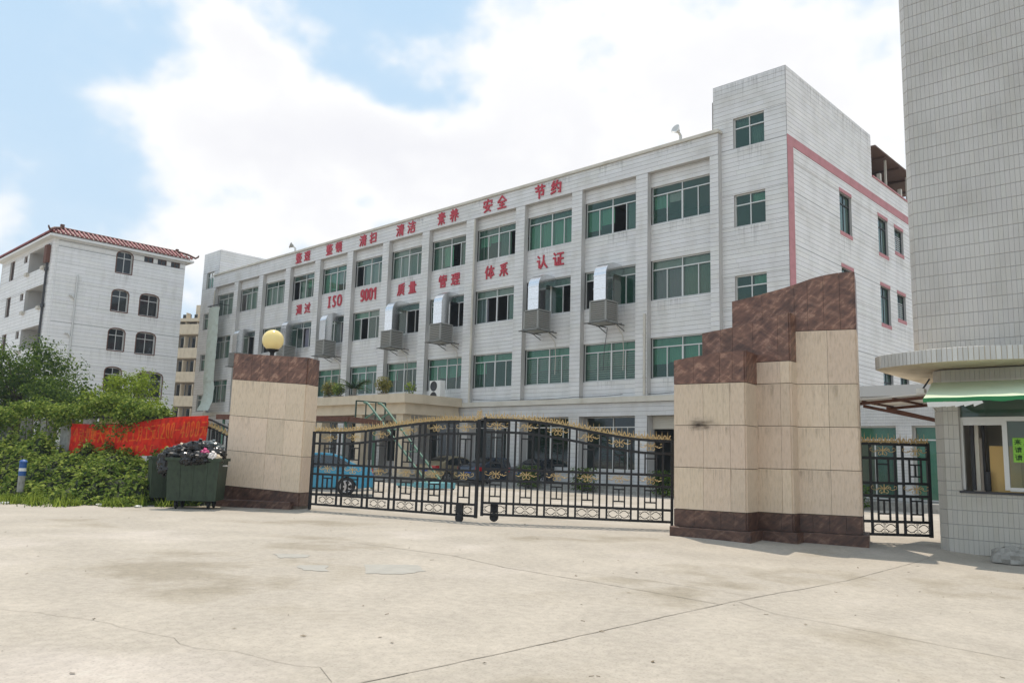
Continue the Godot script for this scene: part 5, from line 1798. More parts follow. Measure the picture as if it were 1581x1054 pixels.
# ---------------------------------------------------------------- house on the left
func arched_window(parent: Node, x: float, y: float, w: float, h: float, z: float, xf: Transform3D, wall: MB) -> void:
	# corner pieces round the opening's head
	var n := 6
	var r := minf(w * 0.42, 0.5)
	for s: float in [0.0, 1.0]:
		var pl := PackedVector2Array()
		var cx := x + r if s == 0.0 else x + w - r
		var ex := x if s == 0.0 else x + w
		pl.append(Vector2(ex, y + h))
		for i in n + 1:
			var a := PI * 0.5 * i / n
			var dx := cos(a) * r
			pl.append(Vector2(cx - dx if s == 0.0 else cx + dx, y + h - r * 0.62 + sin(a) * r * 0.62))
		if Geometry2D.is_polygon_clockwise(pl): pl.reverse()
		wall.xf = xf
		wall.prism(pl, z - 0.2, z + 0.007)
	wall.xf = Transform3D.IDENTITY
	# brown surround
	var b := MB.new()
	b.xf = xf
	var pts := [Vector3(x - 0.04, y - 0.04, z + 0.01), Vector3(x - 0.04, y + h - r * 0.62, z + 0.01)]
	for i in range(1, n):
		var a := PI * 0.5 * i / n
		pts.append(Vector3(x + r - cos(a) * (r + 0.04), y + h - r * 0.62 + sin(a) * (r * 0.62 + 0.04), z + 0.01))
	pts.append(Vector3(x + r, y + h + 0.04, z + 0.01))
	pts.append(Vector3(x + w - r, y + h + 0.04, z + 0.01))
	for i in range(1, n):
		var a := PI * 0.5 * (1.0 - float(i) / n)
		pts.append(Vector3(x + w - r + cos(a) * (r + 0.04), y + h - r * 0.62 + sin(a) * (r * 0.62 + 0.04), z + 0.01))
	pts.append(Vector3(x + w + 0.04, y + h - r * 0.62, z + 0.01))
	pts.append(Vector3(x + w + 0.04, y - 0.04, z + 0.01))
	pts.append(Vector3(x - 0.04, y - 0.04, z + 0.011))
	for i in pts.size() - 1:
		b.bar(pts[i], pts[i + 1], 0.07, 0.035, Vector3.BACK)
	part("window_surround", b, M.rust, parent)
	var d := Vector3(0, 0, z - 0.16)
	window(parent, xf * T(Vector3(x, y, z - 0.14)), w, h, 2, h * 0.3, 2, [], {}, M.glass_clear, M.alu, 0.05)
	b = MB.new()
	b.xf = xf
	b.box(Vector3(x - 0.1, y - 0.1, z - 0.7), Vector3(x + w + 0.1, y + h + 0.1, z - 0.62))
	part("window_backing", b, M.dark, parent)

func build_house() -> void:
	var o := thing("tiled_house", "five storey white tiled house with red barrel tile roof edge at the left", "building", HOU)
	var wb := MB.new()
	var tb := MB.new()
	var sideb := Transform3D(Basis(Vector3.UP, PI / 2), Vector3.ZERO)   # x runs along -z of the house, z out of its right wall
	var holes := []
	var win := [[4.4, 14.65, 1.14, 1.65], [4.32, 11.65, 1.17, 1.65], [4.34, 8.66, 1.15, 1.65], [4.35, 5.65, 1.15, 1.7], [6.41, 11.62, 1.4, 1.68], [6.4, 8.63, 1.41, 1.65], [6.85, 5.25, 1.8, 1.95], [4.35, 2.6, 1.15, 1.7], [6.6, 2.5, 1.5, 1.7]]
	for q: Array in win: holes.append(Rect2(q[0], q[1], q[2], q[3]))
	var small := [[6.42, 15.86, 0.72, 0.44], [7.47, 15.84, 0.72, 0.44], [8.53, 15.82, 0.74, 0.44]]
	for q: Array in small: holes.append(Rect2(q[0], q[1], q[2], q[3]))
	panel(wb, tb, Vector3(0, 0, -0.3), Vector3(0, 0, -1), 9.4, 16.5, 0.25, shifted(holes, -0.3), 0.27, 0.0, 0.8)
	# rounded front corner
	for k in 5:
		var a0 := PI / 2 * k / 5
		var a1 := PI / 2 * (k + 1) / 5
		var p0 := Vector3(-0.3 + sin(a0) * 0.3, 0, -0.3 + cos(a0) * 0.3)
		var p1 := Vector3(-0.3 + sin(a1) * 0.3, 0, -0.3 + cos(a1) * 0.3)
		panel(wb, tb, p0, (p1 - p0).normalized(), (p1 - p0).length(), 16.5, 0.04, [], 0.27, 0.0, 0.78)
	var lh := []
	for y: float in [14.45, 11.5, 8.45, 5.4]:
		lh.append(Rect2(13.0 - 5.7, y, 4.3, 1.62))
	for y: float in [14.5, 11.5, 8.5, 5.5]:
		lh.append(Rect2(13.0 - 10.7, y, 1.2, 1.6))
		lh.append(Rect2(13.0 - 7.0, y + 0.95, 0.8, 0.55))
	panel(wb, tb, Vector3(-13.0, 0, 0), Vector3.RIGHT, 12.7, 16.5, 0.25, lh, 0.27, 0.0, 0.76)
	wb.col = Color(0.5, 0.49, 0.47)
	wb.box(Vector3(-13.0, 0, -9.7), Vector3(0, 16.5, -9.5))
	wb.box(Vector3(-13.2, 0, -9.7), Vector3(-13.0, 16.5, 0))
	wb.box(Vector3(-12.9, 16.4, -9.6), Vector3(-0.1, 16.6, -0.1))
	for y: float in [14.45, 11.5, 8.45, 5.4]:        # loggias: floor, back, cheeks
		wb.box(Vector3(-5.8, y - 0.2, -1.8), Vector3(-1.3, y - 0.02, -0.25))
		wb.box(Vector3(-5.8, y - 0.2, -1.95), Vector3(-1.3, y + 1.9, -1.8))
		wb.box(Vector3(-5.9, y - 0.2, -1.95), Vector3(-5.72, y + 1.9, -0.25))
		wb.box(Vector3(-1.38, y - 0.2, -1.95), Vector3(-1.2, y + 1.9, -0.25))
		wb.box(Vector3(-5.8, y + 1.7, -1.8), Vector3(-1.3, y + 1.9, -0.25))
	var ap := MB.new()
	for q: Array in win:
		arched_window(o, q[0], q[1], q[2], q[3], 0.0, sideb, ap)
	for q: Array in small:
		window(o, sideb * T(Vector3(q[0], q[1], -0.1)), q[2], q[3], 2, 0.0, 1, [], {}, M.glass_clear, M.rust, 0.05)
	ap.col = Color(0.62, 0.62, 0.62)
	part("wall", wb, M.plain, o)
	part("window_head", ap, mat(Color(0.5, 0.48, 0.46), 0.6), o)
	stuff(part("tile_course", tb, M.housetile, o))
	for r: Rect2 in lh:
		if r.size.x < 2.0:
			window(o, T(Vector3(-13.0 + r.position.x, r.position.y, -0.12)), r.size.x, r.size.y, 2, 0.0, 1, [], {}, M.glass_clear, M.rust, 0.05)
	var bk := MB.new()
	bk.box(Vector3(-12.8, 0.2, -2.3), Vector3(-0.9, 16.3, -2.2))
	bk.box(Vector3(-0.9, 0.2, -9.4), Vector3(-0.8, 16.3, -2.2))
	part("inner_wall", bk, M.dark, o)
	for q: Array in win:
		rain_stain(o, sideb, q[0] + q[2] * 0.5, q[1] - 0.06, q[2] * 1.25, 1.15, int(q[0] * 3.0 + q[1]))
	# planters and pipes on the left wall
	for y: float in [14.42, 11.42, 8.4]:
		for x: float in [-5.6, -1.75]:
			var pb := MB.new()
			pb.box(Vector3(x - 0.3, y - 0.18, 0.01), Vector3(x + 0.3, y + 0.05, 0.22))
			part("bracket_ledge", pb, M.render, o)
	var pm := MB.new()
	for x: float in [-0.75, -0.95]:
		pm.tube([Vector3(x, 2.0, 0.1), Vector3(x, 16.0, 0.1)], 0.055, 6)
	for y: float in [5.2, 8.3, 11.3, 14.0]:
		pm.box(Vector3(-1.05, y, 0.02), Vector3(-0.65, y + 0.25, 0.2))
	part("drainpipe", pm, M.dark, o)
	pm = MB.new()
	pm.box(Vector3(-1.15, 14.6, 0.02), Vector3(-0.6, 15.9, 0.3))
	part("rusty_cabinet", pm, M.rust, o)
	pm = MB.new()
	pm.xf = sideb
	pm.tube([Vector3(1.75, 5.0, 0.1), Vector3(1.75, 13.9, 0.1)], 0.06, 6)
	for y: float in [6.0, 9.2, 12.0]:
		pm.tube([Vector3(1.75, y, 0.1), Vector3(1.5, y + 0.3, 0.1), Vector3(1.3, y + 0.32, 0.1)], 0.06, 6)
	part("waste_pipe", pm, M.alu, o)
	# roof edge: cornice, sloping bed, barrel tiles, ridge with turned up corners
	var cb := MB.new()
	cb.box(Vector3(-13.5, 16.4, -10.2), Vector3(0.45, 16.56, 0.45))
	cb.box(Vector3(-13.3, 16.56, -9.95), Vector3(0.28, 16.7, 0.28))
	part("eaves", cb, M.white, o)
	var rb := MB.new()
	var rt := MB.new()
	var e := 0.5
	var inn := -0.55
	var y0 := 16.66
	var y1 := 17.25
	rb.col = Color(0.16, 0.04, 0.04)
	rb.quad(Vector3(e, y0, e), Vector3(e, y0, -9.7 - e), Vector3(inn, y1, -9.7 - inn), Vector3(inn, y1, inn))
	rb.quad(Vector3(-13.4, y0, e), Vector3(e, y0, e), Vector3(inn, y1, inn), Vector3(-13.0, y1, inn))
	rb.quad(Vector3(inn, y1, inn), Vector3(inn, y1, -9.7 - inn), Vector3(inn, y0, -9.7 - inn), Vector3(inn, y0, inn))
	rb.quad(Vector3(-13.0, y1, inn), Vector3(inn, y1, inn), Vector3(inn, y0, inn), Vector3(-13.0, y0, inn))
	part("roof", rb, M.rooftile, o)
	var cnt := 33
	for i in cnt:
		var z := lerpf(0.25, -9.95, float(i) / (cnt - 1))
		var g := rng.randf_range(0.8, 1.2)
		rt.col = Color(0.29 * g, 0.075 * g, 0.075 * g)
		var t := clampf((0.25 - z) / 1.0, 0.35, 1.0)
		if z < -8.7: t = clampf((z + 10.0) / 1.1, 0.2, 1.0)
		rt.tube([Vector3(e + 0.03, y0 + 0.02, z), Vector3(lerpf(e, inn, t), lerpf(y0, y1, t) + 0.04, z)], 0.085, 6)
	for i in 42:
		var x := lerpf(0.25, -13.3, i / 41.0)
		var g := rng.randf_range(0.8, 1.2)
		rt.col = Color(0.29 * g, 0.075 * g, 0.075 * g)
		var t := clampf((0.25 - x) / 1.0, 0.35, 1.0)
		rt.tube([Vector3(x, y0 + 0.02, e + 0.03), Vector3(x, lerpf(y0, y1, t) + 0.04, lerpf(e, inn, t))], 0.085, 6)
	stuff(part("roof_tile", rt, M.rooftile, o))
	var ri := MB.new()
	ri.tube([Vector3(inn, y1 + 0.04, inn), Vector3(inn, y1 + 0.04, -9.7 - inn)], 0.1, 6)
	ri.tube([Vector3(inn, y1 + 0.04, inn), Vector3(-13.0, y1 + 0.04, inn)], 0.1, 6)
	ri.tube([Vector3(inn, y1 + 0.05, inn), Vector3(0.1, y0 + 0.4, 0.1), Vector3(0.55, y0 + 0.12, 0.55), Vector3(0.66, y0 + 0.24, 0.66), Vector3(0.7, y0 + 0.36, 0.7)], 0.11, 6, 0.5)
	ri.tube([Vector3(inn, y1 + 0.05, -9.7 - inn), Vector3(0.1, y0 + 0.4, -9.8), Vector3(0.55, y0 + 0.12, -10.25), Vector3(0.68, y0 + 0.24, -10.38), Vector3(0.72, y0 + 0.36, -10.42)], 0.11, 6, 0.5)
	ri.box(Vector3(inn - 0.12, y1, inn - 0.12), Vector3(inn + 0.12, y1 + 0.32, inn + 0.12))
	ri.box(Vector3(inn - 0.1, y1, -9.7 - inn - 0.1), Vector3(inn + 0.1, y1 + 0.25, -9.7 - inn + 0.1))
	part("ridge", ri, M.rust, o)

func shifted(holes: Array, dx: float) -> Array:
	var out := []
	for h: Rect2 in holes: out.append(Rect2(h.position.x + dx, h.position.y, h.size.x, h.size.y))
	return out

func build_far() -> void:
	# beige flats between house and factory
	var o := thing("apartment_block", "beige apartment block with long balconies far behind, between house and factory", "building", Transform3D(Basis(Vector3.UP, -0.25), Vector3(-42.6, 0, -101.5)))
	var b := MB.new()
	b.box(Vector3(-6, 0, -10), Vector3(6, 17.5, -1.42))
	part("rear_wall", b, mat(Color(0.26, 0.22, 0.17), 0.9), o)
	b = MB.new()
	b.box(Vector3(0.8, 17.5, -8), Vector3(6, 20.0, -2.0))
	part("wall", b, M.cream, o)
	for k in 6:
		b = MB.new()
		b.box(Vector3(-6, 0.6 + k * 3.05, -1.4), Vector3(6, 1.9 + k * 3.05, 0))
		part("balcony_front", b, M.cream, o)
		for x in 7:
			b = MB.new()
			b.box(Vector3(-5.7 + x * 1.7, 2.0 + k * 3.05, -1.42), Vector3(-4.45 + x * 1.7, 3.4 + k * 3.05, -1.36))
			part("window", b, M.carglass, o)
			b = MB.new()
			b.box(Vector3(-4.3 + x * 1.7, 1.9 + k * 3.05, -0.9), Vector3(-4.2 + x * 1.7, 3.4 + k * 3.05, -0.1))
			part("partition", b, M.cream, o)
	b = MB.new()
	b.box(Vector3(-6.2, 17.5, -10.2), Vector3(6.2, 17.9, 0.1))
	part("roof", b, M.cream, o)
	# pale flats at the left edge
	var h := thing("white_block", "plain white block seen past the far left edge of the tiled house", "building", HOU * T(Vector3(-22.0, 0, -3)))
	b = MB.new()
	b.box(Vector3(-8, 0, -9), Vector3(4.6, 16.2, 0))
	part("wall", b, M.render, h)
	for k in 4:
		for x in 3:
			window(h, T(Vector3(-6.5 + x * 3.6, 2.6 + k * 3.2, 0.07)), 1.4, 1.5, 2, 0.0, 1, [], {}, M.carglass, M.rust, 0.07)

# ---------------------------------------------------------------- plants
func leaf_color(kind: int) -> Color:
	var t := rng.randf()
	t = clampf(t * 0.8 + 0.2 * rng.randf(), 0.0, 1.0)
	if kind == 0:      # dark tree
		return Color(0.035, 0.075, 0.012).lerp(Color(0.19, 0.27, 0.035), t * t)
	if kind == 1:      # fresh tree
		return Color(0.09, 0.15, 0.014).lerp(Color(0.3, 0.38, 0.035), t)
	if kind == 2:      # vines and shrubs
		return Color(0.07, 0.135, 0.016).lerp(Color(0.42, 0.48, 0.1), t * t)
	return Color(0.12, 0.13, 0.03).lerp(Color(0.3, 0.27, 0.07), t)   # yellowish

func add_leaf(b: MB, p: Vector3, out: Vector3, size: float, kind: int) -> void:
	var n := (out + Vector3(0, 0.7, 0) + Vector3(rng.randfn(), rng.randfn() * 0.7, rng.randfn()) * 0.55).normalized()
	var s := n.cross(Vector3(rng.randfn(), rng.randfn(), rng.randfn())).normalized()
	var t := s.cross(n)
	var l := size * rng.randf_range(0.7, 1.3)
	b.col = leaf_color(kind)
	var a := p - t * l * 0.5
	var d := p + t * l * 0.5 - n * l * 0.12
	var e := p + s * l * 0.3 + n * l * 0.06
	var f := p - s * l * 0.3 + n * l * 0.06
	b.tri(a, d, e, n, n, n)
	b.tri(a, f, d, n, n, n)

func tree(label: String, at: Vector3, h: float, rad: Vector3, clumps: int, per: int, size: float, kind: int, seed_: int, group := "") -> Node3D:
	rng.seed = seed_
	var o := thing("tree", label, "tree", T(at), group)
	var tb := MB.new()
	var cb := MB.new()
	var ch := h - rad.y
	tb.tube([Vector3(0, -0.2, 0), Vector3(0.05, ch * 0.4, 0.03), Vector3(0.12, ch * 0.75, -0.05), Vector3(0.05, ch + rad.y * 0.2, 0)], 0.055 * h * 0.5, 9, 0.4)
	var centers := []
	for i in clumps:
		var d := Vector3(rng.randfn(), rng.randfn() * 0.9 + 0.15, rng.randfn()).normalized()
		var q := pow(rng.randf(), 0.4)
		var c := Vector3(0, ch, 0) + d * rad * q
		centers.append(c)
		if i % 3 == 0:
			var s := Vector3(0.08, ch * rng.randf_range(0.5, 0.95), 0)
			tb.tube([s, s.lerp(c, 0.5) + Vector3(0, 0.15, 0), c], 0.016 * h * 0.5, 5, 0.3)
	part("trunk", tb, M.bark, o)
	for c: Vector3 in centers:
		var r := rad.length() * rng.randf_range(0.12, 0.24)
		for k in per:
			var d := Vector3(rng.randfn(), rng.randfn(), rng.randfn()).normalized()
			var p := c + d * r * pow(rng.randf(), 0.5) * Vector3(1, 0.75, 1)
			add_leaf(cb, p, d, size, kind)
	part("crown", cb, M.leaf, o)
	return o

func fence_at(t: float, back := 0.0) -> Vector3:      # along the fence line left of the pillar
	return Vector3(-7.35 - 0.9 * t - 0.437 * back, 0, -21.75 - 0.437 * t + 0.9 * back)

func mound(x: float, z: float, no: FastNoiseLite) -> float:
	# height of the shrub bank in front of the fence
	var t := (-7.35 - x) / 0.9                       # distance along the fence
	var fz := -21.75 - 0.437 * t
	var d := z - fz                                   # in front of the fence
	var reach := lerpf(1.2, 3.7, smoothstep(0.3, 4.5, t)) 
	var q := clampf(1.0 - d / reach, 0.0, 1.0)
	var h := lerpf(1.18, 1.25, smoothstep(5.5, 7.5, t)) * smoothstep(0.0, 0.75, q) + 0.3 * smoothstep(6.0, 8.5, t) * q
	h *= smoothstep(0.3, 1.2, t)
	return maxf(0.0, h + (0.6 * no.get_noise_2d(x * 9.0, z * 9.0) + 0.5 * no.get_noise_2d(x * 26.0 + 80.0, z * 26.0)) * smoothstep(0.0, 0.3, q))

func build_green() -> void:
	var no := FastNoiseLite.new()
	no.seed = 5
	no.frequency = 0.06
	rng.seed = 77
	# dark earth and twigs under the leaves
	var b := MB.new()
	var nx := 90
	var nz := 46
	for i in nx:
		for k in nz:
			var P := func(ii: int, kk: int) -> Vector3:
				var x := lerpf(-25.5, -7.6, float(ii) / nx)
				var z := lerpf(-30.6, -18.6, float(kk) / nz)
				var t := (-7.35 - x) / 0.9
				var h := mound(x, z, no)
				if z < -21.75 - 0.437 * t - 0.1: h = 0.0
				return Vector3(x, h - 0.14 + (0.15 if h < 0.01 else 0.0) - 0.02, z)
			var c: Vector3 = P.call(i, k)
			if c.y < 0.0 and (P.call(i + 1, k + 1) as Vector3).y < 0.0: continue
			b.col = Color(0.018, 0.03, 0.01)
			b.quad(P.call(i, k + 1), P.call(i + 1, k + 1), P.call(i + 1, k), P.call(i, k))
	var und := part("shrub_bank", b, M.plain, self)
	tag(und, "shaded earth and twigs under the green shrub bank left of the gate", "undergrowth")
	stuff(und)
	# leaves as copies of one leaf
	var lb := MB.new()
	lb.tri(Vector3(0, 0, 0), Vector3(0, -0.05, 1), Vector3(0.3, 0.08, 0.5), Vector3.UP, Vector3.UP, Vector3.UP)
	lb.tri(Vector3(0, 0, 0), Vector3(-0.3, 0.08, 0.5), Vector3(0, -0.05, 1), Vector3.UP, Vector3.UP, Vector3.UP)
	var leaf := lb.mesh()
	var xs: Array[Transform3D] = []
	var cs: Array[Color] = []
	var add := func(p: Vector3, out: Vector3, size: float, kind: int) -> void:
		var n := (out + Vector3(0, 0.75, 0) + Vector3(rng.randfn(), rng.randfn() * 0.7, rng.randfn()) * 0.6).normalized()
		var s := n.cross(Vector3(rng.randfn(), rng.randfn(), rng.randfn())).normalized()
		var bs := Basis(s, n, s.cross(n)).scaled(Vector3.ONE * size * rng.randf_range(0.7, 1.35))
		xs.append(Transform3D(bs, p))
		cs.append(leaf_color(kind))
	var tries := 0
	while xs.size() < 45000 and tries < 450000:
		tries += 1
		var x := rng.randf_range(-25.0, -7.9)
		var t := (-7.35 - x) / 0.9
		var fz := -21.75 - 0.437 * t
		var z := fz + rng.randf_range(-0.2, 3.9)
		var h := mound(x, z, no)
		if h < 0.03: continue
		var e := 0.12
		var nrm := Vector3(mound(x - e, z, no) - mound(x + e, z, no), 2.0 * e, mound(x, z - e, no) - mound(x, z + e, no)).normalized()
		if rng.randf() > 0.35 / maxf(0.22, nrm.y): continue
		var clump := no.get_noise_2d(x * 40.0 + 300.0, z * 40.0)
		add.call(Vector3(x, maxf(0.02, h - rng.randf() * 0.22 + 0.13 * clump), z), nrm, 0.115 if clump > -0.1 else 0.085, 2)
	var mm := MultiMesh.new()
	mm.transform_format = MultiMesh.TRANSFORM_3D
	mm.use_colors = true
	mm.mesh = leaf
	mm.instance_count = xs.size()
	for i in xs.size():
		mm.set_instance_transform(i, xs[i])
		mm.set_instance_color(i, cs[i])
	var mi := MultiMeshInstance3D.new()
	mi.name = nm(self, "shrub_leaves")
	mi.multimesh = mm
	mi.material_override = M.leaf
	add_child(mi, true)
	tag(mi, "dense sunlit shrubs and weeds filling the bank left of the gate", "shrubs")
	stuff(mi)
	# vines lying over the fence
	xs.clear(); cs.clear()
	var vb := MB.new()
	for i in 185:
		var t := rng.randf_range(2.9, 17.5)
		var hh := lerpf(2.18, 2.42, smoothstep(2.8, 5.0, t)) + 0.16 * sin(t * 1.7) * smoothstep(3.0, 5.0, t) + 0.14 * (1.0 - smoothstep(6.0, 7.0, t))
		if t > 6.3 and rng.randf() < 0.12: hh -= rng.randf_range(0.3, 0.8)
		var c := fence_at(t, rng.randf_range(-0.25, 0.3)) + Vector3(0, hh + rng.randf_range(-0.22, 0.2), 0)
		for k in 95:
			var d := Vector3(rng.randfn(), rng.randfn(), rng.randfn()).normalized()
			add.call(c + d * rng.randf_range(0.08, 0.34) * Vector3(1.2, 0.8, 1), d, 0.1, 2)
	for i in 15:
		var t := rng.randf_range(6.9, 12.5)
		var y0 := 2.3
		var p := fence_at(t, 0.14)
		vb.tube([p + Vector3(0, y0, 0), p + Vector3(0.1, 1.6, 0.12), p + Vector3(-0.05, 0.9, 0.2)], 0.012, 5)
		for k in 60:
			var q := rng.randf()
			add.call(p + Vector3(rng.randfn() * 0.15, lerpf(y0, 1.1, q), 0.1 + rng.randfn() * 0.08), Vector3(0, 0.3, 1), 0.1, 2)
	for i in 5:              # a few sprays hang over the banner
		var t: float = [3.9, 4.2, 4.5, 5.0, 5.3, 5.9, 6.2, 3.4, 6.5][i]
		var p := fence_at(t, 0.2)
		for k in 60:
			var q := rng.randf()
			add.call(p + Vector3(rng.randfn() * 0.1, 2.25 - q * (0.55 if i in [1, 2, 7] else 0.35), rng.randfn() * 0.05), Vector3(0, 0.3, 1), 0.09, 2)
	var vm := MultiMesh.new()
	vm.transform_format = MultiMesh.TRANSFORM_3D
	vm.use_colors = true
	vm.mesh = leaf
	vm.instance_count = xs.size()
	for i in xs.size():
		vm.set_instance_transform(i, xs[i])
		vm.set_instance_color(i, cs[i])
	var vine := thing("fence_vine", "mat of green creeper spilling over the top of the grey fence and banner", "vine")
	part("stem", vb, M.bark, vine)
	var vmi := MultiMeshInstance3D.new()
	vmi.name = "foliage"
	vmi.multimesh = vm
	vmi.material_override = M.leaf
	vine.add_child(vmi, true)
	stuff(vmi)
	# grass strip along the edge of the paving
	var gb := MB.new()
	rng.seed = 12
	for i in 4200:
		var x := rng.randf_range(-16.5, -8.3)
		var t := (-7.35 - x) / 0.9
		var z := -21.75 - 0.437 * t + lerpf(1.4, 3.9, smoothstep(0.3, 4.5, t)) + rng.randfn() * 0.2
		if no.get_noise_2d(x * 16.0, z * 10.0) < 0.06 - 0.1 * smoothstep(2.0, 5.0, t): continue
		var hgt := rng.randf_range(0.08, 0.34) * (0.6 + 0.6 * absf(no.get_noise_2d(x * 22.0, 50.0)) * 2.0)
		var lean := Vector3(rng.randfn() * 0.08, 0, rng.randfn() * 0.08)
		var p := Vector3(x, 0.0, z)
		var s := Vector3(rng.randfn(), 0, rng.randfn()).normalized() * 0.012
		gb.col = Color(0.08, 0.15, 0.018).lerp(Color(0.3, 0.38, 0.06), rng.randf())
		var n := Vector3(s.z, 0.3, -s.x).normalized()
		gb.tri(p - s, p + s, p + lean + Vector3(0, hgt, 0), n, n, n)
	var gr := part("grass", gb, M.leaf, self)
	tag(gr, "fringe of rough green grass along the edge of the paving", "grass")
	stuff(gr)
	# small low weeds at the edge
	for q: Array in [[-9.35, -20.2, 0.3, "single low weed on the paving edge between shrub bank and garbage bins"], [-10.3, -20.35, 0.24, "low bushy weed at the paving edge left of the bins"]]:
		var w := thing("weed", q[3], "weed", T(Vector3(q[0], 0, q[1])), "weeds on the paving edge")
		var wb := MB.new()
		for k in 260:
			var d := Vector3(rng.randfn(), absf(rng.randfn()), rng.randfn()).normalized()
			add_leaf(wb, d * rng.randf() * q[2] * Vector3(1.3, 0.9, 1.0), d, 0.09, 2)
		part("foliage", wb, M.leaf, w)
	# trees behind the fence
	tree("big dark green spreading tree behind the fence, in front of the tiled house", Vector3(-24.2, 0, -39.6), 6.3, Vector3(3.2, 2.2, 2.6), 110, 120, 0.15, 0, 101, "trees behind the fence")
	tree("smaller dark tree at the far left edge, behind the creeper covered fence", Vector3(-27.6, 0, -36.5), 5.6, Vector3(2.6, 2.1, 2.4), 70, 110, 0.15, 0, 131, "trees behind the fence")
	tree("fresh light green tree before the right windows of the tiled house", Vector3(-18.1, 0, -38.2), 5.1, Vector3(2.0, 1.5, 1.7), 62, 105, 0.13, 1, 102, "trees behind the fence")
	tree("low bushy tree between the big dark tree and the light green tree", Vector3(-20.9, 0, -37.0), 4.5, Vector3(1.7, 1.4, 1.5), 50, 100, 0.13, 0, 103, "trees behind the fence")
	# plants on the porch
	rng.seed = 55
	pot_plant("sago_palm", "dark palm with arching fronds on the porch roof", "palm", Vector3(-24.9, 4.36, 3.5), 0)
	pot_plant("pot_plant", "yellowish bushy plant on the porch roof right of the palm", "plant", Vector3(-22.0, 4.36, 3.6), 3)
	pot_plant("pot_plant", "olive round bush at the left end of the porch roof", "plant", Vector3(-27.4, 4.36, 3.6), 3)
	pot_plant("pot_plant", "thin twiggy potted plant beside the outdoor unit on the porch roof", "plant", Vector3(-21.2, 4.36, 2.3), 1)
	pot_plant("pot_plant", "small dark plant left of the palm on the porch roof", "plant", Vector3(-26.2, 4.36, 3.7), 2)
	# clipped bushes before the ground floor
	for q: Array in [[-8.9, "clipped dark bush before the ground floor windows, right of the dark cars"], [-12.3, "clipped dark bush half hidden behind the dark cars"], [-4.6, "clipped dark bush beside the dark ground floor doorway"]]:
		var w := thing("clipped_bush", q[1], "bush", FAC * T(Vector3(q[0], 0.0, 2.0)), "bushes along the factory wall")
		var wb := MB.new()
		for k in 900:
			var d := Vector3(rng.randf_range(-1, 1), rng.randf_range(0, 1), rng.randf_range(-1, 1))
			add_leaf(wb, d * Vector3(0.6, 1.0, 0.35) + Vector3(0, 0.1, 0), Vector3(d.x, d.y, d.z).normalized(), 0.12, 0)
		part("foliage", wb, M.leaf, w)
		var sb := MB.new()
		sb.tube([Vector3(0, 0, 0), Vector3(0.05, 0.5, 0)], 0.05, 6)
		part("stem", sb, M.bark, w)
	for q: Array in [[1.2, "low green planting before the annex left door"], [3.0, "low green planting before the annex right door"]]:
		var w := thing("clipped_bush", q[1], "bush", FAC * T(Vector3(q[0], 0.0, 2.2)), "bushes along the factory wall")
		var wb := MB.new()
		for k in 700:
			var d := Vector3(rng.randf_range(-1, 1), rng.randf_range(0, 1), rng.randf_range(-1, 1))
			add_leaf(wb, d * Vector3(0.8, 0.75, 0.35) + Vector3(0, 0.1, 0), Vector3(d.x, d.y, d.z).normalized(), 0.12, 0)
		part("foliage", wb, M.leaf, w)

func pot_plant(called: String, label: String, cat: String, at: Vector3, kind: int) -> void:
	var o := thing(called, label, cat, FAC * T(at), "plants on the porch roof")
	var pb := MB.new()
	if called == "sago_palm": pb.tube([Vector3(0, 0.3, 0), Vector3(0, 0.85, 0)], 0.13, 8)
	pb.lathe([Vector2(0.0, 0.0), Vector2(0.2, 0.0), Vector2(0.3, 0.42), Vector2(0.33, 0.45), Vector2(0.28, 0.45), Vector2(0.0, 0.4)], 14)
	part("pot", pb, M.concrete, o)
	var b := MB.new()
	if called == "sago_palm":
		for i in 46:
			var a := TAU * i / 46.0 * 2.618
			var el := rng.randf_range(0.25, 1.2)
			var pts := []
			for k in 7:
				var t := k / 6.0
				pts.append(Vector3(cos(a) * t * 1.25 * cos(el * 0.7), 0.8 + t * 1.2 * sin(el) - 0.5 * t * t, sin(a) * t * 1.25 * cos(el * 0.7)))
			b.col = Color(0.02, 0.05, 0.015)
			b.tube(pts, 0.012, 4, 0.4)
			for k in 24:
				var t := 0.15 + 0.85 * k / 24.0
				var fi := t * 6.0
				var p: Vector3 = pts[int(fi) if fi < 6.0 else 5].lerp(pts[mini(int(fi) + 1, 6)], fi - int(fi))
				var side := Vector3(-sin(a), 0.25, cos(a)) * (1.0 if k % 2 else -1.0)
				var tip := p + side * 0.2 * (1.1 - t * 0.6) + Vector3(cos(a), 0, sin(a)) * 0.08
				b.col = leaf_color(0)
				var w := Vector3(cos(a), 0, sin(a)) * 0.03
				b.tri(p - w, p + w, tip, Vector3.UP, Vector3.UP, Vector3.UP)
	else:
		var r: float = {3: 0.5, 1: 0.4, 2: 0.4}[kind]
		var cnt: int = {3: 700, 1: 130, 2: 500}[kind]
		for i in 6:
			var d := Vector3(rng.randfn(), 2.0, rng.randfn()).normalized()
			b.col = Color(0.06, 0.05, 0.03)
			b.tube([Vector3(0, 0.4, 0), Vector3(0, 0.45, 0) + d * r * 1.4], 0.012, 4)
		for k in cnt:
			var d := Vector3(rng.randfn(), rng.randfn(), rng.randfn()).normalized()
			add_leaf(b, Vector3(0, 0.45 + r, 0) + d * r * pow(rng.randf(), 0.5), d, 0.12, kind)
	part("foliage", b, M.leaf, o)

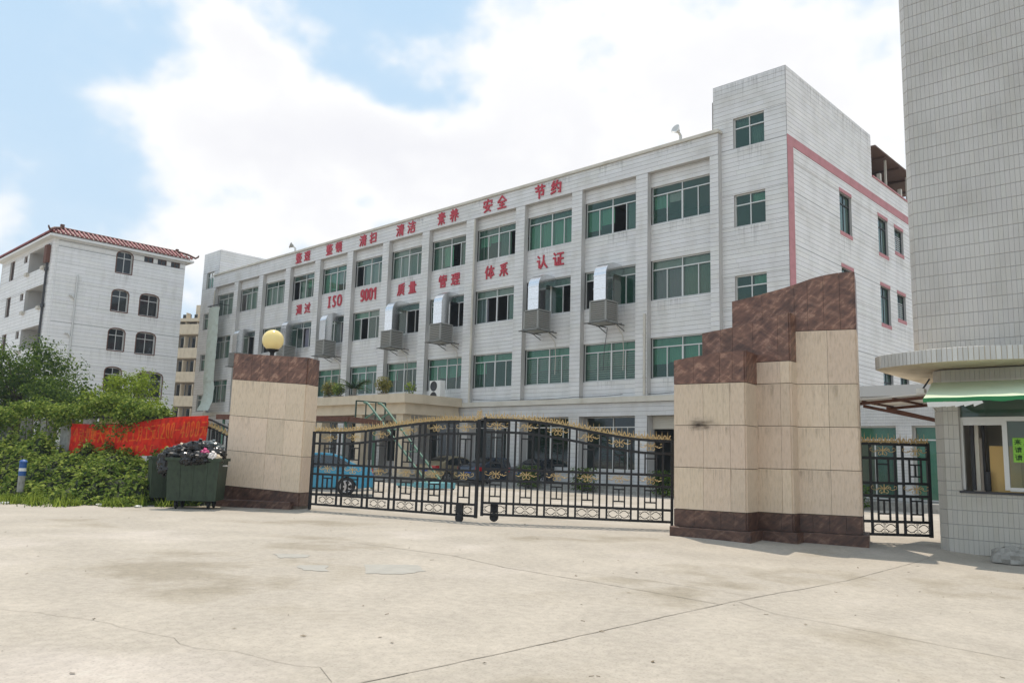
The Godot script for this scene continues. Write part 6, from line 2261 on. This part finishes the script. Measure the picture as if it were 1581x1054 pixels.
# ---------------------------------------------------------------- fence, banner, bins
func build_left() -> void:
	rng.seed = 31
	var fl := Basis(Vector3(0.9, 0, 0.437).normalized(), Vector3.UP, Vector3(-0.437, 0, 0.9).normalized())   # x to the right along the fence, z to the front
	var F := Transform3D(fl, Vector3(-7.35, 0, -21.75))
	var o := thing("concrete_fence", "grey concrete fence overgrown by creeper, left of the banner", "fence", F)
	for k in 14:
		var b := MB.new()
		var x := -5.9 - k * 0.98
		b.slab(Vector3(x - 0.2, 0, -0.1), Vector3(x + 0.2, 2.25, 0.08), 0.02)
		part("post", b, M.concrete, o)
		b = MB.new()
		b.slab(Vector3(x + 0.2, 0.2, -0.06), Vector3(x + 0.78, 0.9, 0.0), 0.01)
		part("slab", b, M.concrete, o)
	# iron fence with a curved gold hood beside the pillar
	var s := thing("iron_fence", "black iron picket fence with a gilded curved hood between banner and pillar", "fence", F)
	var hood := func(x: float) -> float: return 2.3 - 0.42 * smoothstep(-1.3, 0.4, x)
	for i in 22:
		var x := 0.2 - i * 0.13
		if x < -2.6: break
		bar_part(s, "picket", Vector3(x, 0.1, 0), Vector3(x, hood.call(x) - 0.2, 0), 0.03, M.iron)
	for y: float in [0.15, 1.0]:
		bar_part(s, "rail", Vector3(-6.0, y, 0), Vector3(0.3, y, 0), 0.04, M.iron)
	for q: float in [0.0, 0.22]:
		var b := MB.new()
		for i in 16:
			var xa := lerpf(-6.0, 0.3, i / 16.0)
			var xb := lerpf(-6.0, 0.3, (i + 1) / 16.0)
			b.bar(Vector3(xa, hood.call(xa) - q, 0), Vector3(xb, hood.call(xb) - q, 0), 0.09 if q == 0.0 else 0.04, 0.05)
		part("curved_rail", b, M.iron, s)
	for i in 44:
		var x := 0.25 - i * 0.13
		put("gold_spike", fleur_mesh(), M.gold, s, Transform3D(Basis(Vector3.UP, rng.randf_range(-0.3, 0.3)), Vector3(x, hood.call(x) - 0.19, 0.02)))
	# banner
	var im := Image.create(1024, 256, false, Image.FORMAT_RGB8)
	im.fill(Color(0.88, 0.17, 0.09))
	var yl := Color(0.92, 0.43, 0.12)
	var t1 := "公司招聘大量男女员工月工元3200-4000元"
	var x := 24
	for c in t1:
		var wd := 34 if c in "0234-" else 50
		draw_char(im, c, x, 34, wd - 8, 112, 8, yl)
		x += wd
	var t2 := "人员大量招工公司来请入厂"
	x = 60
	for c in t2:
		draw_char(im, c, x, 178, 34, 46, 4, Color(0.92, 0.5, 0.12))
		x += 52
	var wn := FastNoiseLite.new()
	wn.frequency = 0.02
	wn.fractal_octaves = 4
	for py in 256:
		for px in 1024:
			var q := wn.get_noise_2d(px * 1.5, py * 0.7)
			var cc := im.get_pixel(px, py)
			if q > 0.12: cc = cc.lerp(Color(0.86, 0.24, 0.1), clampf((q - 0.12) * 2.2, 0.0, 0.6))
			im.set_pixel(px, py, cc * (1.0 + 0.25 * minf(q, 0.1)))
	var bm := mat(Color(1, 1, 1), 0.7)
	bm.albedo_texture = ImageTexture.create_from_image(im)
	bm.backlight_enabled = true
	bm.backlight = Color(0.9, 0.9, 0.9)
	var no := FastNoiseLite.new()
	no.seed = 2
	no.frequency = 0.5
	var bb := MB.new()
	var nxx := 60
	var nyy := 14
	var P := func(i: int, k: int) -> Vector3:
		var u := float(i) / nxx
		var v := float(k) / nyy
		var px := lerpf(-6.55, -0.95, u)
		var sag := 0.1 * sin(u * PI * 3.0) * (1.0 - u)
		var up := lerpf(2.1, 2.36, u * u) - 0.05 * sin(u * PI * 2.0) + sag * 0.3
		var lo := lerpf(1.12, 1.36, u) - 0.05 * sin(u * PI)
		var y := lerpf(up, lo, v)
		return Vector3(px, y, 0.12 + 0.05 * no.get_noise_2d(px * 3.0, y * 1.5) + 0.06 * sin((px * 0.7 + y * 2.2) * 3.0) * u * v + 0.04 * sin(px * 9.0 + 2.0 * v) * v + 0.02 * sin(px * 23.0) * (1.0 - u))
	for i in nxx:
		for k in nyy:
			var a: Vector3 = P.call(i, k + 1)
			var b: Vector3 = P.call(i + 1, k + 1)
			var c: Vector3 = P.call(i + 1, k)
			var d: Vector3 = P.call(i, k)
			var n := (b - a).cross(d - a).normalized()
			bb.quads(a, b, c, d, n, n, n, n, float(i) / nxx, float(i + 1) / nxx, float(k) / nyy, float(k + 1) / nyy)
	var ban := put("banner", bb.mesh(), bm, self, F)
	tag(ban, "red recruitment banner with orange yellow characters hung on the fence", "banner")
	# bins
	var names := ["dark green wheeled garbage bin in front, heaped with black bags beside the pillar", "dark green wheeled garbage bin standing behind and left of the fuller bin"]
	for k in 2:
		var at: Transform3D = [Transform3D(Basis(Vector3.UP, 0.12), Vector3(-7.72, 0, -20.25)), Transform3D(Basis(Vector3.UP, 0.5), Vector3(-8.75, 0, -21.35))][k]
		var bin := thing("garbage_bin", names[k], "garbage bin", at, "garbage bins beside the pillar")
		var b := MB.new()
		var w0 := 0.57
		var w1 := 0.61
		var d0 := 0.45
		var d1 := 0.5
		var y0 := 0.2
		var y1 := 1.2
		b.quad(Vector3(-w0, y0, d0), Vector3(w0, y0, d0), Vector3(w1, y1, d1), Vector3(-w1, y1, d1))
		b.quad(Vector3(w0, y0, -d0), Vector3(-w0, y0, -d0), Vector3(-w1, y1, -d1), Vector3(w1, y1, -d1))
		b.quad(Vector3(w0, y0, d0), Vector3(w0, y0, -d0), Vector3(w1, y1, -d1), Vector3(w1, y1, d1))
		b.quad(Vector3(-w0, y0, -d0), Vector3(-w0, y0, d0), Vector3(-w1, y1, d1), Vector3(-w1, y1, -d1))
		b.quad(Vector3(-w0, y0, -d0), Vector3(w0, y0, -d0), Vector3(w0, y0, d0), Vector3(-w0, y0, d0))
		b.quad(Vector3(-w1, y1 - 0.25, d1), Vector3(w1, y1 - 0.25, d1), Vector3(w1, y1 - 0.25, -d1), Vector3(-w1, y1 - 0.25, -d1))
		part("tub", b, M.bintex, bin)
		b = MB.new()
		b.box(Vector3(-w1 - 0.04, y1 - 0.04, d1 - 0.02), Vector3(w1 + 0.04, y1 + 0.03, d1 + 0.04))
		b.box(Vector3(-w1 - 0.04, y1 - 0.04, -d1 - 0.04), Vector3(w1 + 0.04, y1 + 0.03, -d1 + 0.02))
		b.box(Vector3(-w1 - 0.04, y1 - 0.04, -d1 + 0.02), Vector3(-w1 + 0.02, y1 + 0.03, d1 - 0.02))
		b.box(Vector3(w1 - 0.02, y1 - 0.04, -d1 + 0.02), Vector3(w1 + 0.04, y1 + 0.03, d1 - 0.02))
		part("rim", b, M.bintex, bin)
		for x2: float in [-0.3, 0.0, 0.3]:
			b = MB.new()
			b.bar(Vector3(x2, y0 + 0.04, d0 + 0.004), Vector3(x2 * 1.06, y1 - 0.08, d1 + 0.001), 0.05, 0.014, Vector3(0, 0, 1))
			part("rib", b, M.bintex, bin)
		b = MB.new()
		b.tube([Vector3(w1 + 0.02, y1 - 0.15, -0.2), Vector3(w1 + 0.1, y1 - 0.15, -0.15), Vector3(w1 + 0.1, y1 - 0.15, 0.15), Vector3(w1 + 0.02, y1 - 0.15, 0.2)], 0.018, 6)
		part("handle", b, M.alu, bin)
		for q: Vector2 in [Vector2(-0.38, 0.28), Vector2(0.38, 0.28), Vector2(-0.38, -0.28), Vector2(0.38, -0.28)]:
			b = MB.new()
			b.xf = Transform3D(Basis(Vector3(0, 0, 1), PI / 2), Vector3(q.x, 0.09, q.y))
			b.lathe([Vector2(0.0, -0.025), Vector2(0.08, -0.025), Vector2(0.09, -0.015), Vector2(0.09, 0.015), Vector2(0.08, 0.025), Vector2(0.0, 0.025)], 14)
			b.xf = Transform3D.IDENTITY
			b.box(Vector3(q.x - 0.05, 0.1, q.y - 0.02), Vector3(q.x + 0.05, 0.2, q.y + 0.02))
			part("wheel", b, M.rubber, bin)
	var cr := FastNoiseLite.new()
	cr.seed = 7
	cr.frequency = 0.013
	cr.fractal_octaves = 3
	var bags := [[0.0, 1.33, 0.05, 0.4, 0.24, 0, "big black bag topmost in the middle of the heap on the front bin"], [0.4, 1.22, 0.2, 0.3, 0.18, 0, "shiny black bag at the pillar side of the heap on the front bin"], [-0.45, 1.22, 0.22, 0.32, 0.2, 0, "black bag at the left end of the heap on the front bin"],
		[-0.68, 1.02, 0.34, 0.2, 0.3, 0, "black bag hanging over the left corner of the front bin"], [0.12, 1.16, 0.4, 0.3, 0.16, 0, "flat black bag over the front rim of the front bin"], [-0.15, 1.12, 0.46, 0.2, 0.18, 0, "small black bag drooping over the front rim"],
		[0.42, 1.2, 0.45, 0.11, 0.1, 1, "white plastic bag on the heap near the pillar"], [0.22, 1.3, 0.4, 0.1, 0.07, 2, "pink plastic bag among the black bags"], [0.55, 1.16, 0.44, 0.09, 0.06, 3, "crumpled cream paper bag at the right end of the heap"], [-0.42, 1.4, 0.1, 0.1, 0.08, 3, "small cream bag lying high on the left of the heap"], [0.3, 1.42, -0.05, 0.26, 0.15, 4, "grey plastic sack at the back of the heap"]]
	var colsb := [Color(0.016, 0.016, 0.018), Color(0.7, 0.66, 0.64), Color(0.55, 0.06, 0.2), Color(0.6, 0.5, 0.36), Color(0.12, 0.14, 0.14)]
	for q: Array in bags:
		var b := MB.new()
		b.col = colsb[q[5]]
		cr.seed += 1
		b.blob(Vector3.ZERO, Vector3(q[3], q[4], q[3] * 0.85), cr, 0.5, 20, 30)
		b.tube([Vector3(0, q[4] * 0.8, 0), Vector3(0.02, q[4] * 1.25, 0.02)], 0.03, 5, 1.6)
		var m: StandardMaterial3D = M.plastic
		if q[5] == 0 or q[5] == 4:
			if not M.has("bagplastic"):
				M.bagplastic = vmat(0.22)
			m = M.bagplastic
		tag(put("garbage_bag", b.mesh(), m, self, Transform3D(Basis(Vector3.UP, 0.12), Vector3(-7.72, 0, -20.25)) * T(Vector3(q[0], q[1] + 0.07, q[2]))), q[6], "garbage bag", "bags heaped on the front bin")
	# short striped marker post
	var mp := thing("marker_post", "short blue and white banded marker post standing in the shrubs", "post", T(Vector3(-12.85, 0.2, -21.55)))
	var b2 := MB.new()
	b2.lathe([Vector2(0.085, 0.0), Vector2(0.085, 0.42)], 14)
	part("foot", b2, M.concrete, mp)
	for q: Array in [[0.42, 0.54, 0], [0.54, 0.62, 1], [0.62, 0.76, 0]]:
		b2 = MB.new()
		b2.lathe([Vector2(0.088, q[0]), Vector2(0.088, q[1])], 14)
		part("band", b2, mat(Color(0.02, 0.09, 0.3), 0.5) if q[2] == 0 else M.white, mp)
	b2 = MB.new()
	b2.lathe([Vector2(0.09, 0.76), Vector2(0.1, 0.78), Vector2(0.07, 0.83), Vector2(0.0, 0.85)], 14)
	part("cap", b2, mat(Color(0.02, 0.09, 0.3), 0.5), mp)
	# litter along the edge
	rng.seed = 71
	var spots := ["white scrap of plastic at the far left edge of the paving", "pale scrap left of the marker post on the paving edge", "white scrap in front of the grass fringe", "flat white wrapper nearest the weed", "grey scrap beside the second bin"]
	for k in 5:
		var b := MB.new()
		b.col = Color(0.6, 0.6, 0.58)
		cr.seed += 1
		b.blob(Vector3.ZERO, Vector3(0.14, 0.03, 0.09), cr, 0.8, 6, 9)
		tag(put("litter_scrap", b.mesh(), M.plastic, self, T(Vector3([-12.2, -11.5, -10.9, -10.0, -9.0][k], 0.02, [-19.95, -20.1, -20.15, -20.2, -20.0][k]), k * 1.3)), spots[k], "litter", "litter on the paving edge")

# ---------------------------------------------------------------- cars
func half_w(y: float) -> float:
	if y < 0.3: return 0.8
	if y < 0.62: return lerpf(0.8, 0.86, (y - 0.3) / 0.32)
	if y < 0.92: return lerpf(0.86, 0.82, (y - 0.62) / 0.3)
	return lerpf(0.82, 0.6, clampf((y - 0.92) / 0.52, 0, 1))

# saloon, nose towards +x, wheels on y = 0
func build_car(o: Node3D, paint: Material, taxi: bool) -> void:
	var sil := [Vector2(-2.2, 0.42), Vector2(-2.17, 0.3), Vector2(-1.75, 0.24), Vector2(-1.66, 0.26), Vector2(-1.62, 0.42), Vector2(-1.5, 0.58), Vector2(-1.3, 0.65), Vector2(-1.1, 0.58), Vector2(-0.98, 0.42), Vector2(-0.94, 0.26), Vector2(0.94, 0.24), Vector2(0.98, 0.42), Vector2(1.1, 0.58), Vector2(1.3, 0.65), Vector2(1.5, 0.58), Vector2(1.62, 0.42), Vector2(1.66, 0.25), Vector2(2.1, 0.27), Vector2(2.2, 0.36), Vector2(2.2, 0.55),
		Vector2(2.12, 0.7), Vector2(1.85, 0.79), Vector2(1.4, 0.86), Vector2(1.0, 0.92), Vector2(0.62, 1.15), Vector2(0.28, 1.34), Vector2(-0.02, 1.42), Vector2(-0.4, 1.45), Vector2(-0.8, 1.42), Vector2(-1.1, 1.33), Vector2(-1.45, 1.14), Vector2(-1.72, 1.02), Vector2(-2.08, 0.98), Vector2(-2.18, 0.9), Vector2(-2.2, 0.66)]
	var n := sil.size()
	var c := Vector2(0, 0.65)
	var inner := PackedVector2Array()
	for i in n:
		var t := (Vector2(sil[(i + 1) % n]) - Vector2(sil[(i + n - 1) % n])).normalized()
		inner.append(Vector2(sil[i]) + Vector2(-t.y, t.x) * 0.035)
	var b := MB.new()
	var nr := []
	for i in n:
		var t := (Vector2(sil[(i + 1) % n]) - Vector2(sil[(i + n - 1) % n])).normalized()
		nr.append(Vector3(t.y, -t.x, 0))
	for i in n:
		var k := (i + 1) % n
		var a: Vector2 = sil[i]
		var d: Vector2 = sil[k]
		var wa := half_w(a.y) - 0.05
		var wd := half_w(d.y) - 0.05
		b.quads(Vector3(a.x, a.y, wa), Vector3(a.x, a.y, -wa), Vector3(d.x, d.y, -wd), Vector3(d.x, d.y, wd), nr[i], nr[i], nr[k], nr[k])
		for s: float in [1.0, -1.0]:
			var ia := inner[i]
			var idd := inner[k]
			var e := Vector3(ia.x, ia.y, s * half_w(ia.y))
			var f := Vector3(idd.x, idd.y, s * half_w(idd.y))
			var na: Vector3 = (nr[i] + Vector3(0, 0, s)).normalized()
			var nd: Vector3 = (nr[k] + Vector3(0, 0, s)).normalized()
			var zs := Vector3(0, 0.1, s).normalized()
			if s > 0:
				b.quads(e, Vector3(a.x, a.y, wa), Vector3(d.x, d.y, wd), f, zs, na, nd, zs)
			else:
				b.quads(Vector3(a.x, a.y, -wa), e, f, Vector3(d.x, d.y, -wd), na, zs, zs, nd)
	var ids := Geometry2D.triangulate_polygon(inner)
	for i in range(0, ids.size(), 3):
		for s: float in [1.0, -1.0]:
			var q := [inner[ids[i]], inner[ids[i + 1]], inner[ids[i + 2]]]
			var ccw: bool = (q[1] - q[0]).cross(q[2] - q[0]) > 0.0
			if ccw != (s > 0): q.reverse()
			var vv := []
			for p: Vector2 in q: vv.append(Vector3(p.x, p.y, s * half_w(p.y)))
			var m := Vector3(0, 0.1, s).normalized()
			b.tri(vv[0], vv[1], vv[2], m, m, m)
	part("body", b, paint, o)
	# side windows, screens
	var side := [[Vector2(0.55, 0.95), Vector2(-0.28, 0.95), Vector2(-0.3, 1.36), Vector2(0.0, 1.36), Vector2(0.25, 1.27)], [Vector2(-0.36, 0.95), Vector2(-1.28, 0.98), Vector2(-1.4, 1.08), Vector2(-1.08, 1.26), Vector2(-0.8, 1.35), Vector2(-0.38, 1.37)]]
	for s: float in [1.0, -1.0]:
		for pl: Array in side:
			b = MB.new()
			for i in range(1, pl.size() - 1):
				var q := [pl[0], pl[i], pl[i + 1]]
				var vv := []
				for p: Vector2 in q: vv.append(Vector3(p.x, p.y, s * (half_w(p.y) + 0.008)))
				var m := Vector3(0, 0.35, s).normalized()
				if s > 0: b.tri(vv[0], vv[2], vv[1], m, m, m)
				else: b.tri(vv[0], vv[1], vv[2], m, m, m)
			part("side_window", b, M.carglass, o)
		for x: float in [0.62, -0.33, -1.2]:
			b = MB.new()
			b.bar(Vector3(x, 0.3, s * (half_w(0.3) + 0.001)), Vector3(x, 0.62, s * (half_w(0.62) + 0.002)), 0.012, 0.006, Vector3(0, 0, 1))
			b.bar(Vector3(x, 0.62, s * (half_w(0.62) + 0.002)), Vector3(x, 0.92, s * (half_w(0.92) + 0.002)), 0.012, 0.006, Vector3(0, 0, 1))
			part("door_seam", b, M.black, o)
		for x: float in [-0.15, -1.05]:
			b = MB.new()
			b.box(Vector3(x - 0.09, 0.84, s * 0.845 - 0.02), Vector3(x + 0.09, 0.865, s * 0.845 + 0.02))
			part("door_handle", b, paint, o)
		b = MB.new()
		b.box(Vector3(0.42, 0.93, s * 0.92 - 0.09), Vector3(0.55, 1.05, s * 0.92 + 0.09))
		part("mirror", b, paint, o)
		b = MB.new()
		b.box(Vector3(-2.2, 0.74, s * 0.66 - 0.14), Vector3(-1.93, 0.93, s * 0.66 + 0.15 * s + (0.03 if s > 0 else 0.17)))
		part("taillight", b, M.taillight, o)
		b = MB.new()
		b.box(Vector3(2.0, 0.58, s * 0.6 - 0.16), Vector3(2.19, 0.7, s * 0.6 + 0.16))
		part("headlight", b, M.white, o)
	for q: Array in [[Vector2(0.98, 0.94), Vector2(0.3, 1.335), 0.0], [Vector2(-1.42, 1.165), Vector2(-1.02, 1.365), 0.0]]:
		b = MB.new()
		var a: Vector2 = q[0]
		var d: Vector2 = q[1]
		var nn := Vector2(d.y - a.y, -(d.x - a.x)).normalized() * (0.02 if a.x > 0 else -0.02)
		a += nn
		d += nn
		b.quad(Vector3(a.x, a.y, half_w(a.y) - 0.1), Vector3(a.x, a.y, -half_w(a.y) + 0.1), Vector3(d.x, d.y, -half_w(d.y) + 0.1), Vector3(d.x, d.y, half_w(d.y) - 0.1))
		part("windscreen" if a.x > 0 else "rear_window", b, M.carglass, o)
	b = MB.new()
	b.box(Vector3(-2.23, 0.3, -0.74), Vector3(-2.17, 0.52, 0.74))
	part("rear_bumper", b, paint, o)
	b = MB.new()
	b.box(Vector3(-2.225, 0.62, -0.22), Vector3(-2.2, 0.74, 0.22))
	part("number_plate", b, mat(Color(0.02, 0.08, 0.35), 0.5), o)
	for x: float in [1.3, -1.3]:
		for s: float in [1.0, -1.0]:
			b = MB.new()
			b.xf = Transform3D(Basis(Vector3.RIGHT, PI / 2), Vector3(x, 0.31, s * 0.74))
			b.lathe([Vector2(0.0, -0.05), Vector2(0.2, -0.05), Vector2(0.21, -0.09), Vector2(0.27, -0.1), Vector2(0.31, -0.07), Vector2(0.315, 0.0), Vector2(0.31, 0.07), Vector2(0.27, 0.1), Vector2(0.21, 0.09), Vector2(0.2, 0.05), Vector2(0.0, 0.05)], 26)
			var wh := part("wheel", b, M.rubber, o)
			b = MB.new()
			for zz: float in [-1.0, 1.0]:
				b.xf = Transform3D(Basis(Vector3.RIGHT, PI / 2 * zz), Vector3(x, 0.31, s * 0.74))
				b.lathe([Vector2(0.21, 0.09), Vector2(0.195, 0.1), Vector2(0.18, 0.09)], 26)
				b.lathe([Vector2(0.05, 0.08), Vector2(0.045, 0.098), Vector2(0.0, 0.1)], 12)
				for k in 5:
					var a := TAU * k / 5.0
					b.bar(Vector3(cos(a) * 0.03, 0.09, sin(a) * 0.03), Vector3(cos(a) * 0.19, 0.088, sin(a) * 0.19), 0.065, 0.02)
			part("rim", b, M.rim, o)
	b = MB.new()
	b.box(Vector3(-1.6, 0.2, -0.6), Vector3(1.6, 0.35, 0.6))
	part("underbody", b, M.black, o)
	if taxi:
		b = MB.new()
		b.slab(Vector3(-0.55, 1.44, -0.3), Vector3(-0.35, 1.56, 0.3), 0.03)
		part("roof_sign", b, M.white, o)

func build_cars() -> void:
	# blue saloon: rear axle seen between the bars, nose to the left
	var h := Vector3(-0.985, 0, 0.17)
	var rear := Vector3(-5.72, 0, -28.9)
	var at := rear + h * 1.3
	var t := thing("parked_car", "blue saloon car seen through the bars beside the left gate pillar", "car", Transform3D(Basis(h, Vector3.UP, h.cross(Vector3.UP)), at), "cars in the factory yard")
	build_car(t, M.paint_taxi, false)
	var dk := mat(Color(0.012, 0.014, 0.02), 0.15)
	dk.clearcoat_enabled = true
	dk.clearcoat = 1.0
	var gd := mat(Color(0.4, 0.34, 0.22), 0.35, 0.4)
	var nose := Vector3(0.692, 0, -0.722)
	for q: Array in [[Vector3(2.05, 0, -42.4), dk, "black saloon car parked nose to the factory wall, right of the gate's middle post"], [Vector3(-0.55, 0, -43.4), mat(Color(0.05, 0.065, 0.09), 0.25, 0.3), "dark blue grey car with red tail lamp just right of the gate's middle post"], [Vector3(-2.9, 0, -44.6), gd, "gold coloured car parked left of the gate's middle post"]]:
		var o := thing("parked_car", q[2], "car", Transform3D(Basis(nose, Vector3.UP, nose.cross(Vector3.UP)), q[0]), "cars in the factory yard")
		build_car(o, q[1], false)

# ---------------------------------------------------------------- basketball stand and shade roof
func build_yard() -> void:
	var o := thing("basketball_stand", "green tubular basketball stand with an open board frame behind the gate", "basketball stand", T(Vector3(-3.2, 0, -35.5), -0.8))
	# base, two slanting poles, struts, board frame; board towards -x
	var b := MB.new()
	b.bar(Vector3(-1.7, 0.14, -0.75), Vector3(0.7, 0.14, -0.55), 0.1, 0.1)
	b.bar(Vector3(-1.7, 0.14, 0.75), Vector3(0.7, 0.14, 0.75), 0.1, 0.1)
	b.bar(Vector3(-1.7, 0.141, -0.75), Vector3(-1.7, 0.141, 0.75), 0.1, 0.1)
	b.box(Vector3(-0.5, 0.06, -0.6), Vector3(0.7, 0.3, 0.75))
	part("base_frame", b, M.steel_blue, o)
	for q: Vector2 in [Vector2(-1.6, -0.7), Vector2(-1.6, 0.7), Vector2(0.6, -0.55), Vector2(0.6, 0.7)]:
		b = MB.new()
		b.xf = Transform3D(Basis(Vector3.RIGHT, PI / 2), Vector3(q.x, 0.07, q.y))
		b.lathe([Vector2(0, -0.03), Vector2(0.07, -0.03), Vector2(0.07, 0.03), Vector2(0, 0.03)], 12)
		part("caster", b, M.rubber, o)
	for z: float in [-0.42, 0.42]:
		b = MB.new()
		b.tube([Vector3(0.05, 0.25, z), Vector3(-4.65, 3.75, z), Vector3(-4.9, 3.88, z), Vector3(-5.12, 3.9, z)], 0.055, 8)
		part("slanting_pole", b, M.steel_green, o)
		b = MB.new()
		b.tube([Vector3(-4.2, 3.4, z), Vector3(-5.15, 3.05, z)], 0.04, 6)
		part("brace", b, M.steel_green, o)
	b = MB.new()
	for y: float in [1.6, 2.6]:
		b.tube([Vector3(0.05 - 1.34 * (y - 0.25), y, -0.42), Vector3(0.05 - 1.34 * (y - 0.25), y, 0.42)], 0.03, 6)
	part("rung", b, M.steel_green, o)
	var fb := [Vector3(-5.15, 2.92, -0.85), Vector3(-5.15, 2.92, 0.85), Vector3(-5.15, 3.95, 0.85), Vector3(-5.15, 3.95, -0.85)]
	for k in 4:
		b = MB.new()
		b.bar(fb[k], fb[(k + 1) % 4], 0.06, 0.06)
		part("board_frame", b, M.steel_dark, o)
	for z: float in [-0.28, 0.28]:
		b = MB.new()
		b.bar(Vector3(-5.15, 2.95, z), Vector3(-5.15, 3.92, z), 0.045, 0.045)
		part("board_upright", b, M.steel_dark, o)
	b = MB.new()
	var pts := []
	for k in 17:
		pts.append(Vector3(-5.42 + cos(TAU * k / 16.0) * 0.23, 3.05, sin(TAU * k / 16.0) * 0.23))
	b.tube(pts, 0.012, 5)
	part("hoop", b, M.rust, o)
	# dark shade roof over the car
	var s := thing("shade_roof", "dark flat shade roof with rusty edge over the blue car", "shade roof", T(Vector3(-8.4, 0, -33.5), -0.25))
	b = MB.new()
	b.box(Vector3(-3.2, 2.72, -1.6), Vector3(2.6, 2.78, 1.6))
	for k in 12:
		b.bar(Vector3(-3.2 + k * 0.52, 2.8, -1.6), Vector3(-3.2 + k * 0.52, 2.8, 1.6), 0.06, 0.03)
	part("sheet", b, M.dark, s)
	b = MB.new()
	b.box(Vector3(-3.2, 2.66, 1.6), Vector3(2.6, 2.86, 1.66))
	b.box(Vector3(2.6, 2.66, -1.6), Vector3(2.66, 2.86, 1.6))
	part("edge", b, M.rust, s)
	for x: float in [-3.0, 2.4]:
		for z: float in [-1.4, 1.4]:
			b = MB.new()
			b.box(Vector3(x - 0.04, 0, z - 0.04), Vector3(x + 0.04, 2.7, z + 0.04))
			part("post", b, M.steel_green, s)
